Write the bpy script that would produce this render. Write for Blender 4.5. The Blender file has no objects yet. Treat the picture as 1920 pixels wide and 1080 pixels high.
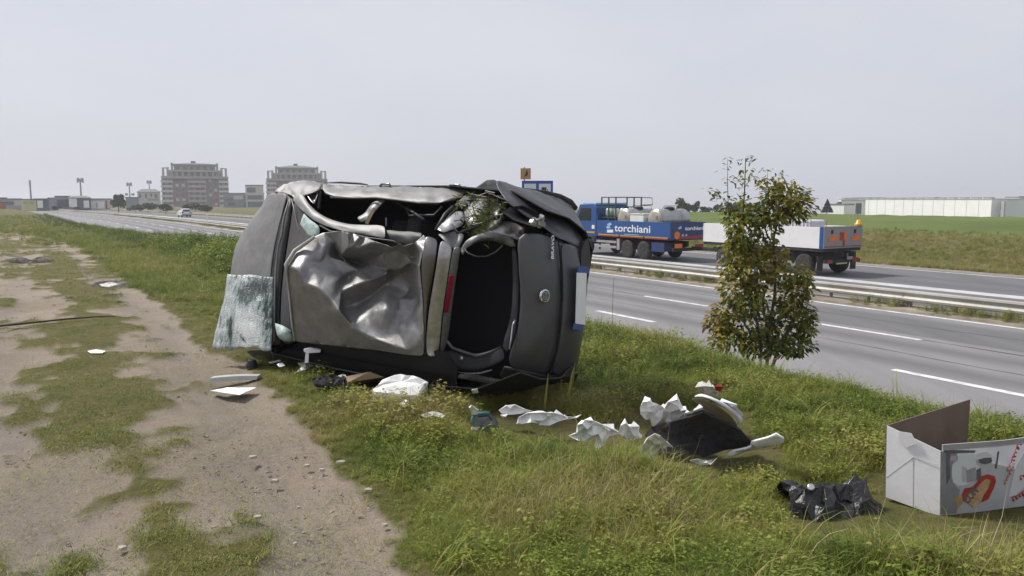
import bpy, bmesh, math, random
import numpy as np
from mathutils import Vector, Matrix, geometry as mgeo

random.seed(7)
RNG = np.random.default_rng(7)
SC = bpy.context.scene
COL = SC.collection

# ------------------------------------------------------------------ camera, sky, sun, exposure
FPX, CAMH, HORIZ = 1450.0, 1.6, 374.0
PITCH = math.atan((540 - HORIZ) / FPX)
cam_d = bpy.data.cameras.new('camera')
cam_d.sensor_width = 36.0
cam_d.lens = FPX / 1920 * 36.0
cam_d.clip_start = 0.05
cam_d.clip_end = 12000
cam = bpy.data.objects.new('camera', cam_d)
COL.objects.link(cam)
cam.location = (0, 0, CAMH)
cam.rotation_euler = (math.pi / 2 - PITCH, 0, 0)
SC.camera = cam

SUN_AZ = math.radians(-63)      # clockwise from +Y: high on the left
SUN_EL = math.radians(50)
world = bpy.data.worlds.new('World')
SC.world = world
world.use_nodes = True
wn, wl = world.node_tree.nodes, world.node_tree.links
wn.clear()
w_out = wn.new('ShaderNodeOutputWorld')
w_bg = wn.new('ShaderNodeBackground')
w_bg.inputs['Strength'].default_value = 0.1
w_sky = wn.new('ShaderNodeTexSky')
w_sky.sky_type = 'NISHITA'
w_sky.sun_disc = False
w_sky.sun_elevation = SUN_EL
w_sky.sun_rotation = SUN_AZ
w_sky.dust_density = 3.0
w_sky.air_density = 1.0
w_mix = wn.new('ShaderNodeMixRGB')
w_mix.inputs['Fac'].default_value = 0.88
w_tc = wn.new('ShaderNodeTexCoord')
w_map = wn.new('ShaderNodeMapping')
w_map.inputs['Scale'].default_value = (1.2, 1.2, 3.0)
w_noise = wn.new('ShaderNodeTexNoise')
w_noise.inputs['Scale'].default_value = 1.3
w_noise.inputs['Detail'].default_value = 4
w_ramp = wn.new('ShaderNodeValToRGB')
w_ramp.color_ramp.elements[0].position = 0.3
w_ramp.color_ramp.elements[1].position = 0.75
w_ramp.color_ramp.elements[0].color = (4.3, 4.48, 5.2, 1)
w_ramp.color_ramp.elements[1].color = (5.25, 5.32, 5.65, 1)
wl.new(w_tc.outputs['Generated'], w_map.inputs['Vector'])
wl.new(w_map.outputs['Vector'], w_noise.inputs['Vector'])
wl.new(w_noise.outputs['Fac'], w_ramp.inputs['Fac'])
wl.new(w_sky.outputs['Color'], w_mix.inputs['Color1'])
wl.new(w_ramp.outputs['Color'], w_mix.inputs['Color2'])
wl.new(w_mix.outputs['Color'], w_bg.inputs['Color'])
wl.new(w_bg.outputs['Background'], w_out.inputs['Surface'])

sun_d = bpy.data.lights.new('sun', 'SUN')
sun_d.energy = 3.1
sun_d.angle = math.radians(8)
sun_d.color = (1.0, 0.96, 0.90)
sun = bpy.data.objects.new('sun', sun_d)
COL.objects.link(sun)
sd = Vector((math.sin(SUN_AZ) * math.cos(SUN_EL), math.cos(SUN_AZ) * math.cos(SUN_EL), math.sin(SUN_EL)))
sun.rotation_euler = sd.to_track_quat('Z', 'Y').to_euler()
sun.location = (-20, -10, 30)

SC.view_settings.view_transform = 'Standard'
SC.view_settings.look = 'None'
SC.view_settings.exposure = 0.5
SC.view_settings.gamma = 1.0
SC.view_settings.use_curve_mapping = False

# ------------------------------------------------------------------ pixel of the photograph -> point in the place
FWD = Vector((0, math.cos(PITCH), -math.sin(PITCH)))
UPV = Vector((0, math.sin(PITCH), math.cos(PITCH)))
RGT = Vector((1, 0, 0))
EYE = Vector((0, 0, CAMH))
def ray(px, py):
    return RGT * ((px - 960) / FPX) + FWD + UPV * ((540 - py) / FPX)
def gp(px, py, z=0.0):                       # on the horizontal plane z
    r = ray(px, py)
    return EYE + r * ((z - CAMH) / r.z)
def dp(px, py, depth):                       # at a distance along the view
    return EYE + ray(px, py) * depth
def pp(px, py, P0, n):                       # on a plane
    r = ray(px, py)
    return EYE + r * ((P0 - EYE).dot(n) / r.dot(n))
def to_px(P):
    v = Vector(P) - EYE
    d = v.dot(FWD)
    return 960 + FPX * v.dot(RGT) / d, 540 - FPX * v.dot(UPV) / d

# ------------------------------------------------------------------ numpy value noise
def _hash(ix, iy, seed):
    h = (ix.astype(np.int64) * 374761393 + iy.astype(np.int64) * 668265263 + seed * 974711) & 0x7fffffff
    h = ((h ^ (h >> 13)) * 1274126177) & 0x7fffffff
    return ((h ^ (h >> 16)) & 0xffff) / 65535.0
def noise2(x, y, seed=0):
    x = np.asarray(x, float); y = np.asarray(y, float)
    ix, iy = np.floor(x), np.floor(y)
    fx, fy = x - ix, y - iy
    fx = fx * fx * (3 - 2 * fx); fy = fy * fy * (3 - 2 * fy)
    a = _hash(ix, iy, seed); b = _hash(ix + 1, iy, seed)
    c = _hash(ix, iy + 1, seed); d = _hash(ix + 1, iy + 1, seed)
    return (a * (1 - fx) + b * fx) * (1 - fy) + (c * (1 - fx) + d * fx) * fy
def fbm(x, y, oct=4, seed=0):
    t, a, s = 0, 1, 0
    for k in range(oct):
        t = t + a * noise2(x * 2 ** k + k * 17.3, y * 2 ** k - k * 9.1, seed + k); s += a; a *= 0.5
    return t / s
def sstep(a, b, x):
    t = np.clip((x - a) / (b - a), 0, 1)
    return t * t * (3 - 2 * t)

# ------------------------------------------------------------------ materials
MATS = {}
def mat(name, col, rough=0.6, metal=0.0, var=0.12, scale=6.0, bump=0.0, bscale=40.0, spec=0.5, coat=0.0,
        stain=None, stain_amt=0.35, stain_scale=3.0):
    m = bpy.data.materials.new(name)
    m.use_nodes = True
    n, l = m.node_tree.nodes, m.node_tree.links
    b = n['Principled BSDF']
    b.inputs['Roughness'].default_value = rough
    b.inputs['Metallic'].default_value = metal
    b.inputs['Specular IOR Level'].default_value = spec
    b.inputs['Coat Weight'].default_value = coat
    tc = n.new('ShaderNodeTexCoord')
    nz = n.new('ShaderNodeTexNoise')
    nz.inputs['Scale'].default_value = scale
    nz.inputs['Detail'].default_value = 5
    nz.inputs['Roughness'].default_value = 0.65
    l.new(tc.outputs['Object'], nz.inputs['Vector'])
    rp = n.new('ShaderNodeValToRGB')
    rp.color_ramp.elements[0].position = 0.32
    rp.color_ramp.elements[1].position = 0.68
    rp.color_ramp.elements[0].color = tuple(max(0, c * (1 - var)) for c in col) + (1,)
    rp.color_ramp.elements[1].color = tuple(min(1, c * (1 + var)) for c in col) + (1,)
    l.new(nz.outputs['Fac'], rp.inputs['Fac'])
    last = rp.outputs['Color']
    if stain:
        n2 = n.new('ShaderNodeTexNoise')
        n2.inputs['Scale'].default_value = stain_scale
        n2.inputs['Detail'].default_value = 7
        n2.inputs['Roughness'].default_value = 0.7
        l.new(tc.outputs['Object'], n2.inputs['Vector'])
        r2 = n.new('ShaderNodeValToRGB')
        r2.color_ramp.elements[0].position = 0.45
        r2.color_ramp.elements[1].position = 0.72
        r2.color_ramp.elements[0].color = (0, 0, 0, 1)
        r2.color_ramp.elements[1].color = (stain_amt,) * 3 + (1,)
        l.new(n2.outputs['Fac'], r2.inputs['Fac'])
        mx = n.new('ShaderNodeMixRGB')
        l.new(r2.outputs['Color'], mx.inputs['Fac'])
        l.new(last, mx.inputs['Color1'])
        mx.inputs['Color2'].default_value = tuple(stain) + (1,)
        last = mx.outputs['Color']
    l.new(last, b.inputs['Base Color'])
    if bump:
        n3 = n.new('ShaderNodeTexNoise')
        n3.inputs['Scale'].default_value = bscale
        n3.inputs['Detail'].default_value = 4
        l.new(tc.outputs['Object'], n3.inputs['Vector'])
        bp = n.new('ShaderNodeBump')
        bp.inputs['Strength'].default_value = bump
        bp.inputs['Distance'].default_value = 0.02
        l.new(n3.outputs['Fac'], bp.inputs['Height'])
        l.new(bp.outputs['Normal'], b.inputs['Normal'])
    MATS[name] = m
    return m

DIRTC = (0.20, 0.165, 0.12)
mat('car_paint', (0.185, 0.185, 0.19), 0.33, 0.85, 0.06, 9, 0.06, 160, stain=(0.17, 0.15, 0.12), stain_amt=0.35, stain_scale=5)
mat('car_paint_dusty', (0.205, 0.205, 0.208), 0.48, 0.60, 0.12, 8, 0.10, 90, stain=(0.36, 0.345, 0.32), stain_amt=0.6, stain_scale=7)
mat('car_paint_worn', (0.165, 0.165, 0.168), 0.55, 0.35, 0.12, 8, 0.10, 90, stain=(0.30, 0.285, 0.26), stain_amt=0.4, stain_scale=7)
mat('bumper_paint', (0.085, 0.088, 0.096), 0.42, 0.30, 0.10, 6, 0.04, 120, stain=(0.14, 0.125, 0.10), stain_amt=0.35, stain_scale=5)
mat('black_plastic', (0.016, 0.016, 0.017), 0.55, 0, 0.25, 20, 0.1, 200)
mat('dash_plastic', (0.035, 0.034, 0.038), 0.6, 0, 0.15, 12, 0.15, 250, stain=(0.2, 0.18, 0.15), stain_amt=0.12, stain_scale=30)
mat('cabin_shade_dark', (0.008, 0.008, 0.009), 0.9, 0, 0.2, 10)
mat('grey_trim', (0.20, 0.205, 0.2), 0.5, 0.3, 0.2, 14, 0.1, 90, stain=(0.1, 0.09, 0.06), stain_amt=0.5, stain_scale=12)
mat('pale_metal', (0.42, 0.42, 0.42), 0.35, 0.7, 0.15, 16, 0.1, 120, stain=(0.16, 0.13, 0.09), stain_amt=0.4, stain_scale=15)
mat('chrome', (0.6, 0.61, 0.62), 0.15, 1.0, 0.05, 10)
mat('badge_dark', (0.06, 0.06, 0.07), 0.3, 0.3, 0.1, 20)
mat('red_lens', (0.28, 0.012, 0.03), 0.2, 0, 0.1, 20, coat=0.5)
mat('rubber', (0.018, 0.018, 0.019), 0.85, 0, 0.25, 15, 0.3, 90, stain=DIRTC, stain_amt=0.35, stain_scale=8)
mat('alloy', (0.33, 0.33, 0.34), 0.4, 0.8, 0.15, 10, stain=DIRTC, stain_amt=0.3)
mat('plate_white', (0.82, 0.82, 0.82), 0.4, 0, 0.03, 10)
mat('plate_blue', (0.015, 0.075, 0.28), 0.4, 0, 0.08, 10)
mat('seat_fabric', (0.028, 0.028, 0.031), 0.95, 0, 0.3, 30, 0.3, 150)
mat('seat_belt', (0.09, 0.05, 0.025), 0.8, 0, 0.25, 40)
mat('paper_white', (0.86, 0.86, 0.86), 0.7, 0, 0.03, 12, 0.1, 60)
mat('foam_white', (0.85, 0.85, 0.84), 0.8, 0, 0.03, 30, 0.25, 150)
mat('paper_dirty', (0.62, 0.61, 0.58), 0.75, 0, 0.12, 10, 0.2, 60, stain=(0.3, 0.26, 0.2), stain_amt=0.5, stain_scale=9)
mat('strip_grey', (0.42, 0.42, 0.40), 0.6, 0.1, 0.15, 8, 0.1, 60, stain=DIRTC, stain_amt=0.4)
mat('cardboard', (0.40, 0.28, 0.185), 0.85, 0, 0.1, 8, 0.15, 90)
mat('cardboard_brown', (0.155, 0.105, 0.08), 0.85, 0, 0.08, 6, 0.15, 120, stain=(0.20, 0.15, 0.12), stain_amt=0.3)
mat('box_white', (0.78, 0.77, 0.78), 0.5, 0, 0.03, 3, 0.05, 30, stain=(0.6, 0.58, 0.56), stain_amt=0.4, stain_scale=5)
mat('print_grey', (0.38, 0.385, 0.39), 0.4, 0, 0.12, 4)
mat('print_dark', (0.10, 0.10, 0.105), 0.4, 0, 0.3, 6)
mat('print_mid', (0.22, 0.225, 0.23), 0.4, 0, 0.25, 5)
mat('print_pale', (0.55, 0.56, 0.56), 0.4, 0, 0.06, 6)
mat('print_red', (0.36, 0.025, 0.02), 0.4, 0, 0.2, 14)
mat('print_tan', (0.42, 0.27, 0.14), 0.4, 0, 0.3, 20)
mat('print_rose', (0.40, 0.28, 0.34), 0.4, 0, 0.2, 20)
mat('tape_tan', (0.33, 0.22, 0.06), 0.35, 0, 0.1, 20)
mat('felt_black', (0.022, 0.021, 0.024), 0.95, 0, 0.25, 40, 0.5, 220, stain=(0.09, 0.08, 0.06), stain_amt=0.25, stain_scale=25)
mat('bag_black', (0.012, 0.012, 0.013), 0.3, 0, 0.3, 20, 0.4, 50)
mat('cover_white', (0.74, 0.75, 0.80), 0.35, 0, 0.06, 8)
mat('cover_tan', (0.32, 0.25, 0.185), 0.7, 0, 0.15, 8)
mat('teal', (0.05, 0.19, 0.20), 0.5, 0, 0.2, 20)
mat('pouch_grey', (0.14, 0.15, 0.16), 0.6, 0, 0.3, 25, 0.2, 80)
mat('twig_dark', (0.045, 0.036, 0.03), 0.85, 0, 0.3, 30)
mat('clod_dark', (0.045, 0.038, 0.034), 0.9, 0, 0.4, 14, 0.6, 40, stain=(0.35, 0.33, 0.3), stain_amt=0.5, stain_scale=7)
mat('stone_pale', (0.36, 0.31, 0.26), 0.85, 0, 0.2, 10, 0.4, 40)
mat('flower_yellow', (0.75, 0.50, 0.01), 0.6, 0, 0.1, 60)
mat('marking_white', (0.68, 0.68, 0.67), 0.6, 0, 0.06, 4, 0.1, 60, stain=(0.22, 0.22, 0.22), stain_amt=0.75, stain_scale=3.5)
mat('band_white', (0.50, 0.50, 0.51), 0.6, 0, 0.1, 2, stain=(0.2, 0.2, 0.2), stain_amt=0.6, stain_scale=0.9)
mat('rail_metal', (0.43, 0.415, 0.385), 0.55, 0.2, 0.14, 1.2, 0.05, 30, stain=(0.27, 0.22, 0.16), stain_amt=0.55, stain_scale=1.1)
mat('post_metal', (0.20, 0.195, 0.19), 0.6, 0.3, 0.2, 4, stain=(0.17, 0.11, 0.07), stain_amt=0.4)
mat('truck_blue', (0.016, 0.078, 0.265), 0.42, 0, 0.10, 0.7, stain=(0.05, 0.08, 0.14), stain_amt=0.45, stain_scale=1.1)
mat('truck_navy_shade', (0.012, 0.035, 0.13), 0.5, 0, 0.15, 1.2, stain=(0.06, 0.06, 0.06), stain_amt=0.5, stain_scale=2)  # darker copy of the lorry blue; holds the tail board's shade in its colour
mat('truck_cyan', (0.30, 0.52, 0.70), 0.4, 0, 0.08, 1)
mat('letter_white', (0.76, 0.77, 0.78), 0.5, 0, 0.04, 4)
mat('letter_pale_blue', (0.35, 0.52, 0.70), 0.5, 0, 0.08, 4)
mat('stripe_yellow', (0.50, 0.31, 0.06), 0.5, 0, 0.12, 3)
mat('stripe_red', (0.33, 0.035, 0.03), 0.5, 0, 0.2, 5)
mat('plate_orange', (0.72, 0.17, 0.025), 0.5, 0, 0.08, 6)
mat('beacon_amber', (0.72, 0.36, 0.02), 0.3, 0, 0.08, 9)
mat('tank_steel', (0.42, 0.42, 0.41), 0.33, 0.75, 0.15, 1.2, 0.06, 8, stain=(0.20, 0.17, 0.13), stain_amt=0.4, stain_scale=2.0)
mat('tank_end', (0.46, 0.42, 0.36), 0.36, 0.6, 0.18, 1.6, 0.08, 9, stain=(0.22, 0.17, 0.11), stain_amt=0.55, stain_scale=2.3)
mat('trailer_white', (0.78, 0.78, 0.77), 0.5, 0, 0.03, 0.8, stain=(0.55, 0.53, 0.5), stain_amt=0.4, stain_scale=0.9)
mat('trailer_grey', (0.27, 0.275, 0.29), 0.45, 0.4, 0.08, 1.5)
mat('chassis', (0.014, 0.014, 0.017), 0.75, 0, 0.3, 3, stain=(0.12, 0.1, 0.08), stain_amt=0.25, stain_scale=2)
mat('side_guard', (0.36, 0.36, 0.36), 0.5, 0.3, 0.15, 3)
mat('frame_green', (0.045, 0.065, 0.052), 0.6, 0.2, 0.2, 3)
mat('canister_white', (0.72, 0.74, 0.70), 0.5, 0, 0.08, 2)
mat('canister_green', (0.28, 0.36, 0.24), 0.6, 0, 0.2, 2)
mat('tank_plastic', (0.70, 0.69, 0.74), 0.4, 0, 0.05, 2)
mat('wire_grey', (0.32, 0.30, 0.32), 0.4, 0.5, 0.1, 5)
mat('dark_glass', (0.02, 0.025, 0.03), 0.08, 0, 0.1, 4, spec=0.6)
mat('silver_paint', (0.68, 0.69, 0.70), 0.35, 0.15, 0.05, 2)
mat('brick_red', (0.250, 0.160, 0.135), 0.85, 0, 0.14, 0.9)
mat('render_grey', (0.30, 0.285, 0.265), 0.85, 0, 0.10, 0.4)
mat('render_pale', (0.50, 0.49, 0.465), 0.85, 0, 0.08, 0.4)
mat('render_beige', (0.37, 0.335, 0.30), 0.85, 0, 0.1, 0.4)
mat('roof_grey', (0.145, 0.145, 0.14), 0.85, 0, 0.2, 0.8)
mat('roof_red', (0.185, 0.11, 0.085), 0.85, 0, 0.2, 0.5)
mat('window_dark', (0.115, 0.118, 0.125), 0.3, 0, 0.3, 0.5)
mat('office_blue', (0.20, 0.225, 0.26), 0.5, 0, 0.12, 0.3)
mat('shed_white', (0.80, 0.795, 0.79), 0.7, 0, 0.04, 0.15, stain=(0.6, 0.57, 0.55), stain_amt=0.3, stain_scale=0.2)
mat('shed_pink', (0.52, 0.44, 0.42), 0.7, 0, 0.06, 0.2)
mat('shed_grey', (0.30, 0.305, 0.315), 0.6, 0, 0.1, 0.15)
mat('shed_dark', (0.10, 0.11, 0.125), 0.6, 0, 0.15, 0.2)
mat('shed_teal', (0.06, 0.085, 0.10), 0.5, 0, 0.12, 0.2)
mat('billboard_yellow', (0.52, 0.50, 0.24), 0.6, 0, 0.1, 0.4)
mat('billboard_green', (0.30, 0.36, 0.20), 0.6, 0, 0.2, 0.5)
mat('mast_grey', (0.30, 0.31, 0.33), 0.5, 0.3, 0.1, 1)
mat('sign_brown', (0.42, 0.22, 0.075), 0.5, 0, 0.12, 2)
mat('sign_black', (0.02, 0.018, 0.015), 0.6, 0, 0.1, 2)
mat('sign_blue', (0.02, 0.06, 0.33), 0.45, 0, 0.08, 2)
mat('sign_white', (0.66, 0.67, 0.68), 0.5, 0, 0.05, 2)
mat('sign_green', (0.12, 0.28, 0.18), 0.5, 0, 0.1, 2)
mat('sign_grey', (0.24, 0.25, 0.265), 0.5, 0.3, 0.1, 2)
mat('pebble', (0.27, 0.23, 0.19), 0.9, 0, 0.45, 60)
mat('tar', (0.055, 0.055, 0.058), 0.7, 0, 0.3, 3)
mat('bark', (0.115, 0.095, 0.08), 0.9, 0, 0.3, 20, 0.5, 40)
mat('plank_orange', (0.42, 0.17, 0.06), 0.8, 0, 0.2, 0.6)

def leaf_material(name, stops, rough=0.6, transl=0.25, inst=True, spec=0.25):
    m = bpy.data.materials.new(name)
    m.use_nodes = True
    n, l = m.node_tree.nodes, m.node_tree.links
    b = n['Principled BSDF']
    b.inputs['Roughness'].default_value = rough
    b.inputs['Specular IOR Level'].default_value = spec
    a2 = n.new('ShaderNodeAttribute'); a2.attribute_type = 'GEOMETRY'; a2.attribute_name = 'var'
    add = n.new('ShaderNodeMath'); add.operation = 'ADD'; add.use_clamp = True
    if inst:
        a1 = n.new('ShaderNodeAttribute'); a1.attribute_type = 'INSTANCER'; a1.attribute_name = 'tint'
        l.new(a1.outputs['Fac'], add.inputs[0])
    else:
        add.inputs[0].default_value = 0.0
    l.new(a2.outputs['Fac'], add.inputs[1])
    rp = n.new('ShaderNodeValToRGB')
    e = rp.color_ramp.elements
    e[0].position, e[0].color = stops[0][0], stops[0][1] + (1,)
    e[1].position, e[1].color = stops[-1][0], stops[-1][1] + (1,)
    for p_, c_ in stops[1:-1]:
        k = e.new(p_); k.color = c_ + (1,)
    l.new(add.outputs[0], rp.inputs['Fac'])
    l.new(rp.outputs['Color'], b.inputs['Base Color'])
    tr = n.new('ShaderNodeBsdfTranslucent')
    l.new(rp.outputs['Color'], tr.inputs['Color'])
    mx = n.new('ShaderNodeMixShader'); mx.inputs['Fac'].default_value = transl
    out = n['Material Output']
    l.new(b.outputs['BSDF'], mx.inputs[1]); l.new(tr.outputs['BSDF'], mx.inputs[2])
    l.new(mx.outputs['Shader'], out.inputs['Surface'])
    MATS[name] = m
    return m
leaf_material('grass_blade', [(0.0, (0.038, 0.064, 0.012)), (0.25, (0.135, 0.195, 0.025)), (0.45, (0.222, 0.252, 0.038)),
                              (0.62, (0.280, 0.252, 0.066)), (0.8, (0.31, 0.255, 0.11)), (1.0, (0.48, 0.40, 0.23))])
leaf_material('shrub_leaf', [(0.0, (0.028, 0.062, 0.014)), (0.3, (0.085, 0.125, 0.022)), (0.5, (0.175, 0.170, 0.025)),
                             (0.68, (0.310, 0.255, 0.030)), (0.84, (0.235, 0.170, 0.060)), (1.0, (0.210, 0.140, 0.100))], inst=False, rough=0.5)
leaf_material('tree_leaf', [(0.0, (0.016, 0.030, 0.010)), (0.5, (0.045, 0.065, 0.020)), (1.0, (0.10, 0.115, 0.035))], inst=False)

# ------------------------------------------------------------------ mesh helper
class MB:
    def __init__(s):
        s.v = []; s.f = []; s.mi = []; s.cur = 0
    def add(s, verts, faces):
        o = len(s.v)
        s.v += [tuple(p) for p in verts]
        s.f += [tuple(i + o for i in f) for f in faces]
        s.mi += [s.cur] * len(faces)
        return s
    def box(s, c, size, M_=None):
        x, y, z = (d / 2 for d in size)
        vs = [Vector((sx * x, sy * y, sz * z)) for sz in (-1, 1) for sy in (-1, 1) for sx in (-1, 1)]
        if M_ is not None: vs = [M_ @ p for p in vs]
        vs = [p + Vector(c) for p in vs]
        return s.add(vs, [(0, 2, 3, 1), (4, 5, 7, 6), (0, 1, 5, 4), (2, 6, 7, 3), (0, 4, 6, 2), (1, 3, 7, 5)])
    def tube(s, pts, r, seg=6, cap=True):
        pts = [Vector(p) for p in pts]
        rs = list(r) if hasattr(r, '__len__') else [r] * len(pts)
        vs, fs = [], []
        up = Vector((0, 0, 1))
        for i, p in enumerate(pts):
            t = (pts[min(i + 1, len(pts) - 1)] - pts[max(i - 1, 0)]).normalized()
            a = t.cross(up)
            if a.length < 1e-3: a = t.cross(Vector((1, 0, 0)))
            a.normalize(); b = t.cross(a)
            for k in range(seg):
                an = 2 * math.pi * k / seg
                vs.append(p + (a * math.cos(an) + b * math.sin(an)) * rs[i])
        for i in range(len(pts) - 1):
            for k in range(seg):
                k2 = (k + 1) % seg
                fs.append((i * seg + k, i * seg + k2, (i + 1) * seg + k2, (i + 1) * seg + k))
        if cap:
            fs.append(tuple(range(seg))[::-1]); fs.append(tuple((len(pts) - 1) * seg + k for k in range(seg)))
        return s.add(vs, fs)
    def cyl(s, a, b, r, seg=20, r2=None):
        return s.tube([a, b], [r, r if r2 is None else r2], seg)
    def lathe(s, o, axis, prof, seg=24):           # prof: (along, radius)
        axis = Vector(axis).normalized()
        a = axis.cross(Vector((0, 0, 1)))
        if a.length < 1e-3: a = axis.cross(Vector((1, 0, 0)))
        a.normalize(); b = axis.cross(a)
        vs, fs = [], []
        for (t, r) in prof:
            for k in range(seg):
                an = 2 * math.pi * k / seg
                vs.append(Vector(o) + axis * t + (a * math.cos(an) + b * math.sin(an)) * r)
        n = len(prof)
        for i in range(n - 1):
            for k in range(seg):
                k2 = (k + 1) % seg
                fs.append((i * seg + k, i * seg + k2, (i + 1) * seg + k2, (i + 1) * seg + k))
        fs.append(tuple(range(seg))[::-1]); fs.append(tuple((n - 1) * seg + k for k in range(seg)))
        return s.add(vs, fs)
    def grid(s, rows):
        nr, nc = len(rows), len(rows[0])
        vs = [p for r in rows for p in r]
        return s.add(vs, [(i * nc + j, i * nc + j + 1, (i + 1) * nc + j + 1, (i + 1) * nc + j) for i in range(nr - 1) for j in range(nc - 1)])
    def prism(s, poly, d):                          # polygon in space pushed along d
        n = len(poly); d = Vector(d)
        vs = [Vector(p) for p in poly] + [Vector(p) + d for p in poly]
        fs = [tuple(range(n))[::-1], tuple(range(n, 2 * n))] + [(i, (i + 1) % n, n + (i + 1) % n, n + i) for i in range(n)]
        return s.add(vs, fs)
    def build(s, name, m, parent=None, smooth=False, off=None, thick=0.0, subsurf=0, var=None, bevel=0.0, fixn=True):
        me = bpy.data.meshes.new(name)
        o3 = Vector((0, 0, 0))
        if off is not None: o3 = Vector(off)
        me.from_pydata([tuple(Vector(p) - o3) for p in s.v], [], s.f)
        ms = m if isinstance(m, (list, tuple)) else [m]
        for k in ms: me.materials.append(MATS[k])
        if len(ms) > 1: me.polygons.foreach_set('material_index', s.mi)
        if fixn:
            bm = bmesh.new(); bm.from_mesh(me)
            bmesh.ops.recalc_face_normals(bm, faces=bm.faces)
            bm.to_mesh(me); bm.free()
        if smooth: me.polygons.foreach_set('use_smooth', [True] * len(me.polygons))
        if var is not None:
            at = me.attributes.new('var', 'FLOAT', 'POINT'); at.data.foreach_set('value', var)
        me.update()
        ob = bpy.data.objects.new(name, me)
        COL.objects.link(ob)
        if parent is not None: ob.parent = parent
        elif off is not None: ob.location = o3
        if thick:
            md = ob.modifiers.new('solid', 'SOLIDIFY'); md.thickness = thick; md.offset = -1
        if subsurf:
            md = ob.modifiers.new('sub', 'SUBSURF'); md.levels = subsurf; md.render_levels = subsurf; md.boundary_smooth = 'PRESERVE_CORNERS'
        if bevel:
            md = ob.modifiers.new('bev', 'BEVEL'); md.width = bevel; md.segments = 2; md.limit_method = 'ANGLE'
        return ob

def tag(o, label=None, cat=None, group=None, kind=None):
    if label: o['label'] = label
    if cat: o['category'] = cat
    if group: o['group'] = group
    if kind: o['kind'] = kind
    return o
def thing(name, loc, label, cat, group=None, rz=0.0):
    o = bpy.data.objects.new(name, None)
    o.empty_display_size = 0.2
    COL.objects.link(o)
    o.location = loc
    o.rotation_euler = (0, 0, rz)
    return tag(o, label, cat, group)
def copy_tree(o, parent=None):
    c = o.copy(); COL.objects.link(c)
    if parent is not None: c.parent = parent
    for ch in list(o.children): copy_tree(ch, c)
    return c
def text_mesh(txt, size, depth=0.01, bold=0.0, shear=0.0):
    cu = bpy.data.curves.new('lettering', 'FONT')
    cu.body = txt; cu.size = size; cu.extrude = depth; cu.offset = bold; cu.shear = shear
    ob = bpy.data.objects.new('lettering', cu)
    COL.objects.link(ob)
    bpy.context.view_layer.update()
    me = bpy.data.meshes.new_from_object(ob.evaluated_get(bpy.context.evaluated_depsgraph_get()))
    bpy.data.objects.remove(ob); bpy.data.curves.remove(cu)
    return me
def put_text(txt, size, M_, m, parent, name='lettering', depth=0.004, bold=0.0, shear=0.0, width=None):
    me = text_mesh(txt, size, depth, bold, shear)
    if width:
        xs = [v.co.x for v in me.vertices]; k = width / (max(xs) - min(xs)); x0 = min(xs)
        for v in me.vertices: v.co.x = (v.co.x - x0) * k
    me.transform(M_)
    me.materials.clear(); me.materials.append(MATS[m])
    ob = bpy.data.objects.new(name, me)
    COL.objects.link(ob)
    ob.parent = parent
    return ob
# ------------------------------------------------------------------ the road's line, the lie of the land
ZR = -1.6                                               # level of the highway below the dirt track
_ctrl = np.array([(40, -26), (30, -9.5), (18.6, 9.3), (12.72, 18.98), (8.0, 26.7), (3.4, 34.2), (-9, 53), (-28, 79), (-55.5, 120.5),
                  (-107.5, 192), (-176, 274), (-290, 390), (-480, 560), (-800, 800)], float)
def _catmull(P, n=14):
    out = []
    for i in range(1, len(P) - 2):
        p0, p1, p2, p3 = P[i - 1:i + 3]
        for k in range(n):
            t = k / n
            out.append(.5 * ((2 * p1) + (-p0 + p2) * t + (2 * p0 - 5 * p1 + 4 * p2 - p3) * t * t + (-p0 + 3 * p1 - 3 * p2 + p3) * t ** 3))
    out.append(P[-2])
    return np.array(out)
_c = _catmull(_ctrl)
_seg = np.linalg.norm(np.diff(_c, axis=0), axis=1)
_arc = np.concatenate([[0], np.cumsum(_seg)])
ARC_LEN = _arc[-1]
_tan = np.gradient(_c, axis=0); _tan /= np.linalg.norm(_tan, axis=1)[:, None]
def road_pt(t, s):                                      # t metres along, s metres to the far side
    t = np.asarray(t, float)
    x = np.interp(t, _arc, _c[:, 0]); y = np.interp(t, _arc, _c[:, 1])
    tx = np.interp(t, _arc, _tan[:, 0]); ty = np.interp(t, _arc, _tan[:, 1])
    k = np.hypot(tx, ty)
    return x + s * ty / k, y - s * tx / k
def road_st(x, y):
    x = np.asarray(x, float).ravel(); y = np.asarray(y, float).ravel()
    bs = np.full(x.shape, 1e9); bt = np.zeros(x.shape); bd = np.full(x.shape, 1e18)
    for i in range(len(_c) - 1):
        ax, ay = _c[i]; dx, dy = _c[i + 1] - _c[i]; L2 = dx * dx + dy * dy
        u = ((x - ax) * dx + (y - ay) * dy) / L2
        if i == 0: uc = np.minimum(u, 1)
        elif i == len(_c) - 2: uc = np.maximum(u, 0)
        else: uc = np.clip(u, 0, 1)
        ex, ey = x - ax - uc * dx, y - ay - uc * dy
        d = ex * ex + ey * ey
        m = d < bd
        bd[m] = d[m]
        sg = np.sign((x - ax) * dy - (y - ay) * dx)
        bs[m] = (np.sqrt(d) * sg)[m]; bt[m] = (_arc[i] + uc * math.sqrt(L2))[m]
    return bs, bt
S_CREST, S_TOE = -14.9, -11.6
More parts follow.
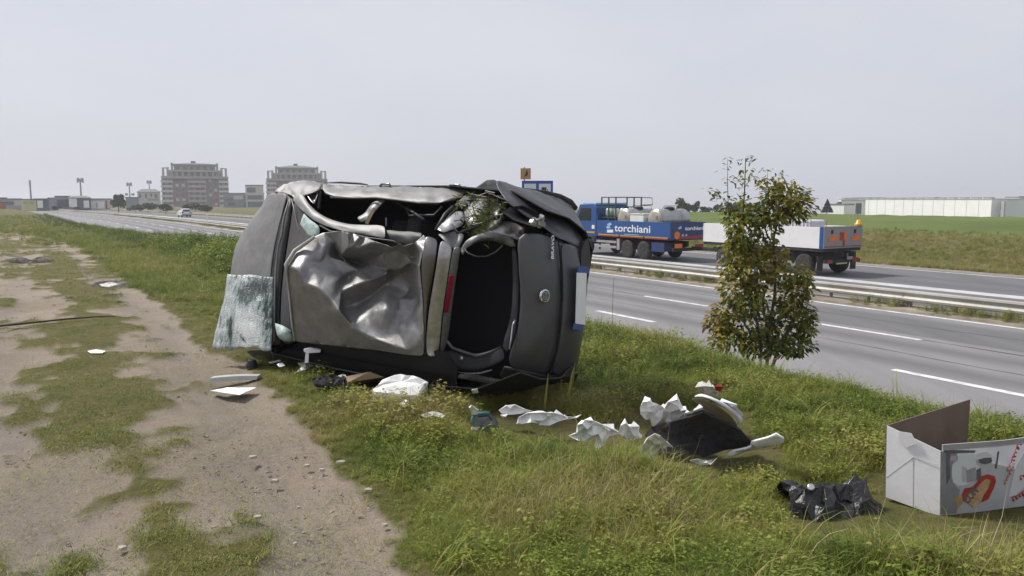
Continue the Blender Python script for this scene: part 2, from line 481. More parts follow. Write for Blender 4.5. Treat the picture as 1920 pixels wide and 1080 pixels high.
def land_z(x, y, s=None):
    x = np.asarray(x, float).ravel(); y = np.asarray(y, float).ravel()
    if s is None: s = road_st(x, y)[0]
    z = np.where(s < S_CREST - 1.2, 0.0, 0.0)
    z = z + (ZR - 0.05) * sstep(S_CREST - 0.7, S_TOE, s)
    r = np.hypot(x, y)
    right = sstep(-0.22, 0.05, np.arctan2(x, y))
    rise = sstep(15.8, 26, s) * 1.05 + sstep(26, 70, s) * 0.35
    fall = sstep(66, 100, s) * 2.6 + np.maximum(s - 90, 0) * 0.022
    z = z + (rise - fall) * right + (1 - right) * (-1.2 * sstep(60, 200, s))
    z = z + 0.07 * np.exp(-((s - S_CREST + 0.3) / 1.1) ** 2)
    z = z - 0.45 * sstep(13, 46, y) * (1 - sstep(S_CREST, S_TOE, s))
    amp = np.where(s < S_CREST, 0.05, 0.03) * (s < S_TOE) + 0.12 * sstep(16, 24, s)
    z = z + amp * (fbm(x * 0.7, y * 0.7, 3, 5) - 0.5) * 2 * (r < 400)
    z = z + 0.02 * (fbm(x * 4, y * 4, 3, 9) - 0.5) * (s < S_TOE)
    return z
def land_z1(x, y): return float(land_z([x], [y])[0])

# where the dirt shows: written down against the photograph, evaluated on the ground
_edge = np.array([(380, -300), (425, -40), (432, 0), (442, 60), (457, 130), (490, 188), (530, 235), (555, 272), (590, 312), (612, 348), (640, 374), (662, 408),
                  (700, 472), (742, 505), (790, 558), (850, 602), (880, 640), (920, 688), (975, 700), (1045, 722), (1080, 800), (1300, 1200), (1800, 2000)], float)
_patch = [(185, 640, 62, 62), (205, 790, 118, 92), (270, 905, 80, 60), (330, 1000, 105, 60), (130, 1050, 140, 45), (20, 1065, 90, 40), (150, 620, 110, 60), (180, 690, 120, 50), (200, 760, 140, 70), (250, 860, 110, 70), (310, 940, 110, 50), (300, 1010, 130, 50), (280, 900, 110, 60), (305, 955, 115, 55), (85, 512, 46, 24), (15, 566, 24, 12),
          (15, 460, 50, 20), (70, 455, 40, 14), (200, 505, 40, 22), (60, 770, 45, 22), (150, 735, 70, 30), (240, 840, 80, 40), (300, 960, 70, 34), (175, 560, 60, 16), (20, 505, 30, 14), (10, 425, 60, 12), (140, 700, 60, 25), (90, 640, 60, 12), (250, 990, 60, 40)]
def px_np(x, y, z=0.0):
    cz = z - CAMH
    d = y * math.cos(PITCH) - cz * math.sin(PITCH)
    d = np.where(d < 0.05, 0.05, d)
    return 960 + FPX * x / d, 540 - FPX * (y * math.sin(PITCH) + cz * math.cos(PITCH)) / d
def dirt_mask(x, y, s):
    px, py = px_np(x, y, -0.45 * sstep(13, 46, y))
    n1 = fbm(x * 1.6, y * 1.1, 4, 21) - 0.5
    n2 = fbm(x * 5, y * 4.0, 3, 33) - 0.5
    sc = np.clip((py - 374) / 300, 0.1, 2.0)
    xr = np.interp(py, _edge[:, 0], _edge[:, 1])
    d = sstep(-26, 26, (xr - px) / sc ** 0.6 + n1 * 90 + n2 * 50)
    g = np.zeros_like(d)
    for cx, cy, rx, ry in _patch:
        q = np.sqrt(((px - cx) / rx) ** 2 + ((py - cy) / ry) ** 2)
        g = np.maximum(g, sstep(1.55, 0.45, q + n1 * 2.4 + n2 * 2.2))
    xc_ = np.interp(py, [470, 560, 640, 720, 800, 880, 960, 1060, 1300], [105, 150, 168, 185, 215, 255, 300, 335, 400]); hw_ = np.interp(py, [470, 560, 640, 800, 1000, 1300], [30, 52, 66, 92, 100, 130])
    g = np.maximum(g, sstep(1.35, 0.45, np.abs(px - xc_) / hw_ + n1 * 1.9 + n2 * 1.7) * (py > 470))
    d = d * (1 - 0.85 * g)
    d = np.where((py < 380) | (y < 0.4), 0.6 * sstep(-0.1, 0.1, n1), d)
    d = d * (s < S_CREST - 1.0) * sstep(-26.0, -23.0, s + n1 * 3)
    return np.clip(d, 0, 1), g

# ---- ground: one sheet from under the camera to the horizon
ang = np.concatenate([np.linspace(-math.radians(44), math.radians(44), 420), np.linspace(math.radians(44), math.radians(316), 72)[1:-1]])
rad = np.concatenate([[0.3, 1.0, 1.8, 2.4], 2.8 * 1.0165 ** np.arange(0, 452)])
rad = rad[rad < 4600]
A_, R_ = np.meshgrid(ang, rad)
gx, gy = (R_ * np.sin(A_)).ravel(), (R_ * np.cos(A_)).ravel()
gs, gt = road_st(gx, gy)
gz = land_z(gx, gy, gs)
gd, gg = dirt_mask(gx, gy, gs)
# shallow ruts and the raised middle of the track
# wheel ruts and the print of one tyre, followed on the ground
gpx, gpy = px_np(gx, gy)
def along(pts, w):
    P = np.array(pts, float); xc_ = np.interp(gpy, P[:, 1], P[:, 0]); k_ = np.clip((gpy - 374) / 330, .06, 3)
    return np.exp(-((gpx - xc_) / (w * k_)) ** 2) * (gpy > P[0, 1]) * (gpy < P[-1, 1] + 900) * (gy > 0.5)
rutc = np.maximum(along([(75, 440), (150, 500), (235, 560), (300, 620), (370, 700), (430, 800), (520, 960), (585, 1080), (900, 1700)], 62), .85 * along([(20, 440), (40, 520), (10, 600), (0, 700), (20, 800), (60, 900), (60, 1080), (60, 1700)], 70))
rutc = np.clip(rutc * (0.55 + 1.1 * (fbm(gx * 1.2, gy * .7, 4, 61) - .2)), 0, 1)
tyre = along([(505, 850), (600, 950), (700, 1080), (1180, 1700)], 5) + along([(530, 850), (628, 950), (732, 1080), (1220, 1700)], 5) + along([(470, 850), (560, 950), (655, 1080), (1130, 1700)], 4)
rut = -0.035 * rutc * gd - 0.012 * tyre * gd * (.6 + .8 * (noise2(gx * 18, gy * 30, 5) > .45)) + gd * (0.022 * (fbm(gx * 3, gy * 3, 3, 51) - 0.5) + 0.008 * (fbm(gx * 14, gy * 14, 2, 57) - 0.5)) - 0.03 * gd
gz = gz + np.where(np.hypot(gx, gy) < 60, rut, 0)
na = len(ang)
ii = np.arange(len(rad) - 1)[:, None] * na; jj = np.arange(na)[None, :]
f4 = np.stack([ii + jj, ii + (jj + 1) % na, ii + na + (jj + 1) % na, ii + na + jj], -1).reshape(-1, 4)
me = bpy.data.meshes.new('ground')
nv = len(gx) + 1
verts = np.concatenate([np.stack([gx, gy, gz], -1), [[0, 0, float(gz[:na].mean())]]])
cap = np.stack([np.full(na, nv - 1), (np.arange(na) + 1) % na, np.arange(na)], -1)
me.vertices.add(nv); me.vertices.foreach_set('co', verts.ravel())
nl = f4.size + cap.size
me.loops.add(nl)
me.loops.foreach_set('vertex_index', np.concatenate([f4[:, ::-1].ravel(), cap[:, ::-1].ravel()]))
me.polygons.add(len(f4) + len(cap))
ls = np.concatenate([np.arange(len(f4)) * 4, f4.size + np.arange(len(cap)) * 3])
me.polygons.foreach_set('loop_start', ls)
me.update(calc_edges=True); me.validate()
me.polygons.foreach_set('use_smooth', [True] * len(me.polygons))
at_ = me.attributes.new('rut', 'FLOAT', 'POINT'); at_.data.foreach_set('value', np.concatenate([rutc, [0.0]]))
ca = me.color_attributes.new('mask', 'FLOAT_COLOR', 'POINT')
mk = np.ones((nv, 4))
mk[:-1, 0] = gd
lush = sstep(24, 30, gs) * sstep(-0.25, 0.0, np.arctan2(gx, gy))
mk[:-1, 1] = lush
grav = sstep(13.7, 14.1, gs) * (1 - sstep(15.2, 16.0, gs + (fbm(gx, gy, 3, 3) - .5) * 0.8))
mk[:-1, 2] = np.maximum(grav, sstep(0.2, 0.4, gs) * (1 - sstep(1.5, 1.7, gs)))
ca.data.foreach_set('color', mk.ravel())

gm = bpy.data.materials.new('ground_soil'); gm.use_nodes = True
n, l = gm.node_tree.nodes, gm.node_tree.links
b = n['Principled BSDF']; b.inputs['Roughness'].default_value = 0.95; b.inputs['Specular IOR Level'].default_value = 0.15
tc = n.new('ShaderNodeTexCoord')
def nz_(scale, detail=6, rough=0.65, vec=None):
    k = n.new('ShaderNodeTexNoise'); k.inputs['Scale'].default_value = scale; k.inputs['Detail'].default_value = detail
    k.inputs['Roughness'].default_value = rough
    l.new(vec or tc.outputs['Object'], k.inputs['Vector'])
    return k.outputs['Fac']
def ramp_(fac, stops):
    r = n.new('ShaderNodeValToRGB'); e = r.color_ramp.elements
    e[0].position, e[0].color = stops[0][0], stops[0][1] + (1,)
    e[1].position, e[1].color = stops[-1][0], stops[-1][1] + (1,)
    for p_, c_ in stops[1:-1]:
        q = e.new(p_); q.color = c_ + (1,)
    l.new(fac, r.inputs['Fac']); return r.outputs['Color']
def mixc(f, a, c_):
    m_ = n.new('ShaderNodeMixRGB')
    if isinstance(f, float): m_.inputs['Fac'].default_value = f
    else: l.new(f, m_.inputs['Fac'])
    for k, q in (('Color1', a), ('Color2', c_)):
        if isinstance(q, tuple): m_.inputs[k].default_value = q + (1,)
        else: l.new(q, m_.inputs[k])
    return m_.outputs['Color']
att = n.new('ShaderNodeAttribute'); att.attribute_name = 'mask'
sep = n.new('ShaderNodeSeparateColor'); l.new(att.outputs['Color'], sep.inputs['Color'])
fine = nz_(28, 8, 0.75)
dirt1 = ramp_(nz_(1.1, 8, 0.7), [(0.30, (0.220, 0.180, 0.148)), (0.42, (0.325, 0.268, 0.214)), (0.58, (0.420, 0.348, 0.274)), (0.75, (0.500, 0.418, 0.325))])
dirt2 = mixc(ramp_(fine, [(0.36, (0, 0, 0)), (0.66, (0.75, 0.75, 0.75))]), dirt1, (0.235, 0.195, 0.160))
vor = n.new('ShaderNodeTexVoronoi'); vor.inputs['Scale'].default_value = 22; l.new(tc.outputs['Object'], vor.inputs['Vector'])
peb = ramp_(vor.outputs['Distance'], [(0.08, (0.55, 0.55, 0.55)), (0.2, (0, 0, 0))])
dirt3 = mixc(peb, dirt2, (0.46, 0.41, 0.35))
vor2 = n.new('ShaderNodeTexVoronoi'); vor2.inputs['Scale'].default_value = 75; l.new(tc.outputs['Object'], vor2.inputs['Vector'])
dirt4 = mixc(ramp_(vor2.outputs['Distance'], [(0.1, (0.6, 0.6, 0.6)), (0.28, (0, 0, 0))]), dirt3, (0.085, 0.07, 0.06))
ra_ = n.new('ShaderNodeAttribute'); ra_.attribute_name = 'rut'
rm_ = n.new('ShaderNodeMath'); rm_.operation = 'MULTIPLY'; l.new(ra_.outputs['Fac'], rm_.inputs[0]); l.new(ramp_(nz_(7, 6, .7), [(.3, (.35, .35, .35)), (.65, (1, 1, 1))]), rm_.inputs[1])
dirt4 = mixc(rm_.outputs[0], dirt4, mixc(fine, (0.190, 0.165, 0.145), (0.310, 0.270, 0.232)))
blot = ramp_(nz_(0.55, 9, 0.72), [(0.47, (0, 0, 0)), (0.64, (0.8, 0.8, 0.8))])
dirt4 = mixc(blot, dirt4, mixc(fine, (0.130, 0.112, 0.080), (0.300, 0.250, 0.190)))
soil = ramp_(nz_(2.2, 8, 0.7), [(0.3, (0.075, 0.085, 0.026)), (0.45, (0.120, 0.115, 0.038)), (0.6, (0.160, 0.135, 0.058)), (0.75, (0.210, 0.170, 0.098))])
soil = mixc(ramp_(nz_(14, 6, 0.7), [(0.4, (0, 0, 0)), (0.7, (0.6, 0.6, 0.6))]), soil, (0.045, 0.05, 0.018))
field = ramp_(nz_(0.06, 6, 0.6), [(0.35, (0.085, 0.118, 0.032)), (0.5, (0.110, 0.148, 0.038)), (0.7, (0.140, 0.155, 0.052))])
field = mixc(ramp_(nz_(0.9, 6, 0.7), [(0.4, (0, 0, 0)), (0.75, (0.5, 0.5, 0.5))]), field, (0.085, 0.115, 0.030))
gravel = ramp_(nz_(5, 8, 0.75), [(0.35, (0.20, 0.175, 0.15)), (0.65, (0.34, 0.305, 0.27))])
base = mixc(sep.outputs[1], soil, field)
base = mixc(sep.outputs[2], base, gravel)
# ragged edge of the dirt
mth = n.new('ShaderNodeMath'); mth.operation = 'MULTIPLY_ADD'
l.new(fine, mth.inputs[0]); mth.inputs[1].default_value = 0.5; mth.inputs[2].default_value = -0.25
ad = n.new('ShaderNodeMath'); ad.operation = 'ADD'; l.new(sep.outputs[0], ad.inputs[0]); l.new(mth.outputs[0], ad.inputs[1])
df = ramp_(ad.outputs[0], [(0.25, (0, 0, 0)), (0.75, (1, 1, 1))])
base = mixc(df, base, dirt4)
l.new(base, b.inputs['Base Color'])
hb = n.new('ShaderNodeMath'); hb.operation = 'ADD'; l.new(fine, hb.inputs[0]); l.new(nz_(90, 4, 0.7), hb.inputs[1])
bp = n.new('ShaderNodeBump'); bp.inputs['Strength'].default_value = 0.8; bp.inputs['Distance'].default_value = 0.025
l.new(hb.outputs[0], bp.inputs['Height']); l.new(bp.outputs['Normal'], b.inputs['Normal'])
me.materials.append(gm)
ground = bpy.data.objects.new('ground', me); COL.objects.link(ground); tag(ground, kind='structure')

# ---- the two carriageways, kerb strip and paint
def asphalt(name, c0, c1):
    m = bpy.data.materials.new(name); m.use_nodes = True
    n, l = m.node_tree.nodes, m.node_tree.links
    b = n['Principled BSDF']; b.inputs['Roughness'].default_value = 0.85; b.inputs['Specular IOR Level'].default_value = 0.3
    tc = n.new('ShaderNodeTexCoord')
    a = n.new('ShaderNodeAttribute'); a.attribute_name = 'lane'
    def nz(scale, d=6, r=.65, vec=None):
        k = n.new('ShaderNodeTexNoise'); k.inputs['Scale'].default_value = scale; k.inputs['Detail'].default_value = d; k.inputs['Roughness'].default_value = r
        l.new(vec or tc.outputs['Object'], k.inputs['Vector']); return k.outputs['Fac']
    rp = n.new('ShaderNodeValToRGB'); rp.color_ramp.elements[0].position = .3; rp.color_ramp.elements[1].position = .7
    rp.color_ramp.elements[0].color = c0 + (1,); rp.color_ramp.elements[1].color = c1 + (1,)
    mp = n.new('ShaderNodeMapping'); mp.inputs['Rotation'].default_value = (0, 0, math.radians(-32)); mp.inputs['Scale'].default_value = (1.4, 0.12, 1)
    l.new(tc.outputs['Object'], mp.inputs['Vector'])
    l.new(nz(0.9, 6, .6, mp.outputs['Vector']), rp.inputs['Fac'])
    mx = n.new('ShaderNodeMixRGB'); mx.blend_type = 'MULTIPLY'; mx.inputs['Fac'].default_value = 1
    r2 = n.new('ShaderNodeValToRGB'); r2.color_ramp.elements[0].position = .3; r2.color_ramp.elements[1].position = .7
    r2.color_ramp.elements[0].color = (.72, .72, .72, 1); r2.color_ramp.elements[1].color = (1.15, 1.15, 1.15, 1)
    l.new(nz(45, 5, .75), r2.inputs['Fac'])
    l.new(rp.outputs['Color'], mx.inputs['Color1']); l.new(r2.outputs['Color'], mx.inputs['Color2'])
    m2 = n.new('ShaderNodeMixRGB'); m2.inputs['Color2'].default_value = (0.105, 0.105, 0.110, 1)
    m3 = n.new('ShaderNodeMath'); m3.operation = 'MULTIPLY'; m3.inputs[1].default_value = 0.75
    l.new(a.outputs['Fac'], m3.inputs[0]); l.new(m3.outputs[0], m2.inputs['Fac']); l.new(mx.outputs['Color'], m2.inputs['Color1'])
    l.new(m2.outputs['Color'], b.inputs['Base Color'])
    MATS[name] = m
asphalt('asphalt_near', (0.195, 0.192, 0.196), (0.255, 0.250, 0.252))
asphalt('asphalt_far', (0.12, 0.12, 0.125), (0.165, 0.165, 0.17))
def ts(step=1.5, far=None):
    end = far or ARC_LEN - 1
    a = [0.0]
    while a[-1] < end: a.append(a[-1] + max(step, 0.012 * a[-1]))
    return np.array(a)
def ribbon(name, ss, z, m, kind='structure', t=None, parent=None, thick=0.0, lane=None):
    t = ts() if t is None else t
    mb = MB(); rows = []; var = []
    for tt in t:
        row = []
        for s_ in ss:
            x, y = road_pt(tt, s_); row.append((float(x), float(y), z))
        rows.append(row)
    mb.grid(rows)
    o = mb.build(name, m, parent, smooth=True, thick=thick)
    if lane is not None:
        at = o.data.attributes.new('lane', 'FLOAT', 'POINT')
        at.data.foreach_set('value', [lane(s_) for _ in t for s_ in ss])
    if kind: tag(o, kind=kind)
    return o
def wheeltrack(cs, w):
    def f(s_):
        return max(math.exp(-((s_ - c_) / w) ** 2) for c_ in cs)
    return f
road1 = ribbon('road', np.linspace(-11.3, 0.25, 40), ZR, 'asphalt_near', lane=wheeltrack([-6.3, -4.5, -2.7, -1.0], 0.45))
road2 = ribbon('road', np.linspace(1.7, 13.85, 34), ZR, 'asphalt_far', lane=wheeltrack([8.2, 10.2, 3.0, 4.9], 0.5))
# raised strip under the crash barrier
mb = MB(); rows = []
for tt in ts():
    row = []
    for s_, z_ in ((0.28, ZR - 0.04), (0.32, ZR + 0.05), (0.6, ZR + 0.06), (1.3, ZR + 0.06), (1.62, ZR + 0.05), (1.66, ZR - 0.04)):
        x, y = road_pt(tt, s_); row.append((float(x), float(y), z_))
    rows.append(row)
mb.grid(rows)
mat('median_strip', (0.27, 0.225, 0.175), 0.9, 0, 0.3, 1.2, 0.3, 20, stain=(0.12, 0.10, 0.06), stain_amt=0.7, stain_scale=0.8)
med = mb.build('median_kerb', 'median_strip'); tag(med, kind='structure')
# lane paint
_, tA = road_st([7.44, 2.39], [14.51, 22.13]); _, tB = road_st([5.71, 8.88], [22.79, 18.14])
def dash(s_, t0, t1, w, road, m='marking_white', name='lane_dash'):
    n_ = max(2, int((t1 - t0) / 1.0) + 1)
    ribbon(name, [s_ - w / 2, s_ + w / 2], ZR + 0.004, m, kind=None, t=np.linspace(t0, t1, n_), parent=road)
per = (tA[1] - tA[0]); per = per
k0 = tA[0] - 6 * per
for k in range(0, 60):
    a = k0 + per * k
    if a > -1 and a < 330: dash(-7.1, max(a - per * 0.27, 0.1), a, 0.19, road1)
_, tb1 = road_st([4.21, 7.74], [25.46, 19.81])
perB = (tb1[0] - tb1[1])
k0 = tb1[0] - 8 * perB
for k in range(0, 80):
    a = k0 + perB * k
    if a > 1 and a < 330: dash(-3.65, max(a - perB * 0.43, 0.1), a, 0.16, road1)
ribbon('edge_line', [-0.08, 0.08], ZR + 0.004, 'marking_white', kind=None, parent=road1, t=ts(1.5, 420))
ribbon('painted_band', [6.15, 7.0], ZR + 0.004, 'band_white', kind=None, parent=road2, t=ts(1.5, 420))
ribbon('edge_line', [13.22, 13.38], ZR + 0.004, 'marking_white', kind=None, parent=road2, t=ts(1.5, 420))

# tar seams along the lanes
def seam(s0, w, t0, t1, amp, seed):
    tt = np.arange(t0, t1, .6); mb = MB(); rows = []
    for t in tt:
        s_ = s0 + amp * (float(noise2(t * .35, seed, 7)) - .5) * 2; ww = w * (.5 + float(noise2(t * 1.3, seed, 8)))
        x0, y0 = road_pt(t, s_ - ww); x1, y1 = road_pt(t, s_ + ww); rows.append([(float(x0), float(y0), ZR + .002), (float(x1), float(y1), ZR + .002)])
    mb.grid(rows); o = mb.build('tar_seam', 'tar'); o.parent = road1
ribbon('asphalt_patch', np.linspace(-6.9, -5.2, 5), ZR + .0016, 'asphalt_far', kind=None, parent=road1, t=np.arange(15.5, 21.5, 1.0))
ribbon('asphalt_patch', np.linspace(-3.2, -.9, 5), ZR + .0016, 'asphalt_far', kind=None, parent=road1, t=np.arange(27, 41, 1.0))
seam(-3.6, .035, 2, 160, .04, 1); seam(-1.75, .03, 2, 120, .10, 2); seam(-5.4, .02, 2, 90, .12, 3); seam(-9.2, .03, 2, 60, .15, 4)
# ------------------------------------------------------------------ the wreck, lying on its left side
PSI, ROLL = 0.6736, 0.2866
_F = Vector((-math.cos(PSI), math.sin(PSI), 0)); _N0 = Vector((-math.sin(PSI), -math.cos(PSI), 0)); _U0 = Vector((0, 0, 1))
_U = _U0 * math.cos(ROLL) - _N0 * math.sin(ROLL)
_N = _N0 * math.cos(ROLL) + _U0 * math.sin(ROLL)
_O = Vector((0.632, 6.044, -0.1715))
def C(u, v, w): return _O + _F * u + _U * v + _N * w       # u from the rear bumper forward, v across, w car height
def cw(px, py, w): return pp(px, py, _O + _N * w, _N)
LIN = 0.36
def cl(px, py, w): return cw(px, py, w - LIN * (py - 500) / 140)      # roof skin: crowned, turning under towards the ground
def cu(px, py, u): return pp(px, py, _O + _F * u, _F)
def cv(px, py, v): return pp(px, py, _O + _U * v, _U)
CAR0 = C(2.0, 0.0, 0.6); CAR0.z = 0
car = thing('wrecked_car', CAR0, 'wrecked dark grey hatchback lying on its side on the grass verge', 'car')
def cpart(mb, name, m, parent=None, **k):
    return mb.build(name, m, parent or car, off=CAR0, **k)

def crumple(name, pts, edges_crease, m, parent=None, sub=2, thick=0.004, outline=None, lin=False, cr=0.35):
    """pts: list of (px, py, w); triangulated inside the outline (indices), folded along its creases"""
    co2 = [Vector((p[0], p[1])) for p in pts]
    n = len(outline)
    ed = [(outline[i], outline[(i + 1) % n]) for i in range(n)] + list(edges_crease)
    v2, e2, f2, ov, oe, of = mgeo.delaunay_2d_cdt(co2, ed, [], 1, 1e-4)
    mb = MB(); vs = []
    for i, q in enumerate(v2):
        if ov[i]: w = pts[ov[i][0]][2]
        else: w = min(pts, key=lambda p: (p[0] - q.x) ** 2 + (p[1] - q.y) ** 2)[2]
        vs.append((cl if lin else cw)(q.x, q.y, w))
    mb.add(vs, f2)
    o = mb.build(name, m, parent or car, off=CAR0, smooth=True)
    ca = o.data.attributes.new('crease_edge', 'FLOAT', 'EDGE')
    cs = set()
    for (a, b_) in edges_crease:
        cs.add((min(a, b_), max(a, b_)))
    inv = {}
    for k_, lst in enumerate(ov):
        for q_ in lst: inv[q_] = k_
    cs = {tuple(sorted((inv[a], inv[b_]))) for a, b_ in edges_crease if a in inv and b_ in inv}
    vals = [min(1.0, cr + .38) if tuple(sorted(e.vertices)) in cs else cr * .55 for e in o.data.edges]
    ca.data.foreach_set('value', vals)
    md = o.modifiers.new('sub', 'SUBSURF'); md.levels = sub; md.render_levels = sub; md.boundary_smooth = 'PRESERVE_CORNERS'
    if thick:
        ms = o.modifiers.new('solid', 'SOLIDIFY'); ms.thickness = thick; ms.offset = 0
    return o

W0 = 1.42
R_ = [  # roof: px, py, dent
 (551, 641, -.02), (545, 603, -.01), (542, 560, 0), (539, 525, 0), (535, 498, 0),                     # 0-4 front edge
 (552, 470, -.10), (570, 456, -.15), (587, 445, -.20), (606, 437, -.235), (624, 434, -.25),             # 5-9
 (641, 432, -.26), (652, 437, -.15), (662, 436, -.24), (674, 444, -.19), (687, 443, -.25), (702, 453, -.16), (724, 459, -.17),  # 10-16
 (737, 464, -.16), (750, 455, -.11), (757, 461, -.13), (778, 455, -.17), (795, 440, -.22),              # 17-21 torn lip
 (802, 452, -.20), (793, 470, -.10), (787, 500, -.075), (791, 540, -.055), (794, 585, -.03), (795, 630, -.01), (795, 668, 0),  # 22-28 fold line
 (765, 666, 0), (700, 656, 0), (640, 650, 0), (595, 645, -.01),                                         # 29-32 bottom edge
 (560, 505, .015), (571, 531, .03), (600, 541, .02), (622, 562, .02), (636, 582, .05), (660, 612, .02), (700, 634, .005), (746, 650, 0),  # 33-40 shade line
 (580, 503, -.01), (598, 498, -.065), (591, 512, -.02), (612, 455, -.205), (614, 482, -.135), (624, 452, -.25), (637, 482, -.235), (648, 491, -.14),  # 41-48
 (654, 463, -.12), (640, 479, -.17), (665, 467, -.135), (653, 487, -.20), (670, 493, -.215), (686, 492, -.205), (706, 479, -.20), (722, 473, -.195),  # 49-56
 (640, 545, -.035), (662, 536, -.05), (690, 526, -.055), (726, 513, -.06), (640, 576, -.06), (668, 571, -.115), (695, 556, -.13), (725, 533, -.145),  # 57-64
 (645, 512, -.105), (655, 520, -.135), (672, 505, -.13), (700, 500, -.12),                               # 65-68
 (716, 478, -.15), (727, 505, -.085), (748, 506, -.085), (770, 490, -.07), (748, 468, -.19), (773, 484, -.125), (730, 512, -.15), (752, 513, -.155), (775, 500, -.11),  # 69-77
 (722, 541, -.125), (752, 560, -.105), (751, 582, -.075), (690, 585, -.055), (722, 582, -.015), (742, 612, -.055), (762, 655, .01), (772, 590, -.06), (784, 560, -.075),  # 78-86
 (765, 545, -.14), (773, 551, -.17), (770, 528, -.13), (692, 610, -.02), (720, 630, -.015), (760, 478, -.16), (781, 481, -.13),  # 87-93
 (590, 590, 0), (630, 620, 0), (570, 610, 0), (600, 480, -.10), (575, 480, -.06), (613, 515, -.06), (625, 535, -.02), (700, 520, -.075)]  # 94-101
_sx = [R_[i_][0] for i_ in (4, 33, 34, 35, 36, 37, 38, 39, 40, 29)]; _sy = [R_[i_][1] for i_ in (4, 33, 34, 35, 36, 37, 38, 39, 40, 29)]
def _push(i_, a, b_):            # the roof above the fold line is caved in, so its facets lean to the sky
    if i_ < 41 or i_ in (94, 95, 96): return 0.0
    return -.62 * LIN * max(0.0, float(np.interp(a, _sx, _sy)) - b_) / 140 * min(1.0, max(0.0, (b_ - 462) / 36))
roof_pts = [(a, b_, W0 + (1.4 if i_ < 33 else 1.35) * c_ + _push(i_, a, b_)) for i_, (a, b_, c_) in enumerate(R_)]
roof_cr = [(4, 33), (33, 34), (34, 35), (35, 36), (36, 37), (37, 38), (38, 39), (39, 40), (40, 84), (84, 29),
           (41, 42), (41, 43), (43, 42), (8, 44), (44, 45), (45, 48), (9, 46), (46, 47), (47, 48), (10, 50), (11, 49), (49, 50), (49, 51), (13, 51), (50, 52), (52, 53), (53, 54), (54, 55), (55, 56),
           (57, 58), (58, 59), (59, 60), (61, 62), (62, 63), (63, 64), (64, 75), (37, 57), (37, 61), (48, 65), (65, 66), (66, 67), (69, 70), (70, 71), (71, 72), (72, 24), (75, 76), (76, 77), (60, 75), (60, 70),
           (78, 79), (79, 80), (80, 85), (81, 82), (82, 83), (83, 84), (82, 80), (78, 81), (87, 88), (73, 74), (74, 93), (56, 69), (18, 92), (92, 74), (85, 86), (86, 25)]
roof = crumple('roof_panel', roof_pts, roof_cr, 'car_paint_dusty', outline=list(range(0, 33)), sub=3, cr=0.62, lin=True)
tx_ = bpy.data.textures.new('small_dents', 'CLOUDS'); tx_.noise_scale = .17; tx_.noise_type = 'HARD_NOISE'; tx_.noise_depth = 1
md_ = roof.modifiers.new('dent', 'DISPLACE'); md_.texture = tx_; md_.strength = .008; md_.mid_level = .5; md_.texture_coords = 'LOCAL'
# rear part of the roof behind the fold, then the pale spoiler strip and the grey trim with the high brake lamp
def strip(name, L, Rr, m, thick=0.006, sub=1, parent=None):
    mb = MB()
    mb.grid([[cl(*a), cl(*((a[0] + b_[0]) / 2, (a[1] + b_[1]) / 2, (a[2] + b_[2]) / 2 + 0.012)), cl(*b_)] for a, b_ in zip(L, Rr)])
    return cpart(mb, name, m, parent, smooth=True, thick=thick, subsurf=sub)
strip('roof_rear', [(796, 439, 1.20), (793, 468, 1.30), (788, 500, 1.345), (792, 540, 1.365), (795, 585, 1.385), (796, 630, 1.41), (796, 668, 1.42)],
      [(822, 448, 1.16), (819, 470, 1.27), (816, 500, 1.30), (808, 545, 1.33), (802, 585, 1.365), (798, 630, 1.405), (798, 668, 1.418)], 'car_paint', sub=2)
strip('spoiler', [(826, 446, 1.20), (821, 475, 1.31), (817, 505, 1.34), (809, 548, 1.37), (803, 585, 1.395), (799, 630, 1.43), (798, 670, 1.435)],
      [(850, 462, 1.17), (846, 480, 1.24), (842, 505, 1.28), (836, 548, 1.31), (830, 585, 1.34), (826, 630, 1.37), (823, 671, 1.375)], 'pale_metal', sub=2)
hat = strip('hatch_frame', [(851, 462, 1.15), (847, 480, 1.20), (843, 505, 1.23), (837, 548, 1.26), (831, 585, 1.29), (827, 630, 1.32), (824, 668, 1.34)],
      [(866, 462, 1.10), (862, 480, 1.13), (858, 510, 1.15), (852, 548, 1.18), (848, 585, 1.20), (842, 630, 1.23), (836, 655, 1.25)], 'grey_trim', sub=1)
mb = MB(); mb.grid([[cl(844, 517, 1.262), cl(851.5, 517, 1.225)], [cl(839, 550, 1.285), cl(847, 550, 1.245)], [cl(832, 586, 1.315), cl(840.5, 586, 1.27)]])
cpart(mb, 'brake_light', 'red_lens', thick=0.014)
# lower left corner of the hatch surround, bent and hanging
mb = MB(); mb.grid([[cl(837, 655, 1.24), cl(832, 672, 1.30), cl(835, 692, 1.30)], [cl(858, 655, 1.17), cl(858, 678, 1.22), cl(862, 698, 1.25)],
                    [cl(890, 664, 1.08), cl(890, 682, 1.13), cl(892, 696, 1.16)], [cl(918, 658, .98), cl(920, 676, 1.03), cl(925, 688, 1.06)], [cl(944, 646, .88), cl(948, 660, .94), cl(952, 672, .97)]])
cpart(mb, 'hatch_corner', 'black_plastic', smooth=True, thick=0.02, subsurf=1)
mb = MB(); mb.tube([cl(838, 640, 1.25), cl(848, 652, 1.22), cl(872, 661, 1.15), cl(893, 668, 1.09), cl(915, 662, 1.0), cl(940, 652, .9)], 0.013, 6)
cpart(mb, 'hatch_seal', 'grey_trim', smooth=True)
mb = MB(); mb.tube([cl(852, 697, 1.3), cl(875, 701, 1.28), cl(900, 700, 1.24), cl(922, 694, 1.2)], 0.008, 6)
cpart(mb, 'trim_strip', 'grey_trim', smooth=True)
mb = MB(); mb.lathe(cl(866, 672, 1.235), _N, [(0, .02), (.012, .02), (.018, .012)], 12)
cpart(mb, 'hatch_latch', 'pale_metal', smooth=True)
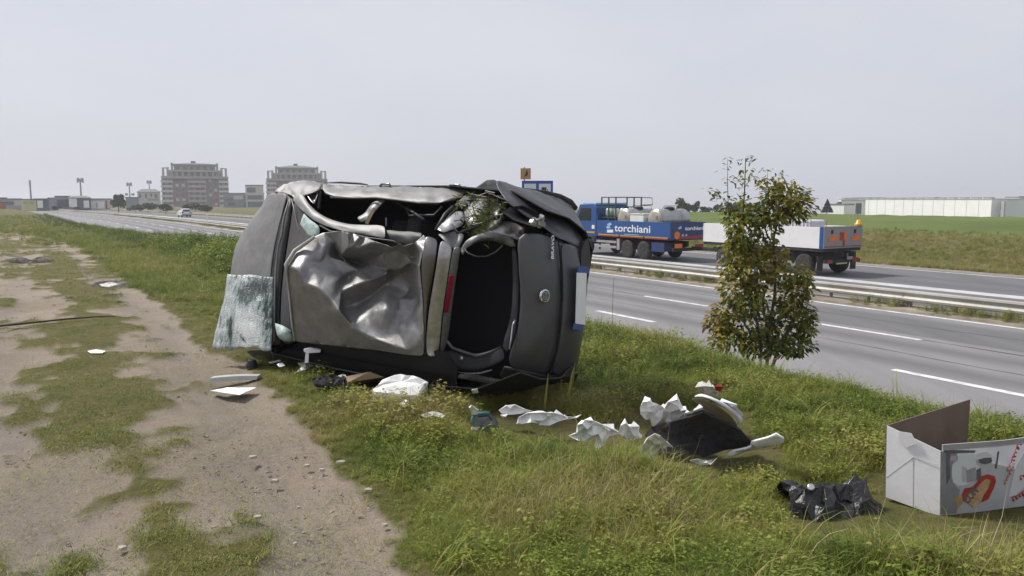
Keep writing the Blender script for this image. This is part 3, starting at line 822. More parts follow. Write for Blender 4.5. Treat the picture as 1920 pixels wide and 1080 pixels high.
# right edge of the hatch opening (glass seal), and top flange torn open
mb = MB(); mb.grid([[cw(957, 458, .86), cw(969, 463, .84)], [cw(960, 500, .86), cw(973, 500, .84)], [cw(961, 545, .86), cw(975, 545, .84)], [cw(957, 590, .87), cw(972, 600, .85)],
                    [cw(949, 625, .9), cw(964, 640, .87)], [cw(938, 650, .93), cw(950, 668, .9)]])
cpart(mb, 'hatch_edge', 'black_plastic', smooth=True, thick=0.012, subsurf=1)
mb = MB(); mb.tube([cw(966, 600, .89), cw(961, 610, .9), cw(958, 635, .91), cw(955, 655, .92)], 0.006, 5)
cpart(mb, 'glass_bead', 'pale_metal', smooth=True)
fl = [(862, 470, 1.12), (873, 452, 1.11), (885, 444, 1.1), (905, 437, 1.06), (925, 434, 1.0), (945, 440, .93), (962, 447, .87), (967, 462, .84),
      (958, 463, .86), (940, 455, .90), (915, 449, 1.0), (890, 455, 1.07), (874, 466, 1.1), (868, 478, 1.12), (900, 445, 1.09), (930, 446, .98)]
crumple('hatch_flange', [(a, b_, c_) for a, b_, c_ in fl], [(12, 14), (14, 15)], 'grey_trim', outline=list(range(14)), sub=1, cr=.7)
mb = MB(); mb.tube([cw(869, 462, 1.16), cw(876, 474, 1.17), cw(892, 481, 1.16), cw(912, 481, 1.1), (cw(930, 473, 1.04)), cw(943, 460, .98)], 0.006, 6)
cpart(mb, 'hanging_cable', 'black_plastic', smooth=True)

# torn metal round the rear corner: several crumpled sheets
def sheet(name, pts, m, cr=.6, edges=(), out=None, sub=1, thick=.005):
    return crumple(name, pts, list(edges), m, outline=out or list(range(len(pts))), sub=sub, cr=cr, thick=thick)
sheet('torn_panel', [(820, 430, 1.2), (826, 422, 1.14), (856, 395, 1.0), (868, 398, .98), (872, 412, 1.0), (866, 424, 1.06), (853, 428, 1.1), (832, 437, 1.2), (846, 412, 1.10)], 'pale_metal', out=list(range(8)))
sheet('torn_panel', [(822, 440, 1.19), (832, 438, 1.17), (856, 432, 1.08), (872, 440, 1.08), (862, 462, 1.12), (851, 468, 1.17), (838, 456, 1.22), (846, 446, 1.10)], 'grey_trim', out=list(range(7)))
sheet('torn_panel', [(868, 398, .96), (893, 372, .84), (918, 366, .80), (938, 378, .82), (946, 396, .84), (940, 418, .88), (924, 432, .95), (895, 436, 1.02), (876, 424, 1.03),
                     (905, 390, .93), (925, 400, .82), (900, 412, 1.02), (918, 416, .9)], 'car_paint_dusty', out=list(range(9)), edges=[(9, 11), (10, 12)])
sheet('torn_panel', [(900, 436, 1.02), (926, 420, .9), (945, 414, .84), (965, 418, .80), (984, 428, .78), (982, 440, .78), (975, 452, .80), (960, 446, .85), (940, 438, .92), (952, 428, .87)], 'pale_metal', out=list(range(9)))
sheet('quarter_panel', [(852, 385, .95), (872, 366, .85), (895, 350, .74), (912, 338, .66), (926, 337, .60), (944, 346, .52), (962, 352, .5), (985, 358, .48), (980, 372, .55), (965, 378, .6),
                        (940, 374, .68), (915, 368, .76), (890, 374, .84), (870, 390, .92), (905, 356, .70), (930, 356, .62), (955, 366, .56)], 'bumper_paint', out=list(range(14)), edges=[(3, 14), (4, 15)])
mb = MB(); mb.tube([cw(846, 420, 1.16), cw(858, 437, 1.14), cw(872, 433, 1.10), cw(895, 425, 1.04), cw(918, 412, .95), cw(934, 408, .9), cw(940, 385, .84), cw(944, 372, .8)], [.008, .012, .014, .013, .016, .018, .02, .012], 6)
cpart(mb, 'torn_seal', 'black_plastic', smooth=True)
mb = MB()
for a in range(26):
    x0 = random.uniform(865, 960); y0 = random.uniform(366, 425) if x0 < 925 else random.uniform(366, 385)
    w_ = 1.12 - (x0 - 860) * .0022
    mb.tube([cw(x0, y0, w_), cw(x0 + random.uniform(-16, 16), y0 + random.uniform(-7, 8), w_ + .04), cw(x0 + random.uniform(-24, 24), y0 + random.uniform(-10, 14), w_ + .03)], random.uniform(.002, .007), 4)
cpart(mb, 'bent_metal', 'black_plastic')
# grass and earth torn up with the corner
mb = MB(); var = []
for a in range(420):
    q = random.random()
    x0 = random.gauss(900, 12) if q < .6 else random.uniform(852, 950); y0 = random.gauss(410, 16) if q < .6 else random.gauss(380, 8)
    w_ = 1.10 - (x0 - 860) * .0024 + .02
    p0 = cw(x0, y0, w_); d = Vector((random.uniform(-1, 1), random.uniform(-.6, .2), random.uniform(-1.0, .5))) * random.uniform(.03, .09)
    sd_ = Vector((.003, 0, .001))
    mb.add([p0 - sd_, p0 + sd_, p0 + d * .6 + sd_ * .7, p0 + d + Vector((0, 0, -.01))], [(0, 1, 2, 3)])
    var += [random.uniform(.05, .62)] * 4
gt_ = cpart(mb, 'torn_grass', 'grass_blade', var=var, fixn=False); tag(gt_, kind='stuff')

# ---- rear: tailgate, bumper and flank corner
RG = [
 [(924, 328, .66), (955, 342, .64), (992, 352, .62), (1038, 364, .56), (1072, 379, .54)],
 [(940, 372, .46), (978, 378, .40), (1020, 390, .32), (1062, 400, .30), (1098, 424, .36)],
 [(952, 408, .34), (992, 405, .24), (1035, 418, .17), (1074, 427, .14), (1106, 450, .22)],
 [(964, 440, .27), (1003, 430, .15), (1047, 446, .09), (1079, 458, .06), (1109, 480, .15)],
 [(970, 490, .23), (1011, 490, .095), (1052, 495, .055), (1082, 500, .0), (1108, 512, .10)],
 [(975, 545, .215), (1015, 548, .08), (1054, 552, .05), (1083, 556, -.02), (1108, 556, .08)],
 [(973, 600, .22), (1012, 605, .085), (1050, 610, .05), (1080, 615, -.015), (1102, 612, .09)],
 [(961, 650, .26), (1004, 656, .13), (1043, 662, .10), (1073, 664, .04), (1094, 660, .13)],
 [(945, 690, .35), (986, 700, .25), (1026, 707, .21), (1060, 707, .16), (1086, 700, .22)],
 [(938, 706, .50), (980, 718, .42), (1018, 722, .37), (1052, 722, .32), (1080, 714, .34)]]
P_ = [[cu(*q) for q in r] for r in RG]
mb = MB(); mb.grid([[r[0], r[1], r[2]] for r in P_[3:9]])
tg = cpart(mb, 'tailgate', 'bumper_paint', smooth=True, thick=.03, subsurf=2)
mb = MB(); mb.grid([[r[2] - _F * .004 + _N * -.012, r[3], r[4], r[4] + _F * .12 - _N * .05] for r in P_[3:9]])
bmp = cpart(mb, 'rear_bumper', 'bumper_paint', smooth=True, thick=.02, subsurf=2)
mb = MB(); mb.grid([[r[0], r[1], r[2], r[3], r[4]] for r in P_[0:2]] + [[P_[2][1] , P_[2][1] * .3 + P_[2][2] * .7, P_[2][2], P_[2][3], P_[2][4]]] + [[P_[3][2], P_[3][2], P_[3][2], P_[3][3], P_[3][4]]])
cpart(mb, 'rear_fender', 'bumper_paint', smooth=True, thick=.02, subsurf=2)
mb = MB(); mb.grid([[r[0], r[1], r[2], r[3], r[4]] for r in P_[8:10]])
cpart(mb, 'rear_fender', 'black_plastic', smooth=True, thick=.02)
mb = MB(); mb.grid([[q + _F * .022 for q in (r[0] * .85 + r[1] * .15, r[1], r[2], r[3], r[4] * .9 + r[3] * .1)] for r in P_[3:9]])
cpart(mb, 'rear_panel', 'bumper_paint', smooth=True, thick=.008, subsurf=1)
# shut line between tailgate and bumper
mb = MB(); mb.tube([P_[3][1] * .5 + P_[3][2] * .5 + _F * .004] + [r[2] + _F * .003 for r in P_[3:9]], .007, 6)
cpart(mb, 'shut_line', 'cabin_shade_dark', smooth=True)
# smashed lamp recess with crushed plastic
mb = MB(); lp = [(942, 398, .33), (956, 388, .36), (980, 385, .33), (1000, 394, .25), (1012, 404, .20), (1020, 420, .15), (1004, 426, .15), (985, 420, .22), (962, 412, .27)]
mb.add([cu(a, b_, u - .012) for a, b_, u in lp] + [cu(980, 405, .36)], [(i, (i + 1) % 9, 9) for i in range(9)])
cpart(mb, 'lamp_recess', 'black_plastic', smooth=False)
mb = MB()
for a in range(20):
    x0, y0 = random.uniform(996, 1022), random.uniform(405, 424)
    p0 = cu(x0, y0, .15); mb.box(p0, (random.uniform(.01, .04), random.uniform(.01, .03), random.uniform(.01, .04)), Matrix.Rotation(random.uniform(0, 3), 3, (random.random(), random.random(), 1)))
cpart(mb, 'lamp_shards', 'pale_metal')
# recess for the fog lamp in the bumper
mb = MB(); rc = [(1103, 447), (1095, 455), (1090, 472), (1089, 500), (1098, 504), (1106, 500), (1108, 480)]
mb.prism([cu(a, b_, .045 + (a - 1088) * .004) for a, b_ in rc], _F * .03)
cpart(mb, 'bumper_recess', 'black_plastic')
# plate
def platequad(a, name, m, du=0.0, parent=None):
    mb = MB(); mb.prism([cu(x, y, u - du) for x, y, u in a], _F * .012)
    return cpart(mb, name, m, parent)
pl = platequad([(1083.5, 511, -.035), (1100, 512, .014), (1097.5, 609, .012), (1081, 607, -.045)], 'licence_plate', 'plate_white', .022)
platequad([(1085, 499, -.03), (1105, 500, .03), (1104, 512.5, .03), (1084.5, 511.5, -.034)], 'plate_end', 'plate_blue', .021, pl)
platequad([(1078, 606, -.047), (1095, 608, .01), (1093, 619, .008), (1076.5, 617, -.05)], 'plate_end', 'plate_blue', .021, pl)
# badge and lettering
bc = cu(1021, 555, .055); bax = (P_[5][1] - P_[5][2]).cross(P_[4][1] - P_[6][1]).normalized()
if bax.dot(EYE - bc) < 0: bax = -bax
mb = MB(); mb.lathe(bc - bax * .01, bax, [(0, .052), (.014, .052), (.022, .047), (.020, .038)], 28)
bd = cpart(mb, 'badge', 'chrome', smooth=True)
by = (_U - bax * _U.dot(bax)).normalized(); bx = by.cross(bax)
mb = MB(); mb.lathe(bc + bax * .0095, bax, [(0, .038), (.003, .038)], 24); cpart(mb, 'badge_field', 'badge_dark', bd)
mb = MB()
for k in (-1, 1): mb.box(bc + bax * .014 + bx * (.028 * k), (.004, .004, .05), Matrix((bx, bax, by)).transposed())
for k in (-1, 1): mb.box(bc + bax * .014 + by * (.024 * k), (.055, .004, .004), Matrix((bx, bax, by)).transposed())
for k in range(4): mb.box(bc + bax * .014 + by * (.015 - .01 * k), (.03 if k != 1 else .012, .004, .0035), Matrix((bx, bax, by)).transposed())
cpart(mb, 'badge_frame', 'chrome', bd)
# the model lettering runs up the tailgate (it read left to right when the car stood upright)
lx = (cu(1033.5, 441, .10) - cu(1032.5, 485, .075)); LW = lx.length; lx.normalize()
ln = bax - lx * bax.dot(lx); ln.normalize(); ly = ln.cross(lx)
M4 = Matrix((lx, ly, ln)).transposed().to_4x4(); M4.translation = cu(1036.5, 486, .072) - CAR0 + ln * .006
put_text('BRAVO', .040, M4, 'chrome', car, depth=.003, bold=.0005, width=LW)

# ---- right flank seen along its length at the top, front wing, bonnet
mb = MB()
up_ = [(520, 353, .95), (540, 341, .93), (574, 335, .9), (607, 343, .9), (650, 347, .9), (700, 347.5, .9), (760, 347, .88), (800, 346, .86), (850, 345.5, .82), (880, 349, .78)]
def top(px, py, w): return cw(px, py, w)
low_ = [(604, 356, 1.06), (616, 367, 1.10), (645, 369.5, 1.11), (700, 369, 1.11), (740, 373, 1.10), (785, 379, 1.08), (822, 381, 1.05), (846, 374, .99)]
mb.grid([[top(607, 343, .9)[:] , top(604, 350, .98), top(604, 357, 1.04)], [top(628, 346, .9), top(626, 357, 1.00), top(620, 368, 1.08)], [top(665, 347.5, .9), top(665, 358, 1.01), top(665, 370, 1.09)],
         [top(705, 347.5, .9), top(705, 357, 1.01), top(705, 369.5, 1.09)], [top(745, 347, .89), top(745, 360, 1.0), top(745, 374, 1.08)], [top(790, 346, .86), top(788, 362, .97), top(785, 379.5, 1.06)],
         [top(830, 346, .83), top(828, 362, .94), top(822, 381, 1.02)], [top(862, 346.5, .78), top(856, 360, .88), top(846, 373, .96)], [top(886, 349, .74), top(876, 360, .82), top(862, 370, .90)]])
door = cpart(mb, 'door_flank', 'car_paint_worn', smooth=True, thick=.02, subsurf=2)
mb = MB(); mb.tube([cw(620, 370, 1.09), cw(665, 372, 1.10), cw(705, 371, 1.10), cw(745, 375.5, 1.09), cw(785, 381, 1.07), cw(822, 382.5, 1.03)], .011, 6)
cpart(mb, 'window_seal', 'black_plastic', smooth=True)
mb = MB(); mb.tube([cw(608, 343, .9), cw(640, 342, .88), cw(672, 344, .88), cw(690, 346.5, .89)], [.004, .012, .012, .004], 6)
cpart(mb, 'belt_moulding', 'black_plastic', smooth=True)
for (a, b_, w_, l_) in ((722, 349, .92, .07), (852, 351, .88, .07)):
    hd = MB(); q = cw(a, b_, w_); hd.tube([q - _F * l_, q - _F * l_ * .7 + _U * .02, q + _F * l_ * .7 + _U * .02, q + _F * l_], .010, 6)
    cpart(hd, 'door_handle', 'car_paint', door, smooth=True)
# front wing and base of the windscreen pillar
mb = MB(); mb.grid([[cw(509, 360, .93), cw(522, 350, .9), cw(541, 340.5, .87), cw(574, 335, .84), (cw(606, 342, .86))],
                    [cw(524, 361, .97), cw(534, 355, .95), cw(552, 348, .94), cw(578, 344, .93), cw(603, 347, .95)],
                    [cw(541, 361.5, 1.0), cw(548, 362, 1.0), cw(562, 358, 1.02), cw(582, 355, 1.02), cw(600, 352, 1.02)],
                    [cw(552, 374, 1.06), cw(556, 373, 1.06), cw(566, 368, 1.08), cw(580, 363, 1.08), cw(597, 357, 1.07)]])
cpart(mb, 'front_fender', 'car_paint_worn', smooth=True, thick=.012, subsurf=2)
def hoodp(px, py, w): return cw(px, py, w)
HG = [[(540, 361, 1.0), (524, 361, .965), (509, 361, .92), (500, 363, .88), (498, 372, .80)],
      [(533, 385, 1.005), (516, 384, .97), (500, 386, .925), (489, 390, .86), (482, 400, .74)],
      [(525, 415, 1.01), (506, 414, .98), (487, 415, .94), (471, 418, .88), (458, 428, .74)],
      [(517, 447, 1.01), (497, 446, .985), (476, 446, .945), (456, 447, .88), (443, 452, .72)],
      [(510, 485, 1.01), (490, 484, .99), (467, 484, .95), (446, 484, .88), (433, 485, .71)],
      [(506, 530, 1.01), (487, 530, .99), (464, 530, .95), (442, 530, .88), (429, 530, .70)],
      [(504, 585, 1.01), (486, 585, .99), (464, 585, .95), (444, 585, .88), (432, 585, .70)],
      [(505, 645, 1.0), (488, 640, .98), (468, 638, .93), (450, 636, .86), (440, 634, .70)]]
mb = MB(); mb.grid([[hoodp(*q) for q in r] for r in HG])
cpart(mb, 'bonnet', 'car_paint_worn', smooth=True, thick=.012, subsurf=2)
# windscreen gap: dark cowl, scuttle trims, dashboard
mb = MB(); mb.grid([[cw(541, 362, .985), cw(549, 372, .99)], [cw(533, 386, .99), cw(545, 392, .99)], [cw(525, 416, 1.0), cw(541, 425, 1.0)], [cw(517, 448, 1.0), cw(535, 460, 1.0)], [cw(510, 486, 1.0), cw(529, 500, 1.0)],
                    [cw(506, 530, 1.0), cw(525, 540, 1.0)], [cw(504, 585, 1.0), cw(522, 590, 1.0)], [cw(506, 646, .99), cw(524, 646, 1.0)]])
cpart(mb, 'cowl', 'black_plastic', smooth=True, thick=.02)
mb = MB(); mb.tube([cw(541, 378, 1.03), cw(533, 405, 1.04), cw(528, 440, 1.05), cw(522, 460, 1.05), cw(517, 505, 1.05), cw(515, 560, 1.05), cw(514, 640, 1.03)], [.006, .01, .012, .008, .009, .01, .008], 6)
cpart(mb, 'wiper_arm', 'grey_trim', smooth=True)
mb = MB(); mb.tube([cw(547, 373, 1.06), cw(553, 400, 1.06), cw(560, 430, 1.06), cw(566, 458, 1.06)], .006, 6)
cpart(mb, 'pillar_trim', 'grey_trim', smooth=True)
mb = MB(); mb.grid([[cw(548, 371, 1.0), cw(556, 375, 1.04), cw(566, 392, 1.1)], [cw(541, 425, 1.01), cw(560, 428, 1.06), cw(597, 445, 1.12)], [cw(530, 495, 1.02), cw(545, 490, 1.09), cw(570, 462, 1.17)],
                    [cw(526, 540, 1.02), cw(534, 540, 1.08), cw(543, 540, 1.15)], [cw(523, 590, 1.02), cw(535, 592, 1.08), cw(547, 600, 1.08)], [cw(522, 648, 1.0), cw(538, 648, 1.01), cw(553, 645, 1.02)]])
cpart(mb, 'dashboard', 'dash_plastic', smooth=True, thick=.03, subsurf=1)
# crushed right roof rail sweeping from the windscreen pillar to the rear
def band(name, up, lo, m, thick=.008, sub=2):
    r2 = random.Random(len(name)); mb = MB(); rows = []
    for i in range(len(up)):
        for f in ((0, .5) if i < len(up) - 1 else (0,)):
            a = [up[i][k] + (up[min(i + 1, len(up) - 1)][k] - up[i][k]) * f for k in range(3)]; b_ = [lo[i][k] + (lo[min(i + 1, len(lo) - 1)][k] - lo[i][k]) * f for k in range(3)]
            j = lambda: r2.uniform(-.014, .014)
            rows.append([cw(a[0], a[1] + r2.uniform(-.8, .8), a[2]), cw(a[0] * .65 + b_[0] * .35, a[1] * .65 + b_[1] * .35, (a[2] * .65 + b_[2] * .35) + .022 + j()), cw(a[0] * .3 + b_[0] * .7, a[1] * .3 + b_[1] * .7, (a[2] * .3 + b_[2] * .7) + .012 + j()), cw(b_[0], b_[1] + r2.uniform(-.8, .8), b_[2])])
    mb.grid(rows)
    return cpart(mb, name, m, smooth=True, thick=thick, subsurf=sub)
band('roof_rail', [(566, 361, 1.07), (578, 380, 1.12), (596, 398, 1.14), (620, 411, 1.16), (648, 418.5, 1.17), (680, 421, 1.18), (705, 421, 1.18), (722, 424, 1.18)],
     [(546, 373, 1.08), (562, 392, 1.15), (584, 411, 1.18), (610, 424, 1.20), (642, 433, 1.22), (675, 440, 1.22), (703, 443, 1.22), (722, 448, 1.22)], 'car_paint_worn')
band('roof_rail', [(721, 430, 1.17), (745, 432, 1.165), (770, 433, 1.16), (793, 436, 1.16)], [(722, 449, 1.18), (745, 456, 1.18), (768, 459, 1.18), (786, 452, 1.18)], 'black_plastic')
mb = MB(); mb.tube([cw(600, 423, 1.20), cw(620, 434, 1.21), cw(650, 437, 1.22), cw(690, 446, 1.23), cw(715, 449, 1.23), cw(737, 452, 1.2), cw(750, 458, 1.2)], .008, 6)
cpart(mb, 'rail_seal', 'black_plastic', smooth=True)
# mint remains of the windscreen still stuck in the frame
mat('glass_shatter', (0.46, 0.58, 0.55), 0.35, 0, 0.18, 45, 0.5, 130, stain=(0.14, 0.24, 0.22), stain_amt=0.65, stain_scale=30)
sheet('glass_remnant', [(570, 401, 1.19), (581, 412, 1.2), (598, 423, 1.205), (600, 436, 1.19), (594, 444, 1.19), (580, 447, 1.17), (572, 434, 1.16), (562, 420, 1.155), (582, 430, 1.20)], 'glass_shatter', out=list(range(8)))
sheet('glass_remnant', [(516, 606, 1.09), (530, 610, 1.11), (549, 622, 1.03), (552, 640, 1.01), (530, 640, 1.04), (519, 628, 1.09), (534, 626, 1.14)], 'glass_shatter', out=list(range(6)))
mb = MB(); mb.tube([cl(590, 444, 1.16), cl(575, 455, 1.235), cl(553, 470, 1.305), cl(536, 497, 1.44), cl(538, 512, 1.43), cl(543, 560, 1.43), cl(547, 603, 1.42), cl(552, 640, 1.41)], [.016, .018, .020, .018, .010, .009, .009, .006], 6)
cpart(mb, 'windscreen_header', 'strip_grey', smooth=True)
# front quarter light frame
sheet('pillar_panel', [(575, 362, 1.05), (592, 355, 1.04), (597, 362, 1.05), (590, 384, 1.08), (585, 380, 1.09), (578, 371, 1.08), (588, 368, 1.0)], 'car_paint', out=list(range(6)))
mb = MB(); mb.tube([cw(598, 354, 1.0), cw(599, 372, 1.02), cw(598, 392, 1.05)], .02, 6); cpart(mb, 'window_post', 'black_plastic', smooth=True)
# B pillar with the belt hanging from it
band('door_pillar', [(716, 368, 1.0), (700, 376, 1.05), (690, 388, 1.08), (684, 399, 1.10), (668, 407, 1.13)], [(728, 370, 1.0), (716, 382, 1.06), (704, 396, 1.10), (694, 410, 1.12), (676, 418, 1.15)], 'grey_trim', sub=1)
mb = MB(); mb.grid([[cw(700, 388, 1.12), cw(704, 392, 1.12)], [cw(690, 405, 1.15), cw(696, 408, 1.15)], [cw(684, 418, 1.16), cw(690, 421, 1.16)]]); cpart(mb, 'seat_belt', 'seat_belt', thick=.004)
mb = MB(); mb.tube([cw(780, 378, .95), cw(762, 392, .98), cw(768, 405, 1.0), (cw(792, 404, 1.02)), cw(814, 404, 1.05), cw(828, 388, 1.0)], .012, 5)
mb.tube([cw(742, 378, .95), cw(770, 395, 1.0), cw(795, 412, 1.1)], .014, 5); mb.tube([cw(818, 432, 1.16), cw(835, 402, 1.06), cw(850, 388, .98)], .018, 5); mb.tube([cw(824, 430, 1.15), cw(845, 402, 1.03), cw(858, 390, .96)], .010, 5)
cpart(mb, 'rear_pillar', 'black_plastic', smooth=True)
mb = MB(); mb.box(cw(724, 416, 1.12), (.012, .01, .07)); cpart(mb, 'belt_buckle', 'grey_trim')

# ---- hidden shell: lower body, floor, cabin lining, seats, wheels
mb = MB()
sec = [(.12, .28, 1.50), (.5, .10, 1.66), (1.2, .04, 1.71), (2.2, .03, 1.72), (3.1, .05, 1.68), (3.7, .14, 1.58), (4.12, .34, 1.40)]
prof = [(.0, .88), (-.02, .6), (.02, .34), (.14, .2)]
rows = []
for u, a, b_ in sec:
    top_ = .88 if u < 3.2 else .66
    left = [C(u, a + dv, min(w, top_)) for dv, w in prof]
    right = [C(u, b_ - dv, min(w, top_)) for dv, w in prof][::-1]
    rows.append(left + right)
mb.grid(rows)
n8 = len(rows[0])
mb.add(rows[-1], [tuple(range(n8))]); 
cpart(mb, 'underbody', 'black_plastic', smooth=False, thick=.01)
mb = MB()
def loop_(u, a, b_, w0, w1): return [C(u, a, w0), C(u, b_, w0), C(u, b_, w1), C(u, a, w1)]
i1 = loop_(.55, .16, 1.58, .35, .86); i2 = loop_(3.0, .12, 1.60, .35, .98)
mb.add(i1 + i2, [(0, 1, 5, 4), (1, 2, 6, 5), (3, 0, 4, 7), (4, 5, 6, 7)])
cpart(mb, 'cabin_lining', 'cabin_shade_dark')  # inner shell near-black, the shade inside the cabin put into its colour
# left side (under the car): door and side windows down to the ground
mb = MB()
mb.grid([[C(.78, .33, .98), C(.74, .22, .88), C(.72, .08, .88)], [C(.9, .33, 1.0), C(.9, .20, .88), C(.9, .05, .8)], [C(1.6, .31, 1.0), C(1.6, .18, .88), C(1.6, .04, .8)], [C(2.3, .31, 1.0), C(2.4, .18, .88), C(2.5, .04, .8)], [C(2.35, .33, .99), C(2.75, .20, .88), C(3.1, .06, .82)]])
cpart(mb, 'door_flank', 'cabin_shade_dark', smooth=True, thick=.02)  # near-black instead of paint: shadow beneath the wreck put into the colour
for (u, v) in ((1.75, .45), (1.75, 1.2)):
    mb = MB(); mb.box(C(u, v, .62), (.5, .5, .16), Matrix((_F, _U, _N)).transposed()); mb.box(C(u - .25, v, .76), (.16, .46, .3), Matrix((_F, _U, _N)).transposed())
    cpart(mb, 'seat', 'seat_fabric', bevel=.03)
def wheel(o, ax, r, w, parent, off, tyre_m='rubber', rim_m='alloy', hub=.62, name='wheel'):
    mb = MB(); mb.lathe(o - ax * (w / 2), ax, [(0, r * .7), (.004, r * .86), (w * .12, r * .97), (w * .3, r), (w * .7, r), (w * .88, r * .97), (w - .004, r * .86), (w, r * .7)], 28)
    t = mb.build(name, tyre_m, parent, off=off, smooth=True)
    mb = MB(); mb.lathe(o - ax * (w / 2 + .004), ax, [(0, r * .5), (.01, r * hub * 1.08), (.012, r * hub * 1.12), (w, r * hub * 1.12), (w + .004, r * hub * 1.05), (w + .006, r * hub), (w - .02, r * hub * .92), (w - .03, r * .25), (w + .005, r * .2), (w + .01, r * .1)], 24)
    mb.build('rim', rim_m, t, off=off, smooth=True)
    return t
wheel(C(.80, 1.60, .30), _U, .325, .22, car, CAR0)
wheel(C(.80, .10, .30), _U, .325, .2, car, CAR0)
wheel(C(3.42, 1.60, .30), _U, .315, .2, car, CAR0)
wheel(C(3.42, .10, .30), _U, .315, .2, car, CAR0)
# black shaped wheel arch lip showing over the flank
mb = MB(); mb.tube([cu(958, 353, .62), cu(990, 357, .62), cu(1020, 362.5, .6), cu(1050, 371, .58), cu(1068, 380, .56), cu(1080, 391, .54)], [.008, .018, .028, .034, .036, .022], 8)
cpart(mb, 'arch_liner', 'rubber', smooth=True)

# dents in the big smooth panels
for o_ in [q for q in car.children if q.name.split('.')[0] in ('front_fender', 'bonnet', 'rear_fender', 'tailgate', 'rear_bumper') or q == door]:
    soft = o_.name.startswith(('bonnet', 'tail', 'rear_b'))
    tx = bpy.data.textures.new('dent', 'CLOUDS'); tx.noise_scale = .2 if soft else .11
    md = o_.modifiers.new('dent', 'DISPLACE'); md.texture = tx; md.mid_level = .5; md.strength = .02 if soft else .045; md.texture_coords = 'LOCAL'

# ---- the windscreen, out of its frame and leaning on the bonnet
wm = bpy.data.materials.new('shattered_glass'); wm.use_nodes = True
n, l = wm.node_tree.nodes, wm.node_tree.links
b = n['Principled BSDF']; b.inputs['Roughness'].default_value = 0.3
tc = n.new('ShaderNodeTexCoord')
mp = n.new('ShaderNodeMapping'); mp.inputs['Scale'].default_value = (1.6, 1, .42); mp.inputs['Rotation'].default_value = (0, .45, .2); l.new(tc.outputs['Object'], mp.inputs['Vector'])
def wnz(sc_, d=8, r=.7):
    k = n.new('ShaderNodeTexNoise'); k.inputs['Scale'].default_value = sc_; k.inputs['Detail'].default_value = d; k.inputs['Roughness'].default_value = r; l.new(mp.outputs['Vector'], k.inputs['Vector']); return k.outputs['Fac']
at = n.new('ShaderNodeAttribute'); at.attribute_name = 'var'
def wmath(op, a, b2):
    k = n.new('ShaderNodeMath'); k.operation = op
    for i_, q in enumerate((a, b2)):
        if isinstance(q, float): k.inputs[i_].default_value = q
        else: l.new(q, k.inputs[i_])
    return k.outputs[0]
f = wmath('ADD', at.outputs['Fac'], wmath('MULTIPLY', wmath('SUBTRACT', wnz(20, 9, .78), .5), 1.9))
r1 = n.new('ShaderNodeValToRGB'); e = r1.color_ramp.elements
e[0].position, e[0].color = .0, (.018, .028, .027, 1); e[1].position, e[1].color = 1, (.66, .67, .66, 1)
for p_, c_ in ((.28, (.065, .09, .086, 1)), (.45, (.225, .275, .265, 1)), (.65, (.40, .45, .44, 1)), (.82, (.56, .58, .57, 1))):
    q = e.new(p_); q.color = c_
l.new(f, r1.inputs['Fac']); l.new(r1.outputs['Color'], b.inputs['Base Color'])
vo = n.new('ShaderNodeTexVoronoi'); vo.inputs['Scale'].default_value = 70; l.new(tc.outputs['Object'], vo.inputs['Vector'])
bp = n.new('ShaderNodeBump'); bp.inputs['Strength'].default_value = .5; bp.inputs['Distance'].default_value = .01; l.new(vo.outputs['Distance'], bp.inputs['Height']); l.new(bp.outputs['Normal'], b.inputs['Normal'])
trn = n.new('ShaderNodeBsdfTransparent'); trn.inputs['Color'].default_value = (.75, .85, .82, 1)
mx = n.new('ShaderNodeMixShader'); r3 = n.new('ShaderNodeValToRGB'); r3.color_ramp.elements[0].position = .2; r3.color_ramp.elements[1].position = .5
r3.color_ramp.elements[0].color = (.5, .5, .5, 1); r3.color_ramp.elements[1].color = (0.06, 0.06, 0.06, 1)
l.new(f, r3.inputs['Fac']); l.new(r3.outputs['Color'], mx.inputs['Fac']); l.new(b.outputs['BSDF'], mx.inputs[1]); l.new(trn.outputs['BSDF'], mx.inputs[2]); l.new(mx.outputs['Shader'], n['Material Output'].inputs['Surface'])
MATS['shattered_glass'] = wm
Tl, Tr, Br, Bl = (427, 514), (513, 519), (509, 657), (401, 651)
NX, NY = 26, 34
mb = MB(); rows = []; var = []
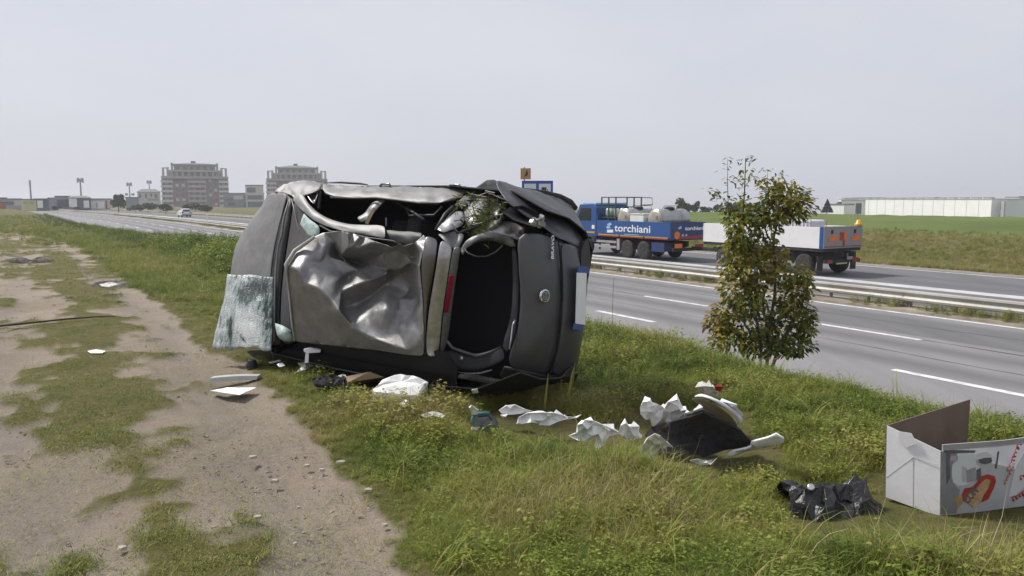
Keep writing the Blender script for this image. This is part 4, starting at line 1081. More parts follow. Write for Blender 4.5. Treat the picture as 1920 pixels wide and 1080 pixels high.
# a real sheet in one slightly bulged plane
_hd = lambda x, y, w: (cw(x, y, w) - EYE).dot(FWD)
pb0 = dp(503, 655, _hd(503, 640, 1.0) - .16); pt0 = dp(505, 516, _hd(505, 516, 1.02) - .05)
print('windscreen', pb0, pt0, 'roof edge', cl(640, 650, 1.42), cl(795, 668, 1.42))
wside = Vector((.80, -.50, 0)); wn_ = wside.cross(pt0 - pb0).normalized()
for j in range(NY + 1):
    tj = j / NY
    row = []
    for i in range(NX + 1):
        ti = i / NX
        px_ = (Tl[0] * (1 - ti) + Tr[0] * ti) * (1 - tj) + (Bl[0] * (1 - ti) + Br[0] * ti) * tj
        py_ = (Tl[1] * (1 - ti) + Tr[1] * ti) * (1 - tj) + (Bl[1] * (1 - ti) + Br[1] * ti) * tj
        if j == 0: py_ += 1.2 * math.sin(ti * 9)
        if j == NY: py_ += 4 * math.sin(ti * 7) + 3 * math.sin(ti * 23)
        if i == 0: px_ += 2.5 * math.sin(tj * 5)
        P = pp(px_, py_, pb0, wn_)
        bulge = .045 * math.sin(math.pi * ti) * math.sin(math.pi * tj * .9) + .012 * (float(noise2(ti * 9, tj * 11, 3)) - .5)
        P = P + wn_ * (-bulge if wn_.dot(EYE - P) < 0 else bulge)
        row.append(P)
        v_ = .56
        v_ -= .48 * math.exp(-(((px_ - 466) / 16) ** 2 + ((py_ - 553) / 20) ** 2))
        v_ -= .34 * math.exp(-(((px_ - 492) / 20) ** 2 + ((py_ - 535) / 22) ** 2))
        v_ -= .34 * math.exp(-(((px_ - 503) / 8) ** 2 + ((py_ - 590) / 50) ** 2))
        v_ -= .55 * math.exp(-(((px_ - 438 + (py_ - 615) * .12) / 5.5) ** 2 + ((py_ - 618) / 30) ** 2))
        v_ += .40 * math.exp(-((abs((px_ - 468 - (py_ - 600) * .12) / 23) ** 3) + abs((py_ - 618) / 40) ** 3))
        v_ -= .8 * math.exp(-(((px_ - 460 - (py_ - 636) * .5) / 2.2) ** 2 + ((py_ - 636) / 8) ** 2))
        v_ += .1 * math.exp(-(((px_ - 432) / 12) ** 2 + ((py_ - 580) / 60) ** 2))
        var.append(v_)
    rows.append(row)
mb.grid(rows)
wsc = mb.build('windscreen', 'shattered_glass', off=pb0, smooth=True, thick=.006, var=var)
tag(wsc, 'shattered greenish windscreen standing against the bonnet of the wreck', 'windscreen')
# ------------------------------------------------------------------ crash barriers
def barrier(label, s0, t0, t1, near=True, postgap=1.33, two=True):
    ox, oy = road_pt(max(t0, 5), s0)
    o3 = Vector((float(ox), float(oy), ZR))
    root = thing('guard_rail', o3, label, 'guard rail')
    tt = ts(1.33, t1); tt = tt[tt >= t0]
    zb = ZR - 0.05 if two else land_z1(*road_pt(60, s0))
    def rail(side, name):
        prof = [(0.05, .62), (.10, .605), (.085, .575), (.055, .545), (.045, .515), (.06, .49), (.10, .46), (.095, .425), (.05, .40), (.04, .36), (.045, .33)]
        prof = [(.05, .60), (.11, .585), (.12, .54), (.07, .49), (.055, .455), (.075, .41), (.125, .365), (.115, .31), (.05, .28)]
        mb = MB(); rows = []
        for t in tt:
            row = []
            for (d, z) in prof:
                x, y = road_pt(t, s0 + side * d); row.append((float(x), float(y), zb + z))
            rows.append(row)
        mb.grid(rows)
        return mb.build(name, 'rail_metal', root, off=o3, smooth=False, thick=.006)
    rail(-1, 'rail')
    if two: rail(1, 'rail')
    # posts: one mesh, copied along the line
    pm = None; k = 0; t = t0 + .6
    rest = MB()
    while t < min(t1, 260):
        x, y = (float(q) for q in road_pt(t, s0))
        if k < 110:
            if pm is None:
                mb = MB(); mb.box((0, 0, .24), (.10, .05, .50)); po = mb.build('post', 'post_metal', root); pm = po.data
            else:
                po = bpy.data.objects.new('post', pm); COL.objects.link(po); po.parent = root
            po.location = Vector((x, y, zb - .02)) - o3
            x2, y2 = (float(q) for q in road_pt(t + .5, s0))
            po.rotation_euler = (0, 0, math.atan2(y2 - y, x2 - x) + math.pi / 2)
        else:
            rest.box((x, y, zb + .24), (.09, .09, .5))
        t += postgap * (1 if t < 140 else 2); k += 1
    if rest.v: tag(rest.build('far_posts', 'post_metal', root, off=o3), kind='stuff')
    return root
barrier('long double guard rail of grey steel on the strip between the two carriageways', 0.95, 3.0, 420)
barrier('far guard rail running along the grass beyond the far carriageway', 15.2, 70, 330, two=False)

# ------------------------------------------------------------------ lorry with drawbar trailer
def road_frame(px, py, s_guess=None):
    P = gp(px, py, ZR); s_, t_ = road_st([P.x], [P.y])
    return float(s_[0]), float(t_[0])
def local_basis(t, s_, back=False):
    x, y = (float(q) for q in road_pt(t, s_)); x2, y2 = (float(q) for q in road_pt(t + 1.0, s_))
    return Vector((x, y, ZR)), math.atan2(y2 - y, x2 - x)
st3, tt3 = road_frame(1187, 483)      # first driven axle of the lorry
st2, tt2 = road_frame(1344, 500)      # trailer front axle
st1, tt1 = road_frame(1500, 516)      # trailer rear axle
print('axles', (st1, tt1), (st2, tt2), (st3, tt3))
SL = 6.9                               # left flank of both vehicles
Pa, ha = local_basis(tt3, SL); 
truck = thing('lorry', Pa, 'blue flatbed lorry with white lettering carrying steel tanks on the far carriageway', 'lorry', rz=ha)
# local: x forward, y left (flank at 0, other flank at -2.5), z up from the road
def T(mb, name, m, parent=None, **k): return mb.build(name, m, parent or truck, **k)
def wheel_l(x, y0, r, w, root, rim='alloy', rimr=.55):
    return wheel(Vector((x, y0 - w / 2, r)), Vector((0, 1, 0)), r, w, root, None, rim_m=rim, hub=rimr)
X0, X1, ZB0, ZB1 = -3.35, 2.55, 1.12, 2.02
mb = MB(); mb.box(((X0 + X1) / 2, -1.25, ZB0 + .04), (X1 - X0, 2.46, .12)); T(mb, 'load_floor', 'chassis')
sb = MB(); sb.box(((X0 + X1) / 2, -.025, (ZB0 + ZB1) / 2 + .05), (X1 - X0, .05, ZB1 - ZB0 - .1)); side = T(sb, 'side_board', 'truck_blue', bevel=.01)
sb = MB(); sb.box(((X0 + X1) / 2, -2.475, (ZB0 + ZB1) / 2), (X1 - X0, .05, ZB1 - ZB0)); T(sb, 'side_board', 'truck_blue')
sb = MB(); sb.box((X0 - .025, -1.25, (ZB0 + ZB1) / 2), (.05, 2.5, ZB1 - ZB0)); tail = T(sb, 'tail_board', 'truck_navy_shade', bevel=.01)
sb = MB(); sb.box((X1 + .03, -1.25, (ZB0 + ZB1) / 2 + .2), (.06, 2.5, ZB1 - ZB0 + .4)); T(sb, 'head_board', 'truck_blue')
for k, (a, b_) in enumerate(((X0 + .15, -1.45), (-1.35, .55), (.65, X1 - .1))):
    mb = MB(); mb.box(((a + b_) / 2, .004, ZB0 + .10), (b_ - a, .012, .055)); T(mb, 'stripe', 'stripe_yellow', side)
    mb = MB(); mb.box(((a + b_) / 2, .0035, ZB0 + .035), (b_ - a, .011, .05)); T(mb, 'stripe', 'stripe_red', side)
def flank_text(txt, x_left, z, size, m, parent, bold, width, y=.003):
    M4 = Matrix(((-1, 0, 0, x_left), (0, 0, 1, y), (0, 1, 0, z), (0, 0, 0, 1)))
    return put_text(txt, size, M4, m, parent, bold=bold, width=width)
flank_text('torchiani', 1.02, 1.44, .56, 'letter_white', side, .008, 2.9)
# emblem left of the name
mb = MB()
mb.prism([(1.69, .002, 1.80), (1.39, .002, 1.92), (1.24, .002, 1.80), (1.54, .002, 1.68)], (0, .008, 0)); mb.prism([(1.76, .002, 1.66), (1.49, .002, 1.74), (1.34, .002, 1.60), (1.64, .002, 1.55)], (0, .008, 0))
T(mb, 'emblem', 'letter_pale_blue', side)
mb = MB(); mb.prism([(1.66, .002, 1.50), (1.12, .002, 1.52), (1.12, .002, 1.36), (1.66, .002, 1.34)], (0, .008, 0)); T(mb, 'emblem', 'letter_white', side)
mb = MB(); mb.box((-.4, .004, 1.30), (1.2, .008, .03)); T(mb, 'small_print', 'letter_pale_blue', side)
# tail board: name again, orange plate, red lamps
def tail_text(txt, y_left, z, size, m, parent, bold, width, x):
    M4 = Matrix(((0, 0, -1, x), (-1, 0, 0, y_left), (0, 1, 0, z), (0, 0, 0, 1)))
    return put_text(txt, size, M4, m, parent, bold=bold, width=width)
tail_text('torchiani', -1.0, 1.62, .26, 'letter_white', tail, .008, 1.35, X0 - .053)
mb = MB(); mb.prism([(X0 - .052, -.55, 1.78), (X0 - .052, -.75, 1.84), (X0 - .052, -.75, 1.70), (X0 - .052, -.5, 1.66)], (-.006, 0, 0)); T(mb, 'emblem', 'letter_pale_blue', tail)
mb = MB(); mb.lathe((X0 - .05, -.45, 1.36), (-1, 0, 0), [(0, .20), (.012, .20)], 20); T(mb, 'hazard_disc', 'plate_orange', tail)
mb = MB(); mb.box((X0 - .056, -1.4, 1.24), (.012, 1.7, .16)); T(mb, 'stripe', 'stripe_red', tail)
for yy in (-.85, -1.1): 
    mb = MB(); mb.box((X0 - .06, yy, 1.36), (.014, .12, .10)); T(mb, 'lamp', 'letter_pale_blue', tail)
# chassis, guards, boxes
mb = MB(); mb.box((.8, -.85, .86), (7.6, .12, .30)); mb.box((.8, -1.65, .86), (7.6, .12, .30)); mb.box((-.6, -1.25, .72), (3.8, 1.5, .5)); T(mb, 'chassis_frame', 'chassis')
mb = MB(); mb.box((-2.4, -.6, .72), (.9, 1.0, .45)); T(mb, 'tool_box', 'truck_navy_shade')
mb = MB(); mb.box((-2.45, -.04, .72), (.95, .05, .48)); T(mb, 'side_panel', 'truck_navy_shade')
for z_ in (.55, .83): 
    mb = MB(); mb.box((1.75, -.03, z_), (1.75, .04, .13)); T(mb, 'side_guard', 'side_guard')
mb = MB(); mb.box((.72, -.06, .72), (.22, .08, .62)); T(mb, 'mud_flap', 'side_guard')
for xx in (1.3, 2.4): 
    mb = MB(); mb.box((xx, -.09, .66), (.08, .08, .62)); T(mb, 'guard_post', 'chassis')
mb = MB(); mb.box((X0 - .1, -1.25, .62), (.1, 2.3, .16)); T(mb, 'under_run_bar', 'chassis')
mb = MB(); mb.box((X0 - .12, -.5, .82), (.05, .5, .22)); T(mb, 'orange_plate', 'plate_orange')
mb = MB(); mb.box((X0 - .13, -2.0, .80), (.05, .55, .16)); T(mb, 'tail_lamp', 'red_lens')
for xx in (0.0, -1.32):
    for yy in (0.0, -2.2): wheel_l(xx, yy - .02, .50, .30, truck, 'chassis', .5)
for yy in (0.0, -2.2): wheel_l(3.6, yy - .02, .50, .28, truck, 'alloy')
# cab
CX = -1.78
mb = MB()
pr = [(4.45, .75), (4.45, 2.75), (4.75, 2.95), (6.0, 2.92), (6.45, 2.15), (6.6, 1.9), (6.62, .55), (5.9, .55), (5.75, 1.05), (4.9, 1.05), (4.75, .75)]
mb.prism([(x + CX, -.02, z) for x, z in pr], (0, -2.46, 0)); cab = T(mb, 'cab', 'truck_blue', bevel=.03)
mb = MB(); mb.prism([(x + CX, .0, z) for x, z in ((4.95, 2.0), (4.95, 2.7), (5.85, 2.7), (6.2, 2.0))], (0, -.03, 0)); T(mb, 'cab_window', 'dark_glass', cab)
mb = MB(); mb.box((4.7 + CX, -.0, 1.62), (.25, .012, .22)); T(mb, 'emblem', 'letter_white', cab)
mb = MB(); mb.box((5.2 + CX, .0, 1.30), (1.3, .012, .10)); T(mb, 'stripe', 'stripe_yellow', cab)
mb = MB(); mb.box((5.2 + CX, -1.25, 2.96), (1.2, 2.3, .10)); T(mb, 'roof_edge', 'truck_cyan', cab)
mb = MB(); mb.prism([(6.30 + CX, -.2, 2.1), (6.30 + CX, -2.3, 2.1), (6.03 + CX, -2.2, 2.8), (6.03 + CX, -.3, 2.8)], (.05, 0, .01)); T(mb, 'windscreen', 'dark_glass', cab)
mb = MB(); mb.box((4.66 + CX, -.0, .95), (.3, .06, .3)); T(mb, 'cab_step', 'chassis', cab)

def on_truck(root, base, p):      # local point of a vehicle -> world
    return Matrix.Rotation(root.rotation_euler.z, 4, 'Z') @ Vector(p) + root.location
def steel_tank(x, label, r=.62, L=1.98, dz=0.0):
    o = thing('steel_tank', on_truck(truck, None, (x, -1.25, ZB0 + .1)), label, 'tank', 'steel tanks on the lorry', rz=ha + math.pi / 2)
    zc = r + .32 + dz
    mb = MB(); mb.lathe((-L / 2, 0, zc), (1, 0, 0), [(0, r * .99), (.02, r), (.05, r * 1.012), (L * .33, r * 1.0), (L * .335, r * 1.015), (L * .35, r), (L * .66, r), (L * .67, r * 1.015), (L * .685, r), (L - .05, r * 1.012), (L, r * .99)], 32)
    mb.build('barrel', 'tank_steel', o, smooth=True)
    for sx in (-1, 1):
        mb = MB(); mb.lathe((sx * L / 2, 0, zc), (sx, 0, 0), [(-.01, r * .98), (.05, r * .93), (.10, r * .75), (.135, r * .45), (.15, r * .02)], 28)
        e_ = mb.build('end_cap', 'tank_end', o, smooth=True)
        mb = MB(); mb.box((sx * (L / 2 + .12), .2, zc + .15), (.10, .12, .16)); mb.box((sx * (L / 2 + .1), -.25, zc - .2), (.08, .10, .10)); mb.build('fitting', 'pale_metal', e_)
    for sx in (-.3, .3):
        mb = MB(); mb.box((sx * L, 0, .17), (.12, r * 1.7, .36)); mb.build('saddle', 'frame_green', o)
    mb = MB(); mb.lathe((0, 0, zc + r - .03), (0, 0, 1), [(0, .28), (.10, .28), (.12, .24), (.15, .1)], 18); mb.build('hatch', 'chassis', o, smooth=True)
    mb = MB(); mb.tube([(-L * .38, .25, zc + r - .06), (-L * .38, .25, zc + r + .16), (L * .3, .25, zc + r + .16), (L * .38, .25, zc + r + .02)], .018, 5); mb.build('walkway_rail', 'frame_green', o)
    return o
steel_tank(-1.98, 'steel tank at the tail of the lorry bed, its bright domed end facing the road', r=.58)
steel_tank(.48, 'steel tank in the middle of the lorry bed beside the green rack', r=.58)
o = thing('white_crate', on_truck(truck, None, (-.72, -.42, ZB0 + .1)), 'white container on the lorry bed wedged between the two steel tanks', 'container', rz=ha)
mb = MB(); mb.box((0, 0, .58), (1.1, .7, 1.16)); mb.build('shell', 'canister_white', o, bevel=.04)
mb = MB(); mb.box((0, 0, 1.2), (1.14, .74, .05)); mb.build('lid', 'canister_white', o)
mb = MB(); mb.lathe((0, .1, 1.22), (0, 0, 1), [(0, .1), (.06, .1)], 14); mb.build('cap', 'canister_green', o)
# rack with canisters just behind the cab
rk = thing('rack', on_truck(truck, None, (1.85, -1.2, ZB0 + .1)), 'green tubular rack holding canisters behind the lorry cab', 'rack', rz=ha)
H_ = 2.1
for xx in (-.62, 0, .62):
    for yy in (-.95, .95):
        mb = MB(); mb.box((xx, yy, H_ / 2), (.06, .06, H_)); mb.build('upright', 'frame_green', rk)
for zz in (.95, 1.55, H_):
    for yy in (-.95, .95):
        mb = MB(); mb.box((0, yy, zz), (1.3, .055, .055)); mb.build('bar', 'frame_green', rk)
    for xx in (-.62, .62):
        mb = MB(); mb.box((xx, 0, zz + .003), (.05, 1.85, .05)); mb.build('bar', 'frame_green', rk)
mb = MB(); mb.tube([(-.62, -.95, H_), (-1.5, -.95, H_ - .03), (-1.55, -.95, 1.70), (-.62, -.95, 1.66)], .03, 6); mb.build('side_rail', 'frame_green', rk)
for k, (xx, yy, mm) in enumerate(((.42, .6, 'canister_white'), (.05, .6, 'canister_green'), (-.32, .6, 'canister_white'), (-.4, .1, 'canister_green'), (.35, -.4, 'canister_white'), (0, -.4, 'canister_green'))):
    c = thing('canister', on_truck(truck, None, (1.85 + xx, -1.2 + yy, ZB0 + 1.08)), ['white canister by the cab in the lorry rack', 'green tinted canister second from the cab in the rack', 'white canister in the middle of the lorry rack', 'green tinted canister at the tank end of the rack', 'white canister at the back of the lorry rack', 'green canister at the back of the lorry rack'][k], 'canister', 'canisters in the lorry rack', rz=ha)
    mb = MB(); mb.lathe((0, 0, 0), (0, 0, 1), [(0, .17), (.42, .17), (.5, .10)], 14); mb.build('bottle', mm, c, smooth=True)
    mb = MB(); mb.lathe((0, 0, .5), (0, 0, 1), [(0, .06), (.06, .06)], 10); mb.build('cap', 'chassis', c)

# trailer
Pb, hb_ = local_basis(tt1, SL)
trl = thing('trailer', Pb, 'white sided drawbar trailer with orange plates on its grey tail board', 'trailer', rz=hb_)
LT = tt2 - tt1
A0, A1 = -.95, LT + 1.25
def R2(mb, name, m, parent=None, **k): return mb.build(name, m, parent or trl, **k)
mb = MB(); mb.box(((A0 + A1) / 2, -1.25, 1.10), (A1 - A0, 2.46, .14)); R2(mb, 'load_floor', 'chassis')
z0, z1 = 1.16, 2.05
mid = (A0 + A1) / 2
for yy in (-.025, -2.475):
    for a, b_ in ((A0 + .18, mid - .04), (mid + .04, A1 - .02)):
        mb = MB(); mb.box(((a + b_) / 2, yy, (z0 + z1) / 2), (b_ - a, .05, z1 - z0)); R2(mb, 'side_board', 'trailer_white', bevel=.01)
    mb = MB(); mb.box((A0 + .08, yy + .002, (z0 + z1) / 2), (.16, .06, z1 - z0 + .03)); R2(mb, 'corner_post', 'truck_blue')
    mb = MB(); mb.box((mid, yy, (z0 + z1) / 2), (.07, .06, z1 - z0)); R2(mb, 'corner_post', 'trailer_grey')
mb = MB(); mb.box((A0 - .025, -1.25, (z0 + z1) / 2), (.05, 2.5, z1 - z0)); tb = R2(mb, 'tail_board', 'trailer_grey', bevel=.008)
mb = MB(); mb.box((A1 + .02, -1.25, (z0 + z1) / 2), (.04, 2.5, z1 - z0)); R2(mb, 'head_board', 'trailer_white')
xt = A0 - .058
for yy in (-.55, -2.05):
    mb = MB(); mb.prism([(xt, yy + .28, 1.48), (xt, yy + .24, 1.62), (xt, yy + .1, 1.66), (xt, yy + .05, 1.72), (xt, yy - .28, 1.70), (xt, yy - .28, 1.46)], (-.008, 0, 0)); R2(mb, 'orange_plate', 'plate_orange', tb)
    mb = MB(); mb.box((xt, yy + .06, 1.86), (.02, .12, .16)); R2(mb, 'latch', 'chassis', tb)
mb = MB(); mb.box((xt, -1.22, 1.66), (.016, .42, .40)); R2(mb, 'orange_plate', 'plate_orange', tb)
mb = MB(); mb.box((xt - .010, -1.14, 1.66), (.012, .26, .34)); R2(mb, 'inner_plate', 'stripe_red', tb)
mb = MB(); mb.box((xt, -1.25, 1.24), (.016, 2.4, .04)); mb.box((xt - .004, -1.28, 1.36), (.016, .1, .3)); R2(mb, 'stripe', 'stripe_red', tb)
mb = MB(); mb.box((A0 - .0, -1.25, z1 + .02), (.14, 2.5, .03)); R2(mb, 'top_rim', 'side_guard', tb)
mb = MB(); mb.lathe((A0 - .02, -2.25, z1 + .03), (0, 0, 1), [(0, .16), (.10, .16), (.12, .11), (.22, .10), (.26, .05)], 16); R2(mb, 'beacon', 'beacon_amber', smooth=True)
mb = MB(); mb.box((LT / 2 - .2, -.85, .92), (LT + 2.2, .12, .22)); mb.box((LT / 2 - .2, -1.65, .92), (LT + 2.2, .12, .22)); R2(mb, 'chassis_frame', 'chassis')
mb = MB(); mb.box((A0 - .02, -1.25, .62), (.10, 2.3, .14)); R2(mb, 'under_run_bar', 'chassis')
mb = MB(); mb.box((A0 - .06, -2.05, .66), (.05, .4, .18)); R2(mb, 'tail_lamp', 'red_lens')
mb = MB(); mb.box((A0 - .06, -.4, .62), (.05, .3, .16)); R2(mb, 'tail_lamp', 'red_lens')
mb = MB(); mb.box((A0 - .06, -1.72, .80), (.03, .38, .26)); R2(mb, 'number_plate', 'side_guard')
mb = MB(); mb.box((A0 - .05, -1.2, .55), (.03, .7, .12)); R2(mb, 'number_plate', 'billboard_yellow')
for xx in (0.0, LT):
    for yy in (0.0, -2.2): wheel_l(xx, yy - .02, .46, .30, trl, 'alloy' if xx else 'chassis', .62 if xx else .5)
for yy in (-.16, -2.35):
    mb = MB(); mb.box((-.72, yy, .52), (.03, .36, .62)); R2(mb, 'mud_flap', 'rubber')
    mb = MB(); mb.tube([(.62, yy, .45), (.5, yy, .85), (0, yy, 1.02), (-.5, yy, .85), (-.7, yy, .6)], .03, 5); R2(mb, 'mudguard', 'chassis')
mb = MB(); mb.box((LT + 2.0, -1.25, .70), (2.6, .14, .14)); mb.box((LT + 1.0, -.9, .8), (.9, .1, .14)); R2(mb, 'drawbar', 'chassis')
mb = MB(); mb.box((LT * .5, -1.25, .74), (2.0, 2.2, .42)); mb.box((.3, -1.25, .78), (2.2, 1.6, .5)); mb.box((LT, -1.25, .78), (1.3, 1.6, .4)); R2(mb, 'under_filler', 'chassis')  # boxes added to make the space beneath the trailer bed dark
# caged white container standing on the trailer
ib = thing('caged_tank', on_truck(trl, None, (.45, -.75, 1.17)), 'white plastic tank in a wire cage standing on the trailer', 'tank', rz=hb_)
mb = MB(); mb.box((0, 0, .66), (1.12, .95, 1.0)); mb.build('bottle', 'tank_plastic', ib, bevel=.08)
for k in range(7):
    for yy in (-.5, .5):
        mb = MB(); mb.box((-.57 + k * .19, yy, .66), (.022, .022, 1.06)); mb.build('cage_bar', 'wire_grey', ib)
for k in range(4):
    for yy in (-.5, .5):
        mb = MB(); mb.box((0, yy + .02 * (1 if yy > 0 else -1), .2 + k * .32), (1.2, .022, .022)); mb.build('cage_bar', 'wire_grey', ib)
mb = MB(); mb.box((0, 0, .06), (1.15, 1.0, .12)); mb.build('pallet', 'chassis', ib)
ib2 = copy_tree(ib); ib2.location = on_truck(trl, None, (1.75, -.75, 1.17)); ib2['label'] = 'second caged plastic tank on the trailer, behind the leafy shrub'
ib['group'] = ib2['group'] = 'caged tanks on the trailer'

# ------------------------------------------------------------------ silver car driving away on the far carriageway
sxx, syy = road_pt(0, 0)
best = min(np.arange(60, 260, .5), key=lambda t: abs(to_px((*(float(q) for q in road_pt(t, 9.0)), ZR))[0] - 346))
Pc, hc = local_basis(best, 9.0)
sc_ = thing('silver_car', Pc, 'silver hatchback driving away on the far carriageway', 'car', rz=hc)
prof = [(-2.0, .35), (-2.05, .75), (-1.95, 1.0), (-1.75, 1.42), (-1.2, 1.52), (.1, 1.48), (.85, 1.0), (1.85, .82), (2.05, .6), (2.05, .32)]
mb = MB(); rows = []
for yy, k in ((-.86, .9), (-.80, 1.0), (0, 1.02), (.80, 1.0), (.86, .9)):
    rows.append([(x, yy * (1 if z < 1.05 else .80), .3 + (z - .3) * (k if z > 1 else 1)) for x, z in prof])
mb.grid(rows); n0 = len(prof)
mb.add(rows[0], [tuple(range(n0))]); mb.add(rows[-1], [tuple(range(n0))[::-1]])
body = mb.build('body', 'silver_paint', sc_, smooth=False, bevel=.03)
mb = MB(); mb.prism([(-1.99, -.6, 1.05), (-1.99, .6, 1.05), (-1.80, .56, 1.40), (-1.80, -.56, 1.40)], (-.03, 0, .01)); mb.build('rear_window', 'dark_glass', sc_)
for yy in (-1, 1):
    mb = MB(); mb.prism([(-1.6, yy * .80, 1.02), (.55, yy * .80, 1.02), (.05, yy * .70, 1.38), (-1.4, yy * .70, 1.40)], (0, yy * .02, .005)); mb.build('side_window', 'dark_glass', sc_)
    mb = MB(); mb.box((-2.0, yy * .68, .85), (.12, .24, .26)); mb.build('tail_lamp', 'red_lens', sc_)
mb = MB(); mb.box((-2.06, 0, .62), (.03, .52, .12)); mb.build('number_plate', 'plate_white', sc_)
mb = MB(); mb.box((-1.98, 0, .38), (.2, 1.6, .18)); mb.build('bumper', 'chassis', sc_)
for xx in (-1.25, 1.3):
    for yy in (.72, -.72): wheel(Vector((xx, yy, .32)), Vector((0, 1, 0)), .32, .22, sc_, None)

# ------------------------------------------------------------------ signs by the road
def at_px(px, dist, z=None):
    r = ray(px, 540); r.z = 0; r.normalize()
    P = EYE + r * dist
    P.z = land_z1(P.x, P.y) if z is None else z
    return P
def px_scale(P): return FPX / (Vector(P) - EYE).dot(FWD)
D_ = 58.0
P = at_px(1007, D_)
def zpx(py, P): # height above the eye line of a pixel row at this distance
    r = ray(to_px((P.x, P.y, 0))[0], py); k = (Vector((P.x, P.y, 0)) - EYE).dot(FWD)
    return EYE.z + r.z * k
sc1 = 1 / px_scale(P)
sg = thing('road_sign', P, 'blue framed service sign with two white panels behind the wreck', 'road sign')
zt, zb_ = zpx(339, P), zpx(382, P)
w_ = 58 * sc1
mb = MB(); mb.box((0, 0, (zt + zb_) / 2 - P.z), (w_, .06, zt - zb_)); pn = mb.build('panel', 'sign_blue', sg, bevel=.01)
for sx in (-1, 1):
    mb = MB(); mb.box((sx * w_ * .235, -.034, (zt + zb_) / 2 - P.z - .02), (w_ * .38, .012, (zt - zb_) * .76)); ic = mb.build('symbol_panel', 'sign_white', pn)
    mb = MB()
    zc = (zt + zb_) / 2 - P.z
    if sx > 0:
        mb.box((-.06 + w_ * .235, -.043, zc + .12), (.36, .01, .5)); mb.box((w_ * .235 + .2, -.0435, zc + .02), (.05, .01, .42)); mb.box((w_ * .235 - .02, -.044, zc - .2), (.5, .01, .07))
        mb.build('pump_symbol', 'sign_black', ic)
    else:
        mb.tube([(-w_ * .235 - .2, -.043, zc + .25), (-w_ * .235 - .25, -.043, zc + .1), (-w_ * .235 + .1, -.043, zc + .02), (-w_ * .235 + .26, -.043, zc + .12), (-w_ * .235 + .26, -.043, zc - .15), (-w_ * .235 - .26, -.043, zc - .15)], .03, 5)
        mb.build('tap_symbol', 'sign_green', ic)
for sx in (-.42, .42):
    mb = MB(); mb.cyl((sx * w_, .07, 0), (sx * w_, .07, zt - P.z + (.0 if sx > 0 else 1.0)), .05, 8); mb.build('post', 'mast_grey', sg)
# brown square carried on the same left-hand post
zt2, zb2 = zpx(316, P), zpx(336.5, P)
P2 = P + Vector(((985 - 1007) * sc1, -.08, 0))
mb = MB(); mb.box((P2.x - P.x, -.08, (zt2 + zb2) / 2 - P.z), (19 * sc1, .05, zt2 - zb2)); bs = mb.build('brown_panel', 'sign_brown', sg, bevel=.01)
bs['label'] = 'square brown panel with a black figure above the blue sign'
zc = (zt2 + zb2) / 2 - P.z; xc = P2.x - P.x
mb = MB(); mb.prism([(xc - .16, -.107, zc - .28), (xc - .05, -.107, zc - .08), (xc + .02, -.107, zc + .12), (xc + .05, -.107, zc + .28), (xc + .14, -.107, zc + .2), (xc + .18, -.107, zc - .02), (xc + .1, -.107, zc - .16), (xc - .02, -.107, zc - .18)], (0, -.01, 0))
mb.build('figure', 'sign_black', bs)
# sign seen from behind on the far bank
P = at_px(1602, 50.0); sc1 = 1 / px_scale(P)
sg2 = thing('road_sign', P, 'small grey sign seen from behind on a thin pole on the far bank', 'road sign')
zt, zb_ = zpx(381, P), zpx(401, P)
mb = MB(); mb.box((0, 0, (zt + zb_) / 2 - P.z), (11 * sc1, .03, zt - zb_)); mb.build('panel', 'sign_grey', sg2)
mb = MB(); mb.cyl((0, .05, -.1), (0, .05, zt - P.z), .03, 8); mb.build('post', 'mast_grey', sg2)
for k, (px_, d_) in enumerate(((295, 150), (394, 120), (211, 190))):
    P = at_px(px_, d_); P.z = ZR if P.z < ZR else P.z
    mb = MB(); mb.box((0, 0, .5), (.16, .08, 1.15)); dl = mb.build('delineator', 'shed_white', bevel=.02); dl.location = P
    tag(dl, ['white roadside post left of the silver car', 'white roadside post right of the silver car', 'white roadside post farthest along, by the round tree'][k], 'roadside post', 'white roadside posts')

